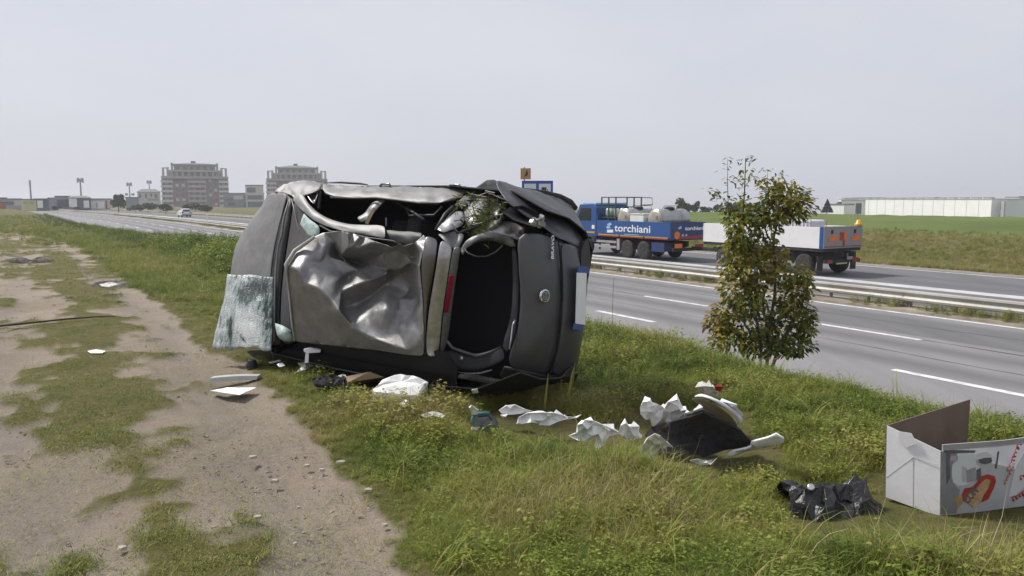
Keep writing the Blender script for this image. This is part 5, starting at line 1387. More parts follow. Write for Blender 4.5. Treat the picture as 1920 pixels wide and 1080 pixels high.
# ------------------------------------------------------------------ buildings far off
def facing(P): return math.atan2(P.y, P.x) - math.pi / 2
def apartment(px0, px1, ytop, ybase, dist, label):
    P = at_px((px0 + px1) / 2, dist, z=-4.0); sc1 = 1 / px_scale(P)
    W = (px1 - px0) * sc1; zt = zpx(ytop, P) - P.z; 
    b = thing('apartment_building', P, label, 'apartment building', 'stepped brick apartment blocks', rz=facing(P))
    FH = 2.85; D = 15.0
    H6 = zpx(335, P) - P.z if px0 < 450 else zpx(339, P) - P.z
    def B(name, m, c, sz, parent=None):
        mb = MB(); mb.box(c, sz); return mb.build(name, m, parent or b)
    nfl = 7; FH = (H6 + .3) / nfl
    wall = B('wall', 'brick_red', (0, D / 2, H6 / 2), (W * .90, D, H6))
    B('centre_bay', 'render_grey', (.02 * W, D / 2 - .2, H6 / 2 - .1), (W * .27, D, H6 - .2))
    for sx in (-1, 1): B('stair_bay', 'render_grey', (sx * W * .42, D / 2 - .15, H6 / 2 - .15), (W * .15, D, H6 - .3))
    for fl in range(1, nfl):
        z = fl * FH
        for (xc_, w_) in ((-.42 * W, .17 * W), (.42 * W, .15 * W), (.02 * W, .27 * W)):
            bal = B('balcony', 'render_pale' if abs(xc_) > .1 * W else 'render_beige', (xc_, -1.0, z + .45), (w_, 2.0, 1.05))
            for q in ((-.25, .25) if w_ < .2 * W else (-.33, 0, .33)):
                B('window', 'window_dark', (xc_ + q * w_, -.36, z - .75), (w_ * .18, .10, 1.5), wall)
        for xc_ in (-.27 * W, -.18 * W, .22 * W, .30 * W):
            B('window', 'window_dark' if (fl + int(xc_)) % 3 else 'render_pale', (xc_, -.03, z + 1.0), (1.3, .12, 1.3), wall)
    B('cornice', 'render_grey', (0, D / 2 - 1, H6 + .5), (W * .99, D + 2.5, 1.1))
    h1 = (zt - H6)
    B('terrace_storey', 'window_dark', (0, D / 2 + .8, H6 + 2.0), (W * .80, D - 3, 2.4))
    for k in range(9): B('terrace_pier', 'render_grey', ((-.36 + .09 * k) * W, D / 2 - 6, H6 + 2.0), (W * .035, 1.2, 2.35))
    B('terrace_slab', 'render_beige', (0, D / 2 - .4, H6 + 3.6), (W * .78, D - 1.6, .9))
    B('upper_storey', 'render_grey', (0, D / 2 + .8, H6 + 5.1), (W * .62, D - 4, 2.2))
    for k in range(6): B('window', 'window_dark', ((-.25 + .1 * k) * W, D / 2 + .8 - (D - 4) / 2 - .05, H6 + 5.0), (W * .05, .15, 1.3), wall)
    B('terrace_slab', 'render_beige', (0, D / 2 + .2, H6 + 6.5), (W * .66, D - 3, .6))
    for sx in (-1, 1):
        for q, hh in ((.465, 4.6), (.40, 4.9), (.335, 7.0)):
            B('chimney_pier', 'render_beige', (sx * W * q, D / 2 - 5, H6 + hh / 2 + .4), (W * .034, 1.4, hh))
        B('pergola_beam', 'render_beige', (sx * W * .43, D / 2 - 5.1, H6 + 4.9), (W * .10, 1.0, .5))
    mb = MB()
    rz0, rz1 = H6 + 6.8, zt - .8
    a, c_ = W * .34, D / 2 - 1
    vs = [(-a, D / 2 - c_, rz0), (a, D / 2 - c_, rz0), (a, D / 2 + c_, rz0), (-a, D / 2 + c_, rz0), (-a * .35, D / 2 - 1, rz1), (a * .35, D / 2 - 1, rz1), (a * .35, D / 2 + 1, rz1), (-a * .35, D / 2 + 1, rz1)]
    mb.add(vs, [(0, 1, 5, 4), (1, 2, 6, 5), (2, 3, 7, 6), (3, 0, 4, 7), (4, 5, 6, 7), (0, 3, 2, 1)])
    rf = mb.build('roof', 'roof_grey', b); B('chimney', 'roof_grey', (-.02 * W, D / 2, rz1 + .2), (W * .07, 2, 1.5), rf)
    return b
apartment(317, 434, 302, 391, 400, 'stepped brick apartment block standing clear left of the wreck')
apartment(508, 619, 307, 391, 420, 'stepped brick apartment block half hidden behind the wreck bonnet')

def block(name, px0, px1, yt, yb, dist, m, label, cat, depth=12, roof=None, group=None, roofm='roof_grey', wins=None, zbase=-4.0, turn=0.0):
    P = at_px((px0 + px1) / 2, dist, z=zbase); sc1 = 1 / px_scale(P); W = (px1 - px0) * sc1
    zt = zpx(yt, P) - P.z
    b = thing(name, P, label, cat, group, rz=facing(P) + turn)
    W /= max(.4, math.cos(turn))
    mb = MB(); mb.box((0, depth / 2, zt / 2), (W, depth, zt)); wl_ = mb.build('wall', m, b)
    if roof:
        zr = zpx(roof, P) - P.z
        mb = MB(); o_ = .4
        vs = [(-W / 2 - o_, -o_, zt + .01), (W / 2 + o_, -o_, zt + .01), (W / 2 + o_, depth + o_, zt + .01), (-W / 2 - o_, depth + o_, zt + .01), (-W * .3, depth / 2, zr), (W * .3, depth / 2, zr)]
        mb.add(vs, [(0, 1, 5, 4), (1, 2, 5), (2, 3, 4, 5), (3, 0, 4), (0, 3, 2, 1)]); mb.build('roof', roofm, b)
    else:
        mb = MB(); mb.box((0, depth / 2, zt + .15), (W + .3, depth + .3, .3)); mb.build('roof', roofm, b)
    for (fx0, fx1, fy0, fy1, mm) in (wins or []):
        z0_, z1_ = zpx(fy1, P) - P.z, zpx(fy0, P) - P.z
        mb = MB(); mb.box((((fx0 + fx1) / 2 - (px0 + px1) / 2) * sc1, -.04, (z0_ + z1_) / 2), ((fx1 - fx0) * sc1, .10, z1_ - z0_)); mb.build('window' if mm in ('window_dark',) else 'panel', mm, wl_)
    return b
block('office_building', 428, 500, 363, 390, 340, 'office_blue', 'low blue grey office building between the two apartment blocks', 'office building', wins=[(432, 444, 371, 377, 'window_dark'), (446, 462, 367, 374, 'render_pale'), (464, 480, 366, 374, 'window_dark'), (482, 496, 366, 374, 'window_dark'), (436, 448, 379, 386, 'window_dark'), (464, 496, 378, 388, 'window_dark')])
block('office_building', 468, 500, 348, 392, 330, 'render_pale', 'narrow office tower with dark window bands beside the wreck', 'office building', depth=8, wins=[(471, 486, 352, 361, 'window_dark'), (471, 498, 366, 374, 'window_dark'), (471, 498, 378, 388, 'window_dark')])
block('house', 269, 308, 360, 392, 330, 'render_pale', 'pale house with a low pitched roof left of the brick apartment block', 'house', roof=354, wins=[(272, 275, 364, 371, 'window_dark'), (282, 285, 364, 371, 'window_dark'), (291, 294, 363, 369, 'window_dark'), (286, 305, 372, 376, 'shed_grey'), (298, 303, 364, 371, 'window_dark')])
IG = 'low sheds along the horizon'
block('shed', 18, 49, 374, 392, 260, 'shed_grey', 'low grey shed with a dark front at the far left', 'shed', group=IG, wins=[(20, 37, 378, 384, 'shed_dark'), (37, 48, 376, 386, 'shed_pink')])
bb = block('billboard', 53, 77, 375, 387, 255, 'billboard_yellow', 'yellow green billboard among the sheds at the far left', 'billboard', depth=.6, wins=[(56, 74, 378, 383, 'billboard_green')])
block('shed', 77, 101, 374, 391, 258, 'shed_dark', 'brown shed with white and dark doors beside the billboard', 'shed', group=IG, wins=[(82, 91, 376, 390, 'shed_white'), (92, 100, 375, 389, 'shed_teal')])
block('shed', 102, 116, 372, 391, 300, 'office_blue', 'pale blue slab building between two darker sheds', 'shed', group=IG)
block('shed', 116, 141, 369, 391, 270, 'shed_grey', 'grey open fronted shed left of the pitched roof shed', 'shed', group=IG, wins=[(119, 137, 374, 388, 'shed_dark')])
block('shed', 141, 178, 371, 392, 262, 'shed_teal', 'dark shed with a white wall panel and a pitched roof', 'shed', group=IG, roof=367, wins=[(142, 155, 372, 391, 'shed_white'), (166, 175, 376, 390, 'shed_white')])
block('shed', 178, 216, 374, 392, 264, 'shed_pink', 'long pinkish shed with a grey flat roof by the round tree', 'shed', group=IG, wins=[(180, 204, 378, 391, 'shed_white'), (190, 193, 379, 389, 'shed_pink'), (206, 209, 376, 392, 'roof_red')])
block('shed', 246, 268, 371, 392, 300, 'office_blue', 'blue grey shed between the round tree and the house', 'shed', group=IG)
block('shed', -70, 17, 372, 392, 270, 'shed_grey', 'grey shed running off the left edge of the view', 'shed', group=IG)
block('fence_screen', -60, 16, 381, 392, 200, 'plank_orange', 'orange brown hoarding at the left edge of the view', 'hoarding', depth=.5, zbase=-2.5)
# floodlight masts
for k, (px_, yt, w_, d_) in enumerate(((70, 339, 5, 300), (163, 336, 11, 300), (253, 344, 9, 380), (290, 340, 8, 420))):
    P = at_px(px_, d_, z=-4.0); zt = zpx(yt, P) - P.z; s_ = 1 / px_scale(P)
    m_ = thing('floodlight_mast', P, ['slim floodlight mast over the billboard at far left', 'tallest floodlight mast with a round lamp cluster over the pitched roof shed', 'floodlight mast right of the round tree', 'floodlight mast above the pale house roof'][k], 'floodlight mast', 'floodlight masts on the skyline', rz=facing(P))
    mb = MB(); mb.tube([(0, 0, 0), (0, 0, zt)], [.35, .22], 8); mb.build('mast', 'mast_grey', m_)
    hw = w_ * s_ / 2
    if k == 0:
        mb = MB(); mb.box((0, 0, zt - .9), (hw * 1.3, .5, 2.2)); mb.build('lamp_cluster', 'mast_grey', m_)
    else:
        for a in range(8):
            mb = MB(); an = a * math.pi / 4; mb.box((math.cos(an) * hw * .8, math.sin(an) * .5, zt - .5 + .25 * (a % 2)), (hw * .5, .5, 1.4)); mb.build('lamp', 'mast_grey', m_)
        mb = MB(); mb.lathe((0, 0, zt - .6), (0, 0, 1), [(0, hw * .9), (.25, hw * .9)], 14); mb.build('ring', 'mast_grey', m_)
    if k == 2:
        for a in (-1, 1):
            mb = MB(); mb.box((a * hw * 1.2, 0, zt * .62), (hw * 1.2, .6, 1.0)); mb.build('lamp', 'mast_grey', m_)
# right-hand warehouses
def longshed():
    a_, b2_ = at_px(1565, 288, z=-6.5), at_px(1848, 230, z=-6.5)
    rz_ = math.atan2(b2_.y - a_.y, b2_.x - a_.x); W = (b2_ - a_).length
    b = thing('warehouse', a_, 'long low white warehouse beyond the green field', 'warehouse', rz=rz_)
    zt = zpx(373, b2_) - b2_.z
    mb = MB(); mb.box((W / 2, 13, zt / 2), (W, 26, zt)); wl_ = mb.build('wall', 'shed_white', b)
    mb = MB(); mb.box((W / 2, 13, zt + .04), (W + .4, 26.4, .12)); mb.build('roof', 'shed_white', b)
    for k in range(16):
        mb = MB(); mb.box((W * (k + .5) / 16, 1.0, zt + .2), (W / 16 * .5, 1.4, .34)); mb.build('roof_vent', 'shed_dark', b)
        if k:
            mb = MB(); mb.box((W * k / 16, -.02, zt / 2), (.10, .05, zt * .97)); mb.build('wall_joint', 'render_pale', wl_)
    mb = MB(); mb.box((W + 2.6, 1.0, zt * .45), (.25, 5.2, zt * .95), Matrix.Rotation(math.radians(60), 3, 'Z')); mb.build('end_wall', 'shed_grey', b)
longshed()
block('barn', 1573, 1664, 375, 396, 275, 'shed_white', 'barn with a dark grey pitched roof behind the white warehouse', 'barn', roof=370, zbase=-7)
block('shed', 1876, 1907, 371, 396, 246, 'shed_white', 'white square building at the right end of the warehouse', 'shed', zbase=-7, turn=-.7, depth=4)
block('shed', 1907, 1990, 370, 396, 244, 'shed_grey', 'grey shed cut by the right edge of the view', 'shed', zbase=-7)
block('house', 1548, 1574, 384, 397, 240, 'shed_white', 'small white outbuilding between the conifer and the warehouse', 'outbuilding', zbase=-6.5, turn=-.7, depth=4)
# ------------------------------------------------------------------ what lies strewn on the verge
def gz1(px, py, h=0.0):
    P = gp(px, py, 0.0)
    for _ in range(3):
        z = land_z1(P.x, P.y) + h; P = gp(px, py, z)
    return P
def sheet_px(name, label, cat, outline, m, h=.07, crump=.025, cell=.03, thick=.003, group=None, seed=1, smooth=False, parent=None, off=None, sub=0):
    """outline: (px, py[, height over ground]) -> a thin crumpled sheet lying there"""
    P3 = [gz1(p[0], p[1], (p[2] + .035) if len(p) > 2 else h + (.03 if h > .03 else 0)) for p in outline]
    c0 = sum(P3, Vector()) / len(P3)
    # local 2D frame: x right, y along the sheet
    nrm = Vector((0, 0, 0))
    for i in range(len(P3)): nrm += (P3[i] - c0).cross(P3[(i + 1) % len(P3)] - c0)
    nrm.normalize()
    ax = Vector((1, 0, 0)); ax = (ax - nrm * ax.dot(nrm)).normalized(); ay = nrm.cross(ax)
    q = [Vector(((p - c0).dot(ax), (p - c0).dot(ay))) for p in P3]; hq = [(p - c0).dot(nrm) for p in P3]
    xs = [a.x for a in q]; ys = [a.y for a in q]
    ins = []
    rr = random.Random(seed)
    def inside(x, y):
        c_ = False; n_ = len(q)
        for i in range(n_):
            a, b_ = q[i], q[i - 1]
            if (a.y > y) != (b_.y > y) and x < (b_.x - a.x) * (y - a.y) / (b_.y - a.y) + a.x: c_ = not c_
        return c_
    nx = max(2, min(20, int((max(xs) - min(xs)) / cell))); ny = max(2, min(20, int((max(ys) - min(ys)) / cell)))
    for i in range(nx):
        for j in range(ny):
            x = min(xs) + (i + .5 + rr.uniform(-.3, .3)) / nx * (max(xs) - min(xs)); y = min(ys) + (j + .5 + rr.uniform(-.3, .3)) / ny * (max(ys) - min(ys))
            if inside(x, y): ins.append(Vector((x, y)))
    n_ = len(q)
    v2, e2, f2, ov, _, _ = mgeo.delaunay_2d_cdt(q + ins, [(i, (i + 1) % n_) for i in range(n_)], [], 1, 1e-5)
    mb = MB(); vs = []
    for k, v in enumerate(v2):
        if ov[k] and ov[k][0] < n_: hh = hq[ov[k][0]]
        else:
            w_ = [1 / ((v - a).length ** 2 + 1e-6) for a in q]; hh = sum(a * b_ for a, b_ in zip(w_, hq)) / sum(w_) + rr.uniform(-.6, 1) * crump
        vs.append(c0 + ax * v.x + ay * v.y + nrm * hh)
    mb.add(vs, f2)
    base = Vector((c0.x, c0.y, land_z1(c0.x, c0.y))) if off is None else off
    o = mb.build(name, m, parent, off=base, smooth=smooth, thick=thick, subsurf=sub)
    if label: tag(o, label, cat, group)
    return o
G1 = 'white paper scraps strewn on the grass'
# left of the wreck, on the dirt
mb = MB(); a, b_ = gz1(391, 716, .0), gz1(481, 712, .0)
d_ = (b_ - a); wv = Vector((.02, .10, 0))
rows = []
for k in range(9):
    t = k / 8; p = a + d_ * t; hh = .028 + .008 * math.sin(t * 3)
    rows.append([p + Vector((0, 0, 0)), p + wv * .2 + Vector((0, 0, hh)), p + wv * .8 + Vector((0, 0, hh * 1.15)), p + wv])
mb.grid(rows); mb.add(rows[0], [(0, 1, 2, 3)]); mb.add(rows[-1], [(3, 2, 1, 0)])
o = mb.build('trim_strip', 'strip_grey', off=a, smooth=False); tag(o, 'long pale grey trim strip lying on the edge of the dirt track', 'trim strip')
sheet_px('paper_sheet', 'flat white kite shaped sheet just below the grey trim strip', 'paper', [(394, 733), (425, 727), (481, 727), (449, 741)], 'paper_white', h=.015, crump=.006, group=G1)
sheet_px('paper_scrap', 'small white scrap alone on the dirt track', 'paper', [(164, 658), (180, 655), (198, 658), (192, 662), (170, 662)], 'paper_white', h=.01, crump=.006, group=G1)
# black cap and cable loop
o = thing('cable', gz1(515, 690), 'black cable bent in a loop with a plug beside the windscreen', 'cable')
mb = MB(); pts = [gz1(466, 681, .03), gz1(480, 682, .02), gz1(500, 685, .03), gz1(520, 684, .03)]
mb.tube(pts, .006, 5)
base = dp(530, 672, (gz1(530, 690) - EYE).dot(FWD))
lp = []
for k in range(26):
    an = math.radians(80 + k * 9.5)
    lp.append(dp(545 + 32 * math.cos(an), 672 - 29 * math.sin(an), (gz1(545, 692) - EYE).dot(FWD) + .06 * math.sin(an)))
mb.tube(lp, .006, 5)
mb.build('cord', 'black_plastic', o, off=o.location, smooth=True)
mb = MB(); c0 = gz1(471, 681, .04); mb.lathe(c0 - Vector((.0, 0, .045)), (0.1, 0, 1), [(0, .055), (.03, .052), (.075, .04), (.08, .02)], 12); mb.build('plug', 'black_plastic', o, off=o.location, smooth=False)
# white bent plastic under the roof edge
o = thing('plastic_clip', gz1(578, 690), 'white bent T shaped plastic piece hanging under the roof edge', 'plastic piece')
D0 = (gz1(578, 708) - EYE).dot(FWD)
def dq(pts, th=.01, push=.0): 
    mb = MB(); P = [dp(x, y, D0 + push) for x, y in pts]; mb.prism(P, Vector((0, th, 0))); return mb
dq([(569, 655), (578, 653), (601, 656), (600, 661), (581, 662), (570, 660)], .05).build('top_bar', 'paper_white', o, off=o.location)
dq([(573, 660), (579, 661), (578, 680), (571, 681)], .012, .02).build('stem', 'paper_white', o, off=o.location)
sheet_px('base_flap', None, None, [(558, 681, .06), (572, 678, .05), (588, 686, .03), (573, 694, .02), (556, 698, .02), (566, 688, .03)], 'paper_white', parent=o, off=o.location)
sheet_px('paper_scrap', 'crumpled dull scrap in the grass right of the white T shaped piece', 'paper', [(592, 684), (602, 676), (611, 682), (600, 688)], 'paper_dirty', h=.05, group=G1, crump=.03)
sheet_px('paper_scrap', 'yellowish flat sliver inside the cable loop', 'paper', [(503, 679), (524, 674), (527, 677), (508, 681)], 'paper_dirty', h=.05, group=G1)
sheet_px('paper_scrap', 'small pale scrap low inside the cable loop', 'paper', [(519, 683), (530, 680), (534, 685), (524, 688)], 'paper_white', h=.05, group=G1, crump=.03)
# dark rag and cardboard with tape
sheet_px('rag', 'black crumpled rag in the grass left of the cardboard', 'rag', [(583, 713), (596, 706), (628, 704), (650, 712), (645, 720), (610, 722), (590, 720)], 'felt_black', h=.07, crump=.05, seed=4)
o = thing('cardboard_piece', gz1(680, 716), 'flattened tan cardboard box with two bands of tape', 'cardboard')
t4 = [gz1(x, y, h) for x, y, h in ((648, 706, .09), (693, 697, .16), (720, 707, .12), (652, 717, .06))]
b4 = [gz1(x, y, .02) for x, y in ((650, 714), (695, 704), (718, 714), (654, 723))]
mb = MB(); mb.add(b4 + t4, [(0, 3, 2, 1), (4, 5, 6, 7), (0, 1, 5, 4), (1, 2, 6, 5), (2, 3, 7, 6), (3, 0, 4, 7)]); mb.build('carton', 'cardboard', o, off=o.location)
for f in (.45, .84):
    a, b2 = t4[0].lerp(t4[1], f), t4[3].lerp(t4[2], f); a2, b3 = t4[0].lerp(t4[1], f + .06), t4[3].lerp(t4[2], f + .06); up3 = Vector((0, 0, .004))
    low = b4[3].lerp(b4[2], f) + Vector((0, -.004, 0)); low2 = b4[3].lerp(b4[2], f + .06) + Vector((0, -.004, 0))
    mb = MB(); mb.add([a + up3, a2 + up3, b3 + up3 + Vector((0, -.004, 0)), b2 + up3 + Vector((0, -.004, 0)), low2, low], [(0, 1, 2, 3), (3, 2, 4, 5)]); mb.build('tape', 'tape_tan', o, off=o.location)
sheet_px('paper_scrap', 'small grey white flap sticking out of the cardboard end', 'paper', [(634, 704, .10), (642, 702, .12), (650, 707, .1), (644, 710, .07)], 'paper_dirty', group=G1)
# thick white foam slab
o = thing('foam_slab', gz1(750, 740), 'thick broken slab of white foam with ragged edges', 'foam slab')
tp = [(716, 712, .16), (735, 706, .19), (750, 704, .2), (766, 709, .19), (786, 708, .19), (802, 716, .17), (801, 724, .14), (794, 731, .12), (786, 741, .09), (758, 741, .08), (733, 737, .08), (706, 736, .07), (698, 730, .08), (708, 722, .12)]
T3 = [gz1(*p) for p in tp]; c0 = sum(T3, Vector()) / len(T3); mb = MB(); nT = len(T3)
rr = random.Random(5)
in_ = [c0.lerp(p, .62) + Vector((0, 0, .03 + rr.uniform(-.012, .02))) for p in T3]; bt = [Vector((p.x, p.y, p.z - .07)) for p in T3]
mb.add(T3 + in_ + bt + [c0 + Vector((0, 0, .03))], [(i, (i + 1) % nT, nT + (i + 1) % nT, nT + i) for i in range(nT)] + [(nT + i, nT + (i + 1) % nT, 3 * nT) for i in range(nT)] + [(2 * nT + i, 2 * nT + (i + 1) % nT, (i + 1) % nT, i) for i in range(nT)] + [tuple(range(2 * nT, 3 * nT))[::-1]])
mb.build('slab', 'foam_white', o, off=o.location, bevel=.008)
sheet_px('edge_layer', None, None, [(795, 719, .15), (803, 717, .15), (800, 731, .08), (790, 742, .05), (783, 743, .06)], 'foam_white', parent=o, off=o.location, thick=.02)
sheet_px('paper_scrap', 'small white crumb in the grass below the foam slab', 'foam scrap', [(752, 755), (760, 749), (767, 752), (758, 759)], 'paper_white', h=.07, group=G1, crump=.03, thick=.02)
sheet_px('paper_scrap', 'white sliver at the right corner of the foam slab', 'foam scrap', [(789, 744), (802, 741), (816, 747), (808, 750), (797, 747)], 'paper_white', h=.05, group=G1, crump=.02, thick=.01)
sheet_px('paper_scrap', 'ragged white scrap in the grass below and right of the foam slab', 'paper', [(789, 778), (800, 773), (815, 771), (835, 778), (830, 783), (812, 779), (798, 782)], 'paper_white', h=.06, group=G1, crump=.03, seed=8)
sheet_px('paper_scrap', 'tiny white square scrap upright in the grass behind the pouch', 'paper', [(884, 731, .14), (895, 728, .16), (897, 736, .1), (886, 738, .09)], 'paper_white', group=G1)
# pouch
o = thing('pouch', gz1(910, 800), 'grey pouch with a teal edge lying in the grass', 'pouch')
tp = [(889, 776, .16), (918, 774, .17), (931, 783, .14), (937, 796, .09), (912, 799, .08), (886, 798, .08)]
T3 = [gz1(*p) for p in tp]; bt = [Vector((p.x, p.y + .01, p.z - .05)) for p in T3]; n6 = 6
mb = MB(); mb.add(T3 + bt, [tuple(range(6)), tuple(range(6, 12))[::-1]] + [(6 + i, 6 + (i + 1) % 6, (i + 1) % 6, i) for i in range(6)]); mb.build('body', 'pouch_grey', o, off=o.location, bevel=.01)
mb = MB(); mb.tube([T3[5], T3[5].lerp(T3[0], .5) + Vector((-.005, 0, .01)), T3[0], T3[1]], .012, 6); mb.build('edge', 'teal', o, off=o.location, smooth=True)
mb = MB(); q0 = [T3[0].lerp(T3[4], .3), T3[1].lerp(T3[4], .3), T3[2].lerp(T3[4], .45)]; mb.tube([p + Vector((0, 0, .008)) for p in q0], .005, 5); mb.build('zip', 'black_plastic', o, off=o.location)
sheet_px('paper_scrap', 'white scrap standing up behind the teal edge of the pouch', 'paper', [(879, 763, .2), (884, 760, .22), (898, 769, .18), (896, 777, .13), (884, 777, .12)], 'paper_white', group=G1, crump=.02)
sheet_px('paper_scrap', 'white scrap peeping out below the pouch', 'paper', [(883, 801, .05), (900, 800, .05), (893, 807, .03), (884, 807, .03)], 'paper_white', group=G1)
# crumpled papers in the middle
sheet_px('paper_sheet', 'crumpled white paper farthest left of the papers in the middle of the verge', 'paper', [(935, 769, .1), (950, 760, .14), (965, 758, .15), (985, 767, .13), (1004, 772, .1), (980, 775, .09), (955, 778, .07), (940, 775, .08)], 'paper_white', group=G1, crump=.05, seed=11)
sheet_px('paper_sheet', 'white paper curled into a tube with its dark open end to the left', 'paper', [(968, 795, .06), (972, 782, .12), (990, 774, .16), (1015, 773, .17), (1040, 774, .15), (1058, 779, .12), (1066, 785, .10), (1048, 790, .08), (1030, 798, .06), (1010, 795, .06), (995, 792, .10), (985, 797, .05)], 'paper_white', group=G1, crump=.05, seed=12)
sheet_px('paper_scrap', 'thin white strip pointing right from the curled paper tube', 'paper', [(1058, 781, .1), (1075, 782, .1), (1090, 777, .12), (1082, 783, .1), (1066, 786, .08)], 'paper_white', group=G1)
sheet_px('paper_scrap', 'small white tab between the pouch and the curled paper', 'paper', [(938, 778, .07), (952, 777, .08), (948, 783, .05), (940, 782, .05)], 'paper_white', group=G1)
sheet_px('paper_sheet', 'large crumpled white paper with grass blades poking through it', 'paper', [(1082, 796, .18), (1096, 787, .22), (1112, 788, .22), (1128, 795, .2), (1152, 806, .16), (1165, 812, .12), (1142, 818, .1), (1135, 832, .06), (1118, 846, .03), (1115, 835, .05), (1120, 822, .08), (1100, 826, .06), (1084, 826, .05), (1066, 817, .06), (1080, 812, .1)], 'paper_white', group=G1, crump=.06, seed=14)
sheet_px('paper_sheet', 'crumpled white paper with a peaked top left of the black mat', 'paper', [(1160, 812, .14), (1163, 798, .2), (1173, 793, .24), (1180, 800, .2), (1199, 799, .2), (1198, 810, .16), (1204, 816, .12), (1188, 826, .08), (1172, 822, .08)], 'paper_white', group=G1, crump=.05, seed=15)
sheet_px('paper_sheet', 'billowing white paper standing behind the left end of the black mat', 'paper', [(1200, 765, .26), (1205, 754, .32), (1218, 752, .33), (1232, 757, .3), (1243, 762, .28), (1252, 753, .32), (1270, 749, .34), (1277, 757, .31), (1284, 768, .28), (1290, 772, .24), (1272, 783, .18), (1246, 788, .15), (1228, 801, .09), (1222, 797, .1), (1219, 785, .15), (1208, 784, .16), (1201, 776, .2)], 'paper_white', group=G1, crump=.05, seed=16)
sheet_px('paper_scrap', 'narrow white edge showing along the top of the black mat', 'paper', [(1284, 774, .3), (1300, 770, .33), (1318, 763, .36), (1318, 767, .34), (1298, 775, .29), (1283, 779, .26)], 'paper_white', group=G1)
# black mat
mat_ = sheet_px('black_mat', 'black felt car mat half standing among the white papers', 'mat', [(1212, 818, .06), (1224, 802, .12), (1260, 789, .22), (1297, 776, .3), (1317, 768, .34), (1345, 782, .28), (1389, 805, .16), (1408, 828, .05), (1398, 838, .02), (1356, 840, .02), (1312, 853, .01), (1269, 853, .01), (1235, 848, .01)], 'felt_black', crump=.012, seed=17, thick=.02)
sheet_px('paper_sheet', 'white curled paper at the lower left corner of the black mat', 'paper', [(1193, 838, .05), (1206, 834, .1), (1216, 820, .18), (1228, 813, .21), (1238, 817, .2), (1248, 828, .14), (1262, 839, .08), (1250, 837, .09), (1238, 841, .06), (1228, 852, .02), (1221, 860, .01), (1205, 855, .02)], 'paper_white', group=G1, crump=.02, seed=18)
# white cover with tan inside, leaning over the mat
o = thing('plastic_cover', gz1(1345, 800), 'curved white cover showing its tan inner side above the black mat', 'cover')
up_ = [(1296, 745, .42), (1312, 741, .45), (1340, 754, .42), (1366, 772, .34), (1381, 790, .24), (1384, 801, .18)]
mid_ = [(1305, 738, .44), (1322, 740, .47), (1350, 752, .44), (1378, 770, .36), (1391, 784, .27), (1391, 795, .21)]
far_ = [(1314, 736, .40), (1332, 741, .42), (1362, 756, .38), (1390, 774, .3), (1394, 784, .25), (1393, 790, .22)]
mb = MB(); mb.grid([[gz1(*a), gz1(*b_), gz1(*c_)] for a, b_, c_ in zip(up_, mid_, far_)]); mb.build('outer_shell', 'cover_white', o, off=o.location, smooth=True, thick=.012, subsurf=1)
lo_ = [(1297, 750, .36), (1314, 763, .30), (1336, 779, .24), (1356, 789, .2), (1374, 797, .17), (1383, 803, .15)]
mb = MB(); mb.grid([[gz1(a[0] + .5, a[1] + 1.5, a[2]), gz1((a[0] + b_[0]) / 2, (a[1] + b_[1]) / 2, (a[2] + b_[2]) / 2 - .03), gz1(*b_)] for a, b_ in zip(up_, lo_)]); mb.build('inner_lining', 'cover_tan', o, off=o.location, smooth=True, thick=.006, subsurf=1)
sheet_px('side_flap', None, None, [(1350, 752, .36), (1382, 758, .36), (1382, 764, .33), (1393, 778, .27), (1389, 786, .24)], 'cover_white', parent=o, off=o.location)
o = sheet_px('white_strip', 'white plastic strip tilted out to the right of the black mat', 'plastic strip', [(1362, 850, .03), (1376, 843, .07), (1406, 836, .12), (1409, 826, .16), (1440, 818, .2), (1455, 811, .24), (1470, 820, .2), (1469, 827, .17), (1435, 836, .11), (1400, 843, .07), (1370, 855, .02)], 'paper_white', crump=.006, seed=21, thick=.012, smooth=True)
sheet_px('paper_scrap', 'dirty shredded scraps at the lower edge of the black mat', 'paper', [(1293, 863, .05), (1308, 860, .07), (1325, 864, .05), (1345, 858, .05), (1332, 872, .03), (1312, 872, .03)], 'paper_dirty', group=G1, crump=.04, seed=22)
o = thing('wrapper', gz1(1330, 745), 'torn white wrapper with a red corner behind the white cover', 'wrapper')
sheet_px('white_sheet', None, None, [(1303, 726, .3), (1320, 724, .32), (1336, 725, .32), (1348, 732, .26), (1346, 742, .2), (1332, 738, .22), (1318, 735, .24)], 'paper_dirty', crump=.05, parent=o, off=o.location, seed=23)
sheet_px('red_corner', None, None, [(1339, 724, .33), (1356, 725, .32), (1352, 733, .27), (1342, 731, .28)], 'print_red', crump=.02, parent=o, off=o.location, seed=24)
# black torn car part in the lower right
o = thing('plastic_liner', gz1(1570, 965), 'shiny black torn plastic wheel liner in the grass by the carton', 'plastic liner')
mb = MB(); rows = []; rr = random.Random(31)
cA = gz1(1573, 962)
for i in range(13):
    t = i / 12; row = []
    for j in range(10):
        q = j / 9
        px_ = 1487 + 178 * t; hgt = (.155 + .05 * math.sin(t * 7 + 1) + .03 * math.sin(t * 17)) * math.sin(math.pi * min(1, max(.12, t * .95 + .05))) ** .6
        yb = 972 + 6 * math.sin(t * 6)
        P = gz1(px_, yb) + Vector((0, .30 * q, 0))
        P.z += hgt * math.sin(math.pi * q) ** .6 + rr.uniform(-.04, .04) * math.sin(math.pi * q) - .01
        P.x += rr.uniform(-.02, .02); P.y += rr.uniform(-.02, .02)
        row.append(P)
    rows.append(row)
mb.grid(rows); mb.build('shell', 'bag_black', o, off=o.location, smooth=False, thick=.004)
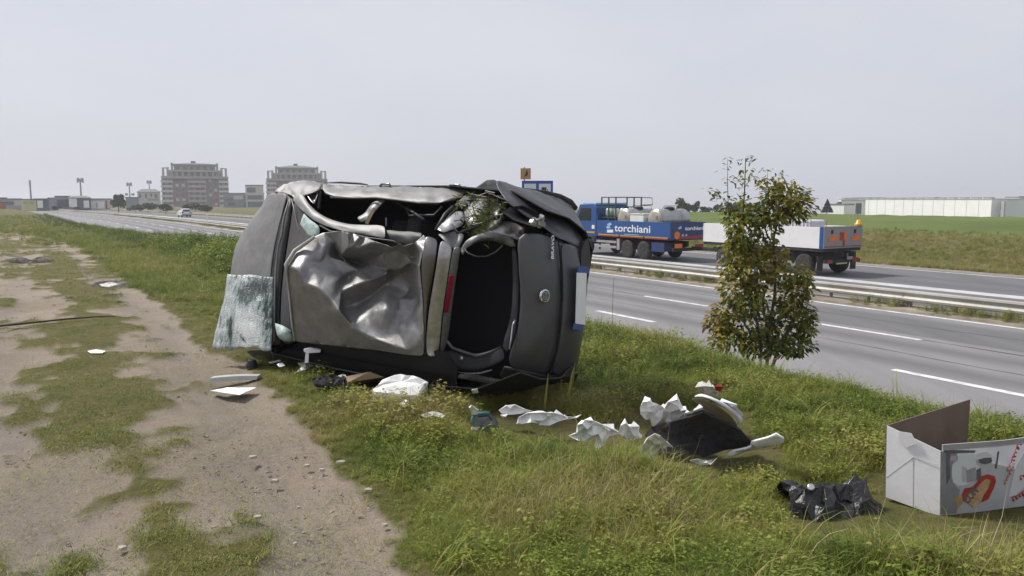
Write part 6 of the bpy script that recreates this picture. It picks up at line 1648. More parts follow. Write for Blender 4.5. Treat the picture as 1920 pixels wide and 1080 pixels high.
for k in range(5):
    t = rr.uniform(.15, .9); p = rows[int(t * 12)][rr.randint(3, 6)]
    mb = MB(); mb.add([p, p + Vector((.03, -.03, .018)), p + Vector((.055, -.02, .0)), p + Vector((.02, .03, .02))], [(0, 1, 2, 3)]); mb.build('torn_flap', 'bag_black', o, off=o.location, thick=.004)
mb = MB(); mb.lathe(rows[3][3] + Vector((0, 0, .005)), (-.3, -.7, .6), [(0, .02), (.01, .02), (.014, .012)], 10); mb.build('clip', 'chrome', o, off=o.location, smooth=True)
# ---- big carton
def mk(px, py, z): return gp(px, py, z)
zg = -.02; hB = .345
Ab, Bb = gp(1660.5, 932, .02), gp(1762, 969, -.02)
At = Ab + Vector((0, 0, 1)); At = dp(1663, 798, (Ab - EYE).dot(FWD) - .02); Bt = dp(1763.5, 846, (Bb - EYE).dot(FWD) - .01)
Ft = gp(1819.5, 749, At.z + .005)
Fb = Vector((Ft.x, Ft.y, .0))
Rb = Bb + Vector((1.05, .16, .06)); Rt = gp(2010, 812, Bt.z - .005)
o = thing('carton', Vector((2.3, 4.1, 0)), 'large opened carton, one side plain white and one printed grey', 'cardboard box')
L0 = o.location
def panel(name, quad, m_out, th=.006, inn=None):
    mb = MB(); nn = (quad[1] - quad[0]).cross(quad[3] - quad[0]).normalized()
    if nn.dot(EYE - quad[0]) < 0: nn = -nn
    mb.prism(quad, -nn * th)
    return mb.build(name, m_out, o, off=L0), nn
wp, wn2 = panel('white_side', [Ab, Bb + (Ab - Bb) * .0, Bt, At], 'box_white')
panel('brown_side', [At, Ft, Fb, Ab + Vector((0.004, .004, 0))], 'cardboard_brown')
# printed side: slightly bent, built as a grid so its top edge can roll
pq = [Bb + (Bt - Bb) * .0 + Vector((.004, 0, 0)), Rb, Rt, Bt + Vector((.004, 0, 0))]
ppn = (Rb - Bb).cross(Bt - Bb).normalized()
if ppn.dot(EYE - Bb) < 0: ppn = -ppn
pp_, _n = panel('printed_side', pq, 'print_grey')
# top flap of the printed side folded outward
def onp(px, py, out=.003): 
    return pp(px, py, Bb + ppn * out, ppn)
mb = MB(); mb.prism([onp(1768, 845, .012), onp(1768, 834, .02), onp(1880, 826, .02), onp(1985, 812, .02), onp(1985, 824, .012), onp(1870, 838, .012)], -ppn * .008); mb.build('folded_edge', 'print_grey', o, off=L0)
def art(name, pts, m, out=.002, parent=None):
    mb = MB(); mb.prism([onp(x, y, out) for x, y in pts], ppn * .0006); return mb.build(name, m, parent or pp_, off=L0)
Z = lambda x, y: (1640 + x / 4.5, 740 + y / 4.5)
def artz(name, pts, m, out=.002): return art(name, [Z(*p) for p in pts], m, out)
artz('print_shade', [(560, 480), (700, 475), (690, 520), (650, 590), (640, 700), (680, 770), (720, 800), (690, 1000), (560, 1010)], 'print_mid', .0015)
artz('print_shade', [(575, 465), (850, 470), (845, 490), (700, 495), (660, 500), (590, 490)], 'print_dark', .002)
artz('print_shade', [(600, 470), (640, 470), (630, 560), (640, 700), (605, 760)], 'print_dark', .0022)
artz('print_machine', [(700, 510), (740, 500), (840, 495), (860, 590), (885, 600), (855, 720), (760, 765), (700, 770), (660, 740), (648, 660), (655, 590), (700, 555)], 'print_pale', .003)
artz('print_machine', [(770, 640), (850, 610), (860, 720), (780, 745)], 'print_mid', .0036)
artz('print_machine', [(735, 600), (780, 620), (775, 740), (735, 735)], 'print_grey', .0034)
artz('print_shade', [(858, 635), (895, 620), (900, 700), (860, 725)], 'print_dark', .0042)
artz('print_machine', [(845, 510), (880, 490), (940, 480), (990, 510), (1000, 560), (950, 580), (870, 560)], 'print_pale', .003)
artz('print_shade', [(870, 550), (920, 535), (985, 530), (990, 570), (940, 588), (890, 575)], 'print_dark', .0038)
artz('print_shade', [(1035, 480), (1052, 478), (1030, 625), (1015, 620)], 'print_dark', .003)
artz('print_rose', [(640, 520), (690, 515), (670, 555), (640, 560)], 'print_rose', .003)
artz('print_red_ring', [(745, 900), (735, 850), (760, 790), (830, 780), (900, 690), (950, 672), (1010, 685), (1025, 730), (1000, 800), (960, 880), (900, 910), (920, 850), (970, 770), (980, 720), (940, 705), (890, 750), (830, 815), (790, 835), (775, 900)], 'print_red', .003)
artz('print_ring_field', [(775, 900), (790, 838), (832, 818), (892, 752), (940, 708), (978, 722), (968, 770), (918, 850), (895, 910), (830, 950)], 'print_tan', .0034)
la = onp(*Z(785, 925), .0042); lb = onp(*Z(955, 728), .0042); lx_ = (lb - la); lw_ = lx_.length; lx_.normalize()
ly_ = ppn.cross(lx_); M4 = Matrix((lx_, ly_, ppn)).transposed().to_4x4(); M4.translation = la - L0
put_text('CON', .062, M4, 'print_dark', pp_, name='ring_lettering', depth=.0004, bold=.003, width=lw_ * .55)
artz('print_paint', [(680, 850), (735, 850), (745, 910), (700, 960), (670, 880)], 'print_tan', .0028)
def script(pts, wdt, m='print_red'):
    mb = MB(); P = [onp(*Z(x, y), .004) for x, y in pts]; mb.tube(P, wdt, 4); mb.build('script_lettering', m, pp_, off=L0)
def loops(x0, y0, x1, y1, n_, amp, w_):
    pts = []
    dx, dy = x1 - x0, y1 - y0; L = math.hypot(dx, dy); nxv, nyv = -dy / L, dx / L
    for k in range(n_ * 8 + 1):
        t = k / (n_ * 8); a = t * n_ * 2 * math.pi
        s_ = math.sin(a) * amp * (.7 + .3 * math.sin(a * .37)); f_ = t + .35 / n_ * math.cos(a)
        pts.append((x0 + dx * f_ + nxv * s_, y0 + dy * f_ + nyv * s_))
    script(pts, w_)
loops(1095, 755, 1180, 590, 6, 11, .0016); loops(1120, 650, 1180, 500, 4, 9, .0018); loops(1165, 560, 1215, 430, 4, 18, .0024); loops(1200, 450, 1250, 395, 2, 14, .003)
loops(1160, 885, 1330, 800, 6, 22, .003); loops(1225, 710, 1330, 640, 4, 18, .0026)
artz('print_panel', [(1190, 600), (1260, 480), (1400, 440), (1400, 640), (1180, 860), (1130, 860)], 'print_pale', .0015)
mb = MB(); q0 = [dp(1690, 822, (At.lerp(Bt, .3) - EYE).dot(FWD) - .01)]
qx = (Bt - At).normalized(); qz = Vector((0, 0, 1)); c_ = At.lerp(Bt, .40) - Vector((0, 0, .03)) + wn2 * .012
mb.prism([c_ - qx * .045 - qz * .01, c_ + qx * .0 - qz * .03, c_ + qx * .05 + qz * .015, c_ + qx * .02 + qz * .055, c_ - qx * .04 + qz * .035], wn2 * .004); mb.build('torn_tab', 'box_white', o, off=L0)
for a, b_ in ((((1661, 895), (1712, 857))), ((1712, 857), (1712, 958)), ((1712, 857), (1760, 872))):
    mb = MB(); mb.tube([pp(a[0], a[1], Ab + wn2 * .0005, wn2), pp(b_[0], b_[1], Ab + wn2 * .0005, wn2)], .0012, 4); mb.build('fold_line', 'strip_grey', wp, off=L0)

# ---- flower, twig, dark clods, pale stones on the track
P = gz1(1838, 1045); o = thing('flower', P, 'single yellow flower in the grass at lower right', 'flower')
top_ = dp(1838, 1034, (P - EYE).dot(FWD) - .02) - P
mb = MB(); mb.tube([(0, 0, 0), top_ * .6 + Vector((.01, 0, 0)), top_], .0025, 5); mb.build('stem', 'grass_blade', o)
for k in range(9):
    an = k * math.tau / 9; d = Vector((math.cos(an), math.sin(an) * .8 - .25, .35 + .3 * math.sin(an)))
    s_ = Vector((-math.sin(an), math.cos(an), 0)) * .0045
    mb = MB(); mb.add([top_, top_ + d * .010 - s_, top_ + d * .018, top_ + d * .010 + s_], [(0, 1, 2, 3)]); mb.build('petal', 'flower_yellow', o)
mb = MB(); mb.lathe(top_ + Vector((0, -.003, 0)), (0, -.5, .8), [(0, .006), (.003, .006), (.005, .003)], 10); mb.build('centre', 'beacon_amber', o)
mb = MB(); mb.tube([gz1(-60, 614, .02), gz1(0, 611, .03), gz1(60, 605, .04), gz1(125, 598, .035), gz1(180, 594, .03), gz1(216, 593, .015)], [.012, .014, .013, .012, .01, .005], 6)
o = mb.build('branch', 'twig_dark', off=gz1(80, 605), smooth=True); tag(o, 'long dark thin branch lying across the dirt track', 'branch')
def clod(px0, px1, py, hgt, label, seed, m='clod_dark', dep=.5, group=None):
    rr = random.Random(seed); a, b_ = gz1(px0, py), gz1(px1, py); c0 = (a + b_) / 2; L = (b_ - a).length
    mb = MB(); rows = []
    for i in range(15):
        row = []
        for j in range(9):
            u, v = i / 14, j / 8
            e = max(0, 1 - (2 * u - 1) ** 2) ** .6 * max(0, 1 - (2 * v - 1) ** 2) ** .6
            row.append(Vector((c0.x + (u - .5) * L, c0.y + (v - .5) * dep, c0.z - .03 + hgt * e * (.45 + 1.1 * float(fbm(u * 5 + seed, v * 3.1, 3, seed))) + rr.uniform(-.01, .01) * e)))
        rows.append(row)
    mb.grid(rows); o = mb.build('clod', m, off=c0, smooth=False); tag(o, label, 'earth clod', group)
clod(5, 60, 489, .11, 'long dark earth clod left of the track at the far end', 3, group='dark earth clods on the track')
clod(58, 98, 490, .12, 'dark earth clod with a ragged top beside the longer one', 5, group='dark earth clods on the track')
clod(160, 212, 483, .08, 'black earth clod at the grass edge far up the track', 7, group='dark earth clods on the track')
clod(168, 250, 534, .09, 'dark wet clod with a pale patch in the middle of the track', 9, dep=.5, group='dark earth clods on the track')
sheet_px('paper_sheet', 'pale dirty sheet lying on the dark clod in the track', 'paper', [(186, 533, .09), (205, 529, .11), (222, 532, .1), (206, 538, .07), (192, 537, .07)], 'paper_dirty', crump=.02, group=G1)
GS = 'pale flat stones on the dirt track'
SLAB = ['pale flat stone farthest up the track', 'pale stone on the bare middle of the wheel track', 'pale stone with a smaller dark gap before it', 'pale stone by the ragged grass edge', 'second pale stone along the ragged grass edge', 'broad pale stone half in the grass edge', 'broad pale stone where the track bends to the grass', 'small pale stone nearest on the wheel track', 'largest flat grey stone by the near grass patch', 'small pale stone under the grass edge near the camera', 'tiny pale stone in the wheel track']
for k, (x, y, w_) in enumerate(((473, 856, 11), (515, 901, 12), (483, 968, 10), (576, 872, 9), (604, 880, 8), (640, 866, 12), (690, 918, 12), (553, 1018, 7), (230, 1026, 13), (722, 983, 8), (560, 950, 5))):
    c0 = gz1(x, y); r_ = .75 * w_ / FPX * (c0 - EYE).dot(FWD); rr = random.Random(k); mb = MB()
    ring = [(r_ * (1 + rr.uniform(-.3, .3)) * math.cos(a * math.tau / 8), r_ * .8 * (1 + rr.uniform(-.3, .3)) * math.sin(a * math.tau / 8)) for a in range(8)]
    hh = r_ * .22
    mb.add([(x_, y_, -.01) for x_, y_ in ring] + [(x_ * .8, y_ * .8, hh * rr.uniform(.6, 1)) for x_, y_ in ring] + [(0, 0, hh)], [(i, (i + 1) % 8, 8 + (i + 1) % 8, 8 + i) for i in range(8)] + [(8 + i, 8 + (i + 1) % 8, 16) for i in range(8)])
    o = mb.build('stone', 'stone_pale'); o.location = c0
    tag(o, SLAB[k], 'stone', GS)
# ------------------------------------------------------------------ the leafy shrub on the verge
SB = gp(1432, 672, -.12); SB.z = land_z1(SB.x, SB.y)
SD = (SB - EYE).dot(FWD)
shrub = thing('young_tree', SB, 'slim leafy young tree turning yellow and bronze on the verge before the lorry trailer', 'tree')
rr = random.Random(77)
def sp(px, py, dd=0.0): return dp(px, py, SD + dd)
stems = [([(1432, 676), (1428, 640), (1416, 590), (1405, 540), (1396, 480), (1392, 420), (1396, 360), (1398, 296)], .0), ([(1434, 676), (1440, 620), (1452, 560), (1455, 500), (1450, 450), (1462, 400), (1480, 360)], .12),
         ([(1438, 676), (1465, 640), (1490, 600), (1500, 560), (1495, 520)], -.1), ([(1428, 676), (1395, 640), (1360, 610), (1340, 592)], .05), ([(1405, 540), (1375, 470), (1366, 400), (1364, 340), (1364, 297)], -.08),
         ([(1452, 470), (1430, 420), (1436, 360), (1440, 318)], .05), ([(1462, 400), (1490, 380), (1515, 378)], .1), ([(1392, 420), (1370, 385), (1340, 358)], .05), ([(1480, 360), (1470, 335), (1462, 322)], 0)]
for k, (pts, dd) in enumerate(stems):
    mb = MB(); P = [sp(x, y, dd * i / (len(pts) - 1) + rr.uniform(-.01, .01)) for i, (x, y) in enumerate(pts)]
    if k < 4: P[0] = SB + Vector((rr.uniform(-.05, .05), rr.uniform(-.05, .05), -.05))
    r0 = .022 if k < 4 else .009
    mb.tube(P, [r0 * (1 - .8 * i / (len(P) - 1)) for i in range(len(P))], 6)
    mb.build('trunk' if k < 4 else 'branch', 'bark', shrub, off=SB, smooth=True)
def leaf_geo(p, d, nrm, L, W):
    d = d.normalized(); s_ = d.cross(nrm)
    if s_.length < 1e-4: s_ = Vector((1, 0, 0))
    s_.normalize(); n_ = s_.cross(d).normalized()
    return [p, p + d * L * .35 - s_ * W * .5 + n_ * W * .12, p + d * L * .75 - s_ * W * .36 + n_ * W * .06 - Vector((0, 0, L * .08)), p + d * L - Vector((0, 0, L * .22)), p + d * L * .75 + s_ * W * .36 + n_ * W * .06 - Vector((0, 0, L * .08)), p + d * L * .35 + s_ * W * .5 + n_ * W * .12, p + d * L * .5 - n_ * W * .05]
LF = [(0, 6, 1), (1, 6, 2), (2, 6, 3), (3, 6, 4), (4, 6, 5), (5, 6, 0)]
clusters = [  # px, py, rx, ry, leaves, tint
 (1385, 398, 26, 24, 170, .38), (1393, 430, 27, 28, 230, .42), (1382, 470, 24, 26, 190, .52), (1416, 405, 22, 18, 110, .30), (1440, 428, 18, 20, 110, .42), (1438, 462, 12, 14, 60, .45),
 (1398, 500, 40, 26, 260, .56), (1440, 500, 28, 16, 130, .74), (1462, 478, 16, 14, 70, .7), (1478, 515, 32, 18, 190, .58), (1500, 540, 22, 22, 150, .5), (1420, 530, 22, 16, 110, .55),
 (1380, 540, 28, 28, 210, .50), (1410, 562, 30, 26, 230, .40), (1492, 580, 28, 28, 240, .45), (1506, 610, 18, 30, 170, .42), (1362, 588, 26, 20, 150, .66), (1398, 606, 46, 26, 330, .40), (1460, 612, 24, 30, 220, .36),
 (1488, 648, 32, 16, 200, .34), (1342, 602, 18, 14, 80, .74), (1380, 640, 44, 16, 250, .50), (1440, 648, 38, 16, 210, .32), (1470, 560, 16, 18, 90, .5), (1352, 618, 14, 12, 50, .7), (1415, 470, 14, 12, 60, .6), (1520, 600, 8, 14, 40, .45), (1372, 440, 10, 16, 50, .55), (1510, 520, 8, 10, 30, .55),
 (1480, 368, 34, 18, 190, .48), (1462, 388, 28, 20, 160, .46), (1500, 384, 22, 14, 100, .50), (1446, 368, 18, 12, 70, .48), (1472, 352, 20, 10, 70, .62), (1445, 345, 18, 9, 50, .5), (1490, 404, 18, 10, 60, .45), (1452, 408, 20, 14, 80, .42)]
mb = MB(); var = []
for (cx, cy, rx, ry, nL, tn) in clusters:
    dd0 = rr.uniform(-.12, .12)
    for k in range(int(nL * 1.15)):
        an = rr.uniform(0, math.tau); q = math.sqrt(rr.random()) * rr.choice((1, 1, 1, 1.25, 1.4))
        px_, py_ = cx + rx * q * math.cos(an), cy + ry * q * math.sin(an)
        if ((px_ - 1444) / 11) ** 2 + ((py_ - 545) / 20) ** 2 < 1: continue
        half = (rx / FPX * SD) * math.sqrt(max(.1, 1 - min(q, 1) ** 2)) + .05
        dd = dd0 + rr.uniform(-1, 1) * half * 1.2
        p = sp(px_, py_, dd)
        out = Vector(((px_ - cx) / rx + rr.uniform(-.7, .7), rr.uniform(-.9, .5), -(py_ - cy) / ry * .5 + rr.uniform(-.7, .3)))
        L = rr.uniform(.042, .080)
        mb.add(leaf_geo(p, out, Vector((rr.uniform(-.6, .6), rr.uniform(-.8, .3), 1)), L, L * rr.uniform(.5, .72)), LF)
        v_ = min(1, max(0, tn + .03 + rr.gauss(0, .15))); var += [v_] * 7
crown = mb.build('crown', 'shrub_leaf', shrub, off=SB, var=var, fixn=False)
# single leaves that stand against the sky on the top shoots
k = 0
for (cx, cy, rx, ry, nL, tn) in [(1362, 301, 15, 7, 8, .22), (1358, 314, 11, 6, 6, .25), (1398, 299, 18, 7, 13, .22), (1412, 306, 9, 9, 6, .28), (1400, 326, 18, 11, 22, .45), (1372, 340, 13, 12, 16, .35), (1394, 346, 12, 11, 16, .6), (1338, 358, 15, 6, 11, .28), (1352, 371, 14, 10, 18, .32),
                                 (1437, 319, 10, 6, 7, .4), (1461, 324, 11, 6, 9, .35), (1424, 335, 13, 6, 10, .42), (1519, 390, 8, 12, 9, .4), (1512, 366, 10, 8, 9, .42), (1364, 388, 14, 10, 16, .36), (1322, 356, 5, 4, 2, .3)]:
    for q_ in range(nL):
        p = sp(cx + rr.uniform(-1, 1) * rx, cy + rr.uniform(-1, 1) * ry, rr.uniform(-.06, .06))
        L = rr.uniform(.04, .066)
        m1 = MB(); m1.add(leaf_geo(p, Vector((rr.uniform(-1, 1), rr.uniform(-.5, .3), rr.uniform(-.5, .3))), Vector((rr.uniform(-.4, .4), rr.uniform(-.7, .2), 1)), L, L * .5), LF)
        m1.build('leaf', 'shrub_leaf', shrub, off=SB, var=[min(1, max(0, tn + rr.gauss(0, .1)))] * 7, fixn=False)

# ------------------------------------------------------------------ far trees and bushes: trunk and a crown of leaf clumps
def far_tree(name, px_, yt, yb, wpx, dist, label, cat='tree', z=None, group=None, dens=1.0, tint=.35, conic=False, n0=900):
    P = at_px(px_, dist, z=z); s_ = 1 / px_scale(P)
    zt, zb_ = zpx(yt, P) - P.z, zpx(yb, P) - P.z
    o = thing(name, P, label, cat, group)
    rx, H_ = wpx * s_ / 2, zt - zb_
    mb = MB(); mb.tube([(0, 0, -.3), (0, 0, zb_ + H_ * .6)], [.05 * H_, .02 * H_], 7); mb.build('trunk', 'bark', o)
    r2 = random.Random(int(px_ * 7)); mb = MB(); var = []
    lobes = [(r2.uniform(-.6, .6), r2.uniform(-.6, .6), r2.uniform(.2, .85), r2.uniform(.3, .5)) for _ in range(9)]
    for k in range(int(n0 * dens)):
        if conic:
            t = r2.random() ** 1.5; an = r2.uniform(0, math.tau); r_ = rx * (1 - t) * r2.uniform(.6, 1.05); p = Vector((r_ * math.cos(an), r_ * math.sin(an), zb_ + H_ * t)); b_ = 0
        else:
            lb = r2.choice(lobes); d = Vector((r2.gauss(0, 1), r2.gauss(0, 1), r2.gauss(0, 1))).normalized() * r2.uniform(.6, 1.05)
            p = Vector(((lb[0] + d.x * lb[3]) * rx, (lb[1] + d.y * lb[3]) * rx, zb_ + H_ * min(1, max(0, lb[2] + d.z * lb[3] * .6)))); b_ = lb[2] * .2
        sz = min(rx, H_) * r2.uniform(.07, .16)
        a = Vector((r2.uniform(-1, 1), r2.uniform(-1, 1), r2.uniform(-.5, 1))).normalized(); c_ = a.orthogonal().normalized(); e_ = a.cross(c_)
        mb.add([p + c_ * sz, p + e_ * sz * .8, p - c_ * sz * .9, p - e_ * sz * .7], [(0, 1, 2, 3)]); var += [min(1, max(0, tint + b_ + r2.gauss(0, .18)))] * 4
    mb.build('crown', 'tree_leaf', o, var=var, fixn=False)
    return o
far_tree('round_tree', 231, 364, 393, 31, 230, 'dark round tree standing between the pinkish shed and the pale house', z=-3.0, n0=1500)
GH = 'bushes along the far roadside'
for k, (x, yt, yb, w, d, lb) in enumerate(((262, 383, 395, 34, 210, 'low bush just right of the round tree'), (285, 381, 395, 40, 205, 'low bush in front of the pale house'), (318, 383, 396, 36, 190, 'low bush left of the silver car at the brick block'), (372, 382, 396, 44, 190, 'dark bush right of the silver car'), (395, 385, 397, 30, 188, 'low bush under the right end of the brick block'),
                                       (118, 386, 394, 22, 220, 'small dark bush before the open fronted shed'), (150, 388, 394, 20, 225, 'small dark bush before the dark pitched shed'))):
    far_tree('bush', x, yt, yb, w, d, lb, 'bush', z=-3.0, group=GH, n0=600)
far_tree('broad_tree', 1276, 372, 398, 34, 150, 'yellow green tree rising behind the rear steel tank', z=-1.0, tint=.75)
far_tree('broad_tree', 1300, 376, 398, 22, 155, 'grey green tree right of the rear steel tank', z=-1.0, tint=.4)
far_tree('conifer', 1544, 374, 398, 22, 180, 'dark pointed conifer left of the white warehouse', z=-3.5, conic=True, tint=.05, n0=1400)
GF = 'dark trees on the field edge behind the young tree'
for k, (x, yt, w, lb) in enumerate(((1322, 388, 30, 'leftmost low dark tree on the field edge'), (1342, 384, 34, 'low dark tree just left of the young tree crown'), (1372, 380, 40, 'dark tree behind the left of the young tree crown'), (1412, 381, 44, 'dark tree behind the middle of the young tree crown'), (1455, 386, 40, 'low dark tree behind the right of the young tree crown'))):
    far_tree('hedge_tree', x, yt, 402, w, 170, lb, z=-3.0, group=GF, tint=.22, n0=700)
far_tree('dark_tree', 1748, 370, 376, 22, 290, 'round dark treetop showing over the warehouse roof', z=-7, n0=500, tint=.1)
far_tree('dark_tree', 1566, 378, 390, 14, 262, 'small dark tree at the left end of the barn', z=-7, n0=400, tint=.1)

# ------------------------------------------------------------------ grass and weeds
proto_col = bpy.data.collections.new('grass_prototypes')       # not linked to the scene; only instanced
def proto(name, blades):
    """blades: list of (verts, faces, var)"""
    vs, fs, va = [], [], []
    for v, f, a in blades:
        o = len(vs); vs += [tuple(p) for p in v]; fs += [tuple(i + o for i in q) for q in f]; va += [a] * len(v)
    me = bpy.data.meshes.new(name); me.from_pydata(vs, [], fs); me.materials.append(MATS['grass_blade'])
    at = me.attributes.new('var', 'FLOAT', 'POINT'); at.data.foreach_set('value', va)
    me.polygons.foreach_set('use_smooth', [True] * len(me.polygons)); me.update()
    ob = bpy.data.objects.new(name, me); proto_col.objects.link(ob); return ob
def blade(r2, x, y, L, W, lean, az, v, nseg=3, droop=1.0):
    d = Vector((math.cos(az), math.sin(az), 0)); s_ = Vector((-d.y, d.x, 0)); vs = []
    for i in range(nseg + 1):
        t = i / nseg; ang_ = lean + droop * t * t
        h = L * t * math.cos(min(1.45, ang_ * .8)); o = L * t * math.sin(min(1.45, ang_ * .8))
        p = Vector((x, y, 0)) + d * o + Vector((0, 0, h)); w = W * (1 - t) ** .7 * .5
        if i == nseg: vs.append(p)
        else: vs += [p - s_ * w, p + s_ * w]
    fs = [(2 * i, 2 * i + 1, 2 * i + 3, 2 * i + 2) for i in range(nseg - 1)] + [(2 * nseg - 2, 2 * nseg - 1, 2 * nseg)]
    return vs, fs, v
def wleaf(r2, p, az, L, W, pitch, v):
    d = Vector((math.cos(az) * math.cos(pitch), math.sin(az) * math.cos(pitch), math.sin(pitch))); s_ = Vector((-math.sin(az), math.cos(az), 0)); p = Vector(p)
    return [p, p + d * L * .5 - s_ * W * .5, p + d * L + Vector((0, 0, -L * .2)), p + d * L * .5 + s_ * W * .5], [(0, 1, 2, 3)], v
short, long_, weeds, straw, moss, tall = [], [], [], [], [], []
for k in range(5):
    r2 = random.Random(100 + k)
    short.append(proto('short_tuft', [blade(r2, r2.gauss(0, .055), r2.gauss(0, .055), r2.uniform(.045, .12), r2.uniform(.0025, .005), r2.uniform(.1, .9), r2.uniform(0, math.tau), r2.gauss(0, .09) + (.28 if r2.random() < .12 else 0), 2, r2.uniform(.2, 1)) for _ in range(64)]))
for k in range(4):
    r2 = random.Random(200 + k)
    long_.append(proto('long_tuft', [blade(r2, r2.gauss(0, .04), r2.gauss(0, .04), r2.uniform(.14, .30), r2.uniform(.003, .0065), r2.uniform(.05, .7), r2.uniform(0, math.tau), r2.gauss(0, .08) + (.35 if r2.random() < .15 else 0), 4, r2.uniform(.4, 1.5)) for _ in range(36)]))
for k in range(5):
    r2 = random.Random(300 + k); bl = []
    for s in range(9):
        x, y, hh = r2.gauss(0, .05), r2.gauss(0, .05), r2.uniform(.05, .18); lx, ly = r2.uniform(-.05, .05), r2.uniform(-.05, .05)
        for q in range(7):
            t = (q + 1) / 7; bl.append(wleaf(r2, (x + lx * t, y + ly * t, hh * t), r2.uniform(0, math.tau), r2.uniform(.018, .04), r2.uniform(.012, .024), r2.uniform(-.2, .7), r2.gauss(0, .1)))
        bl.append(blade(r2, x, y, hh, .003, .15, r2.uniform(0, 6), .1, 2, .2))
    weeds.append(proto('weed', bl))
for k in range(4):
    r2 = random.Random(400 + k)
    straw.append(proto('dry_stems', [blade(r2, r2.gauss(0, .06), r2.gauss(0, .06), r2.uniform(.10, .34), r2.uniform(.002, .005), r2.uniform(.3, 1.5), r2.uniform(0, math.tau), .42 + r2.gauss(0, .14), 3, r2.uniform(-.3, .8)) for _ in range(16)]))
for k in range(4):
    r2 = random.Random(500 + k)
    moss.append(proto('moss_tuft', [blade(r2, r2.gauss(0, .06), r2.gauss(0, .06), r2.uniform(.012, .035), r2.uniform(.003, .006), r2.uniform(.3, 1.3), r2.uniform(0, math.tau), r2.gauss(0, .12), 1, .4) for _ in range(46)]))
for k in range(4):
    r2 = random.Random(600 + k); bl = []
    for s in range(12):
        x, y, hh = r2.gauss(0, .14), r2.gauss(0, .14), r2.uniform(.25, .62); lx, ly = r2.uniform(-.12, .12), r2.uniform(-.12, .12)
        bl.append(blade(r2, x, y, hh, .008, .12, r2.uniform(0, 6), .15, 2, .2))
        for q in range(16):
            t = (q + 3) / 18; bl.append(wleaf(r2, (x + lx * t, y + ly * t, hh * t), r2.uniform(0, math.tau), r2.uniform(.05, .10), r2.uniform(.02, .045), r2.uniform(-.4, .6), r2.gauss(0, .1)))
    tall.append(proto('tall_weed', bl))
ALLP = sorted(proto_col.objects, key=lambda o: o.name)
PIDX = {o.name: i for i, o in enumerate(ALLP)}

def scatter(name, pos, rotz, tiltx, scl, idx, tint):
    N = len(pos)
    me = bpy.data.meshes.new(name); me.vertices.add(N); me.vertices.foreach_set('co', np.asarray(pos, np.float32).ravel())
    rot = np.stack([tiltx, RNG.uniform(-.15, .15, N), rotz], -1).astype(np.float32)
    a = me.attributes.new('rot', 'FLOAT_VECTOR', 'POINT'); a.data.foreach_set('vector', rot.ravel())
    a = me.attributes.new('scl', 'FLOAT', 'POINT'); a.data.foreach_set('value', np.asarray(scl, np.float32))
    a = me.attributes.new('pick', 'INT', 'POINT'); a.data.foreach_set('value', np.asarray(idx, np.int32))
    a = me.attributes.new('tint', 'FLOAT', 'POINT'); a.data.foreach_set('value', np.asarray(tint, np.float32))
    ob = bpy.data.objects.new(name, me); COL.objects.link(ob)
    ng = bpy.data.node_groups.new(name, 'GeometryNodeTree')
    ng.interface.new_socket('Geometry', in_out='INPUT', socket_type='NodeSocketGeometry'); ng.interface.new_socket('Geometry', in_out='OUTPUT', socket_type='NodeSocketGeometry')
    n, l = ng.nodes, ng.links
    gi, go = n.new('NodeGroupInput'), n.new('NodeGroupOutput')
    ip = n.new('GeometryNodeInstanceOnPoints'); ci = n.new('GeometryNodeCollectionInfo')
    ci.inputs['Collection'].default_value = proto_col; ci.inputs['Separate Children'].default_value = True; ci.inputs['Reset Children'].default_value = True
    def na(t, nm):
        k = n.new('GeometryNodeInputNamedAttribute'); k.data_type = t; k.inputs['Name'].default_value = nm; return [o for o in k.outputs if o.enabled and o.name == 'Attribute'][0]
    l.new(gi.outputs[0], ip.inputs['Points']); l.new(ci.outputs[0], ip.inputs['Instance']); ip.inputs['Pick Instance'].default_value = True
    l.new(na('INT', 'pick'), ip.inputs['Instance Index']); l.new(na('FLOAT_VECTOR', 'rot'), ip.inputs['Rotation']); l.new(na('FLOAT', 'scl'), ip.inputs['Scale'])
    l.new(ip.outputs[0], go.inputs[0])
    md = ob.modifiers.new('scatter', 'NODES'); md.node_group = ng
    tag(ob, kind='stuff')
    return ob
def polar(N, r0, r1, a0, a1, p=1.0):
    th = RNG.uniform(math.radians(a0), math.radians(a1), N)
    u = RNG.random(N)
    r = r0 * (r1 / r0) ** (u ** p)
    return r * np.sin(th), r * np.cos(th), r
bare = [(lambda q: (q[0], q[1]))(gz1(x, y)) + (r_,) for x, y, r_ in ((750, 728, .30), (1320, 820, .34), (1240, 775, .22), (1120, 820, .25), (1180, 812, .18), (1220, 845, .2), (1020, 788, .24), (965, 772, .22), (1400, 850, .16), (1300, 860, .2), (910, 788, .14), (1575, 950, .30), (1345, 770, .2), (685, 712, .2), (1720, 925, .16), (1850, 900, .4), (1420, 832, .14), (1325, 735, .12), (618, 714, .15), (575, 690, .14), (1680, 900, .2), (1640, 950, .2), (436, 712, .25), (1700, 990, .22), (1790, 985, .22), (1870, 975, .22), (1575, 990, .16))]
carF = np.array(_F[:2]); carN = np.array(_N0[:2])
def keep_out(x, y, margin=0.0):
    m = np.ones(len(x), bool)
    rx, ry = x - _O.x, y - _O.y
    u = rx * carF[0] + ry * carF[1]; w = rx * carN[0] + ry * carN[1]
    m &= ~((u > .55) & (u < 4.1) & (w > -.1) & (w < .82))
    # the carton's footprint
    m &= ~((x > 2.05) & (x < 3.2) & (y > 3.99) & (y < 4.6) & (y < 4.0 + (x - 2.0) * .75))
    return m
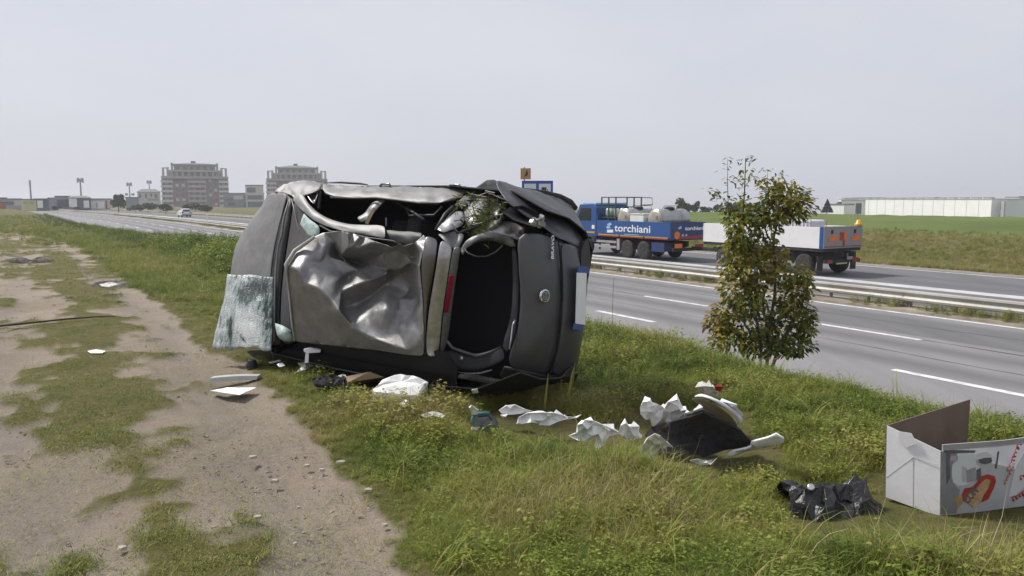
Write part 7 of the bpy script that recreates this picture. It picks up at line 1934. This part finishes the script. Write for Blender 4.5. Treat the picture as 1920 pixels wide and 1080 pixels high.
def near_bare(x, y):
    f = np.zeros(len(x))
    for bx_, by_, r_ in bare:
        f = np.maximum(f, sstep(r_ * 1.5, r_ * .9, np.hypot(x - bx_, (y - by_ + .16) * .7)))
    return f
# --- the verge near the camera
x, y, r = polar(78000, 2.6, 15.0, -42, 44, 0.8)
s, t = road_st(x, y); d, g = dirt_mask(x, y, s)
px_, py_ = px_np(x, y)
n1 = fbm(x * 1.3, y * 1.3, 4, 71); n2 = fbm(x * 3.6, y * 3.6, 3, 77); n3 = fbm(x * .5, y * .5, 3, 83)
ok = (RNG.random(len(x)) > d * 1.6 - .1) & (s < S_TOE + .2) & keep_out(x, y)
nb = near_bare(x, y); ok &= RNG.random(len(x)) > nb * .93
edge = np.clip((np.interp(py_, _edge[:, 0], _edge[:, 1]) + 130 - px_) / 150, 0, 1) * (s < S_CREST)       # 1 by the track
slope = sstep(S_CREST - 2.3, S_CREST - .5, s)
drypatch = sstep(.50, .62, n1) * sstep(.4, .55, n3)
px1 = (px_ - 1150) / 260; py1 = (py_ - 975) / 75
drypatch = np.maximum(drypatch * .8, sstep(1.2, .5, np.hypot(px1, py1)))
kind = RNG.random(len(x))
names = np.empty(len(x), object)
P_short = .60 - .25 * slope; P_weed = (.08 + .28 * slope + .12 * (n2 > .56)) * (1 - .5 * sstep(5.2, 3.8, r) * (1 - slope)); P_long = .16 + .16 * (n2 < .46) + .1 * drypatch; P_straw = .08 + .14 * drypatch + .08 * edge + .04 * slope
tot = P_short + P_weed + P_long + P_straw
c1, c2, c3 = P_short / tot, (P_short + P_weed) / tot, (P_short + P_weed + P_long) / tot
sel = np.where(kind < c1, 0, np.where(kind < c2, 1, np.where(kind < c3, 2, 3)))
lists = [short, weeds, long_, straw]
idx = np.array([PIDX[lists[k_][int(q * len(lists[k_]))].name] for k_, q in zip(sel, RNG.random(len(x)) * .999)])
isd = g > .3                                                     # the green patches on the track: low moss
sc = RNG.uniform(.55, 1.05, len(x)) * (1 - .68 * edge ** .7) * (.55 + .6 * n3)
longz = np.maximum(sstep(1.3, .5, np.hypot((px_ - 1060) / 260, (py_ - 915) / 80)), sstep(1.2, .6, np.hypot((px_ - 1780) / 260, (py_ - 1075) / 40)))
sc = np.where((sel == 2) | (sel == 3), sc * (.66 + .6 * longz + .25 * slope), sc)
sc *= .72 + .7 * fbm(x * 2.3, y * 2.3, 3, 161) * (1 - .5 * edge) + .25 * (n1 > .52)
sc *= 1 + .03 * np.clip(r - 5, 0, 10)
sc *= .95 * (1 - .68 * nb)
mossi = np.array([PIDX[moss[k_ % 4].name] for k_ in range(len(x))])
low = (isd & (d > .02)) | (px_ < np.interp(py_, _edge[:, 0], _edge[:, 1]) - 10)
idx = np.where(low, mossi, idx); sc = np.where(low, RNG.uniform(.45, 1.1, len(x)), sc)
tint = .29 + .70 * (n1 - .44) + .35 * (n2 - .5) + .17 * edge + .09 * drypatch - .04 * slope + RNG.normal(0, .05, len(x))
tint = np.where(low, .42 + .5 * (n2 - .5) + .3 * (n1 - .5) + RNG.normal(0, .07, len(x)), tint)
ok &= ~(low & (RNG.random(len(x)) < .40 + .5 * sstep(.55, .4, fbm(x * 6, y * 6, 3, 141))))
tint = np.clip(tint, .03, .8)
z = land_z(x, y, s) - .012
pos = np.stack([x, y, z], -1)
print('near tufts', int(ok.sum()))
scatter('grass', pos[ok], RNG.uniform(0, 6.28, ok.sum()), RNG.uniform(-.2, .2, ok.sum()), sc[ok], idx[ok], tint[ok])
# --- the verge farther along
x, y, r = polar(46000, 13.0, 120.0, -44, 12, 0.9)
s, t = road_st(x, y); d, g = dirt_mask(x, y, s); px_, py_ = px_np(x, y)
n1 = fbm(x * .5, y * .5, 4, 91); n2 = fbm(x * 1.6, y * 1.6, 3, 97)
ok = (RNG.random(len(x)) > d * 1.5) & (s < S_TOE + .2)
edgepx = np.interp(py_, _edge[:, 0], _edge[:, 1])
bushy = sstep(S_CREST - 3.2, S_CREST - 1.6, s) * sstep(12, 16, r)
sel = np.where(RNG.random(len(x)) < .15 + .75 * bushy, 1, np.where(RNG.random(len(x)) < .35, 2, 0))
lists = [short, tall, long_]
idx = np.array([PIDX[lists[k_][int(q * len(lists[k_]))].name] for k_, q in zip(sel, RNG.random(len(x)) * .999)])
sc = RNG.uniform(.7, 1.3, len(x)) * np.clip(.7 + r / 40, .9, 2.0) * .8
sc = np.where(sel == 1, RNG.uniform(.5, 1.15, len(x)) * (.28 + 1.05 * bushy * (.4 + n2)) * np.clip(1.25 - r / 60, .45, 1.1), sc)
low = px_ < edgepx
sc = np.where(low, np.minimum(sc, 1.0) * .4, sc)
tint = .32 + .6 * (n1 - .42) + .25 * (n2 - .5) - .24 * bushy + RNG.normal(0, .05, len(x))
tint = np.where(low, tint + .12, tint)
tint = np.clip(tint, .02, .8); z = land_z(x, y, s) - .02
pos = np.stack([x, y, z], -1)
scatter('grass', pos[ok], RNG.uniform(0, 6.28, ok.sum()), RNG.uniform(-.2, .2, ok.sum()), sc[ok], idx[ok], tint[ok])
# --- the far bank and the field edge
tt_ = RNG.uniform(0, 150, 60000); ss_ = 15.3 + RNG.random(60000) ** 1.3 * 17
x, y = road_pt(tt_, ss_); r = np.hypot(x, y)
ok = (np.arctan2(x, y) > -.15) & (np.arctan2(x, y) < .78) & (RNG.random(len(x)) < np.clip(1.3 - (ss_ - 15) / 14, .12, 1)) & (y > 5)
n1 = fbm(x * .22, y * .22, 4, 111); n2 = fbm(x * .9, y * .9, 3, 117)
sel = np.where(RNG.random(len(x)) < .45, 1, np.where(RNG.random(len(x)) < .5, 2, 3)); lists = [short, tall, long_, straw]
idx = np.array([PIDX[lists[k_][int(q * len(lists[k_]))].name] for k_, q in zip(sel, RNG.random(len(x)) * .999)])
sc = RNG.uniform(.7, 1.4, len(x)) * np.where(sel == 1, .32, 1.15)
tint = .47 + .6 * (n1 - .45) + .25 * (n2 - .5) + RNG.normal(0, .06, len(x)) - .20 * sstep(24, 30, ss_)
scatter('bank_grass', np.stack([x, y, land_z(x, y) - .02], -1)[ok], RNG.uniform(0, 6.28, ok.sum()), RNG.uniform(-.2, .2, ok.sum()), sc[ok], idx[ok], np.clip(tint, .05, .85)[ok])
# --- weeds on the strip under the crash barrier
tt_ = RNG.uniform(2, 200, 9000); ss_ = RNG.uniform(.36, 1.55, 9000); x, y = road_pt(tt_, ss_)
n1 = fbm(tt_ * .35, ss_ * 0, 3, 131); ok = (RNG.random(9000) < sstep(.50, .66, n1) * .9 + .05)
sel = np.where(RNG.random(9000) < .3, 1, np.where(RNG.random(9000) < .4, 2, 3))
idx = np.array([PIDX[lists[k_][int(q * len(lists[k_]))].name] for k_, q in zip(sel, RNG.random(9000) * .999)])
scatter('median_grass', np.stack([x, y, np.full(9000, ZR + .05)], -1)[ok], RNG.uniform(0, 6.28, ok.sum()), RNG.uniform(-.2, .2, ok.sum()), (RNG.uniform(.6, 1.3, 9000) * np.where(sel == 1, .5, 1))[ok], idx[ok], np.clip(.42 + RNG.normal(0, .12, 9000), .1, .9)[ok])

# --- straw and leaf litter lying on the bare dirt
litter = []
for k in range(4):
    r2 = random.Random(700 + k)
    litter.append(proto('wisp', [blade(r2, r2.gauss(0, .10), r2.gauss(0, .10), r2.uniform(.015, .05), r2.uniform(.002, .005), 1.35, r2.uniform(0, math.tau), r2.gauss(0, .15), 2, .25) for _ in range(12)]))
ALLP = sorted(proto_col.objects, key=lambda o: o.name); PIDX2 = {o.name: i for i, o in enumerate(ALLP)}
x, y, r = polar(9000, 3.0, 22.0, -42, 10, .9)
s, t = road_st(x, y); d, g = dirt_mask(x, y, s)
ok = (d > .4) & (RNG.random(len(x)) < sstep(.42, .62, fbm(x * 1.1, y * 1.1, 4, 151)))
scatter('litter', np.stack([x, y, land_z(x, y, s) - .022], -1)[ok], RNG.uniform(0, 6.28, ok.sum()), np.zeros(ok.sum()), RNG.uniform(.5, 1.2, ok.sum()), np.array([PIDX2[litter[k % 4].name] for k in range(len(x))])[ok], np.clip(RNG.normal(.62, .22, len(x)), .05, .95)[ok])

# --- loose pebbles on the dirt
def pebble_proto(k):
    r2 = random.Random(800 + k); mb = MB(); bm = bmesh.new(); bmesh.ops.create_icosphere(bm, subdivisions=1, radius=.012)
    for v in bm.verts: v.co *= r2.uniform(.75, 1.25); v.co.z *= .6
    me = bpy.data.meshes.new('yebble'); bm.to_mesh(me); bm.free(); me.materials.append(MATS['pebble'])
    ob = bpy.data.objects.new('ypebble', me); proto_col.objects.link(ob); return ob
pbs = [pebble_proto(k) for k in range(4)]
ALLP = sorted(proto_col.objects, key=lambda o: o.name); PIDX2 = {o.name: i for i, o in enumerate(ALLP)}
x, y, r = polar(16000, 3.0, 18.0, -42, 10, .9)
s, t = road_st(x, y); d, g = dirt_mask(x, y, s)
ok = (d > .45) & (RNG.random(len(x)) < .12 + .8 * sstep(.48, .66, fbm(x * 1.4, y * 1.4, 4, 171)))
scatter('gravel', np.stack([x, y, land_z(x, y, s) - .03], -1)[ok], RNG.uniform(0, 6.28, ok.sum()), RNG.uniform(-.3, .3, ok.sum()), (.22 + RNG.random(len(x)) ** 5 * 1.0)[ok], np.array([PIDX2[pbs[k % 4].name] for k in range(len(x))])[ok], np.zeros(ok.sum()))

# --- long arching blades standing out of the verge
arch = []
for k in range(4):
    r2 = random.Random(900 + k)
    arch.append(proto('zigzag_grass', [blade(r2, r2.gauss(0, .03), r2.gauss(0, .03), r2.uniform(.22, .48), r2.uniform(.005, .009), r2.uniform(.05, .6), r2.uniform(0, math.tau), r2.gauss(0, .08) + (.3 if r2.random() < .25 else 0), 5, r2.uniform(.6, 1.9)) for _ in range(13)]))
ALLP = sorted(proto_col.objects, key=lambda o: o.name); PIDX2 = {o.name: i for i, o in enumerate(ALLP)}
x, y, r = polar(2600, 2.9, 11.0, -10, 40, .9)
s, t = road_st(x, y); d, g = dirt_mask(x, y, s); qx, qy = px_np(x, y)
hot = np.maximum.reduce([sstep(1.2, .5, np.hypot((qx - 1030) / 190, (qy - 915) / 65)), .9 * sstep(1.2, .5, np.hypot((qx - 1250) / 320, (qy - 985) / 55)), .8 * sstep(1.2, .6, np.hypot((qx - 1750) / 320, (qy - 1065) / 45)), .35 * sstep(S_CREST - 3, S_CREST - 1, s)])
ok = (RNG.random(len(x)) < hot * .55 + .035) & (d < .1) & (s < S_TOE) & keep_out(x, y) & (near_bare(x, y) < .15)
scatter('grass', np.stack([x, y, land_z(x, y, s) - .02], -1)[ok], RNG.uniform(0, 6.28, ok.sum()), RNG.uniform(-.15, .15, ok.sum()), RNG.uniform(.5, .95, ok.sum()), np.array([PIDX2[arch[k % 4].name] for k in range(len(x))])[ok], np.clip(RNG.normal(.42, .12, len(x)), .1, .75)[ok])

# ------------------------------------------------------------------ tall single stalks by the wreck
GK = 'tall dry grass stalks beside the wreck'
stk = [([(1003, 690), (988, 640), (980, 600), (975, 575)], .004, .75, 'stalk in front of the lower tailgate leaning left'), ([(1058, 705), (1063, 640), (1067, 600), (1064, 585), (1050, 572)], .010, .55, 'broad yellow blade bent at its tip beside the licence plate'),
       ([(1052, 745), (1052, 700), (1051, 660), (1058, 630)], .005, .8, 'pale stalk rising from the grass at the bumper corner'), ([(1071, 745), (1076, 700), (1080, 660), (1092, 620)], .004, .6, 'thin blade leaning right under the plate'),
       ([(1140, 738), (1142, 700), (1146, 668), (1148, 655)], .009, .6, 'single yellow blade standing free right of the wreck'), ([(1020, 768), (1026, 720), (1028, 700)], .007, .6, 'short yellow blade left of the bumper corner'),
       ([(1060, 760), (1068, 730), (1073, 700), (1076, 688)], .010, .55, 'broad yellow blade low at the bumper corner'), ([(952, 696), (944, 650), (936, 610), (922, 585)], .004, .85, 'reddish seed stalk before the hatch opening'), ([(1150, 690), (1148, 620), (1149, 560), (1151, 520)], .002, .7, 'very thin tall stalk right of the licence plate'),
       ([(666, 690), (661, 660), (656, 645)], .006, .6, 'blade of grass against the roof panel edge'), ([(1104, 760), (1124, 735), (1142, 732), (1150, 738)], .005, .55, 'arching blade right of the bumper corner')]
for k, (pts, w_, v_, lb) in enumerate(stk):
    g0 = gz1(*pts[0]); D0 = (g0 - EYE).dot(FWD); P = [dp(x_, y_, D0) for x_, y_ in pts]; P[0] = g0 - Vector((0, 0, .03))
    # smooth the line
    Q = []
    for i in range(len(P) - 1):
        for q in range(4): Q.append(P[i].lerp(P[i + 1], q / 4))
    Q.append(P[-1]); nq = len(Q)
    mb = MB(); rows = []
    for i, p in enumerate(Q):
        t_ = i / (nq - 1); ww = 1.5 * w_ * (1 - t_ * .85) if w_ > .0045 else w_ * 1.1
        rows.append([p + Vector((-ww, 0, 0)), p + Vector((0, -ww * .4, 0)), p + Vector((ww, 0, 0))])
    mb.grid(rows)
    o = mb.build('grass_stalk', 'grass_blade', off=P[0], var=[v_] * (3 * nq), smooth=True, fixn=False)
    tag(o, lb, 'grass stalk', GK)
    if k in (0, 7):      # branching seed head
        mb = MB(); va = []; r2 = random.Random(k)
        for q in range(22):
            p = Q[int(nq * r2.uniform(.45, .99))]; e_ = p + Vector((r2.uniform(-.06, .06), r2.uniform(-.03, .03), r2.uniform(.01, .06)))
            mb.add([p - Vector((.0012, 0, 0)), p + Vector((.0012, 0, 0)), e_ + Vector((.0012, 0, 0)), e_ - Vector((.0012, 0, 0))], [(0, 1, 2, 3)]); va += [.9] * 4
        mb.build('seed_head', 'grass_blade', o, off=P[0], var=va, fixn=False)
# ------------------------------------------------------------------ thin haze over the plain
hm = bpy.data.materials.new('haze'); hm.use_nodes = True
n, l = hm.node_tree.nodes, hm.node_tree.links
n.clear()
ho = n.new('ShaderNodeOutputMaterial'); hv = n.new('ShaderNodeVolumePrincipled')
hv.inputs['Color'].default_value = (0.92, 0.94, 1.0, 1); hv.inputs['Density'].default_value = 0.0006; hv.inputs['Anisotropy'].default_value = 0.2
l.new(hv.outputs['Volume'], ho.inputs['Volume'])
MATS['haze'] = hm
zlow = float(gz.min()) - 1.0
mb = MB(); mb.box((0, 0, (zlow + 32) / 2), (9400, 9400, 32 - zlow)); hz = mb.build('haze', 'haze'); tag(hz, kind='stuff')
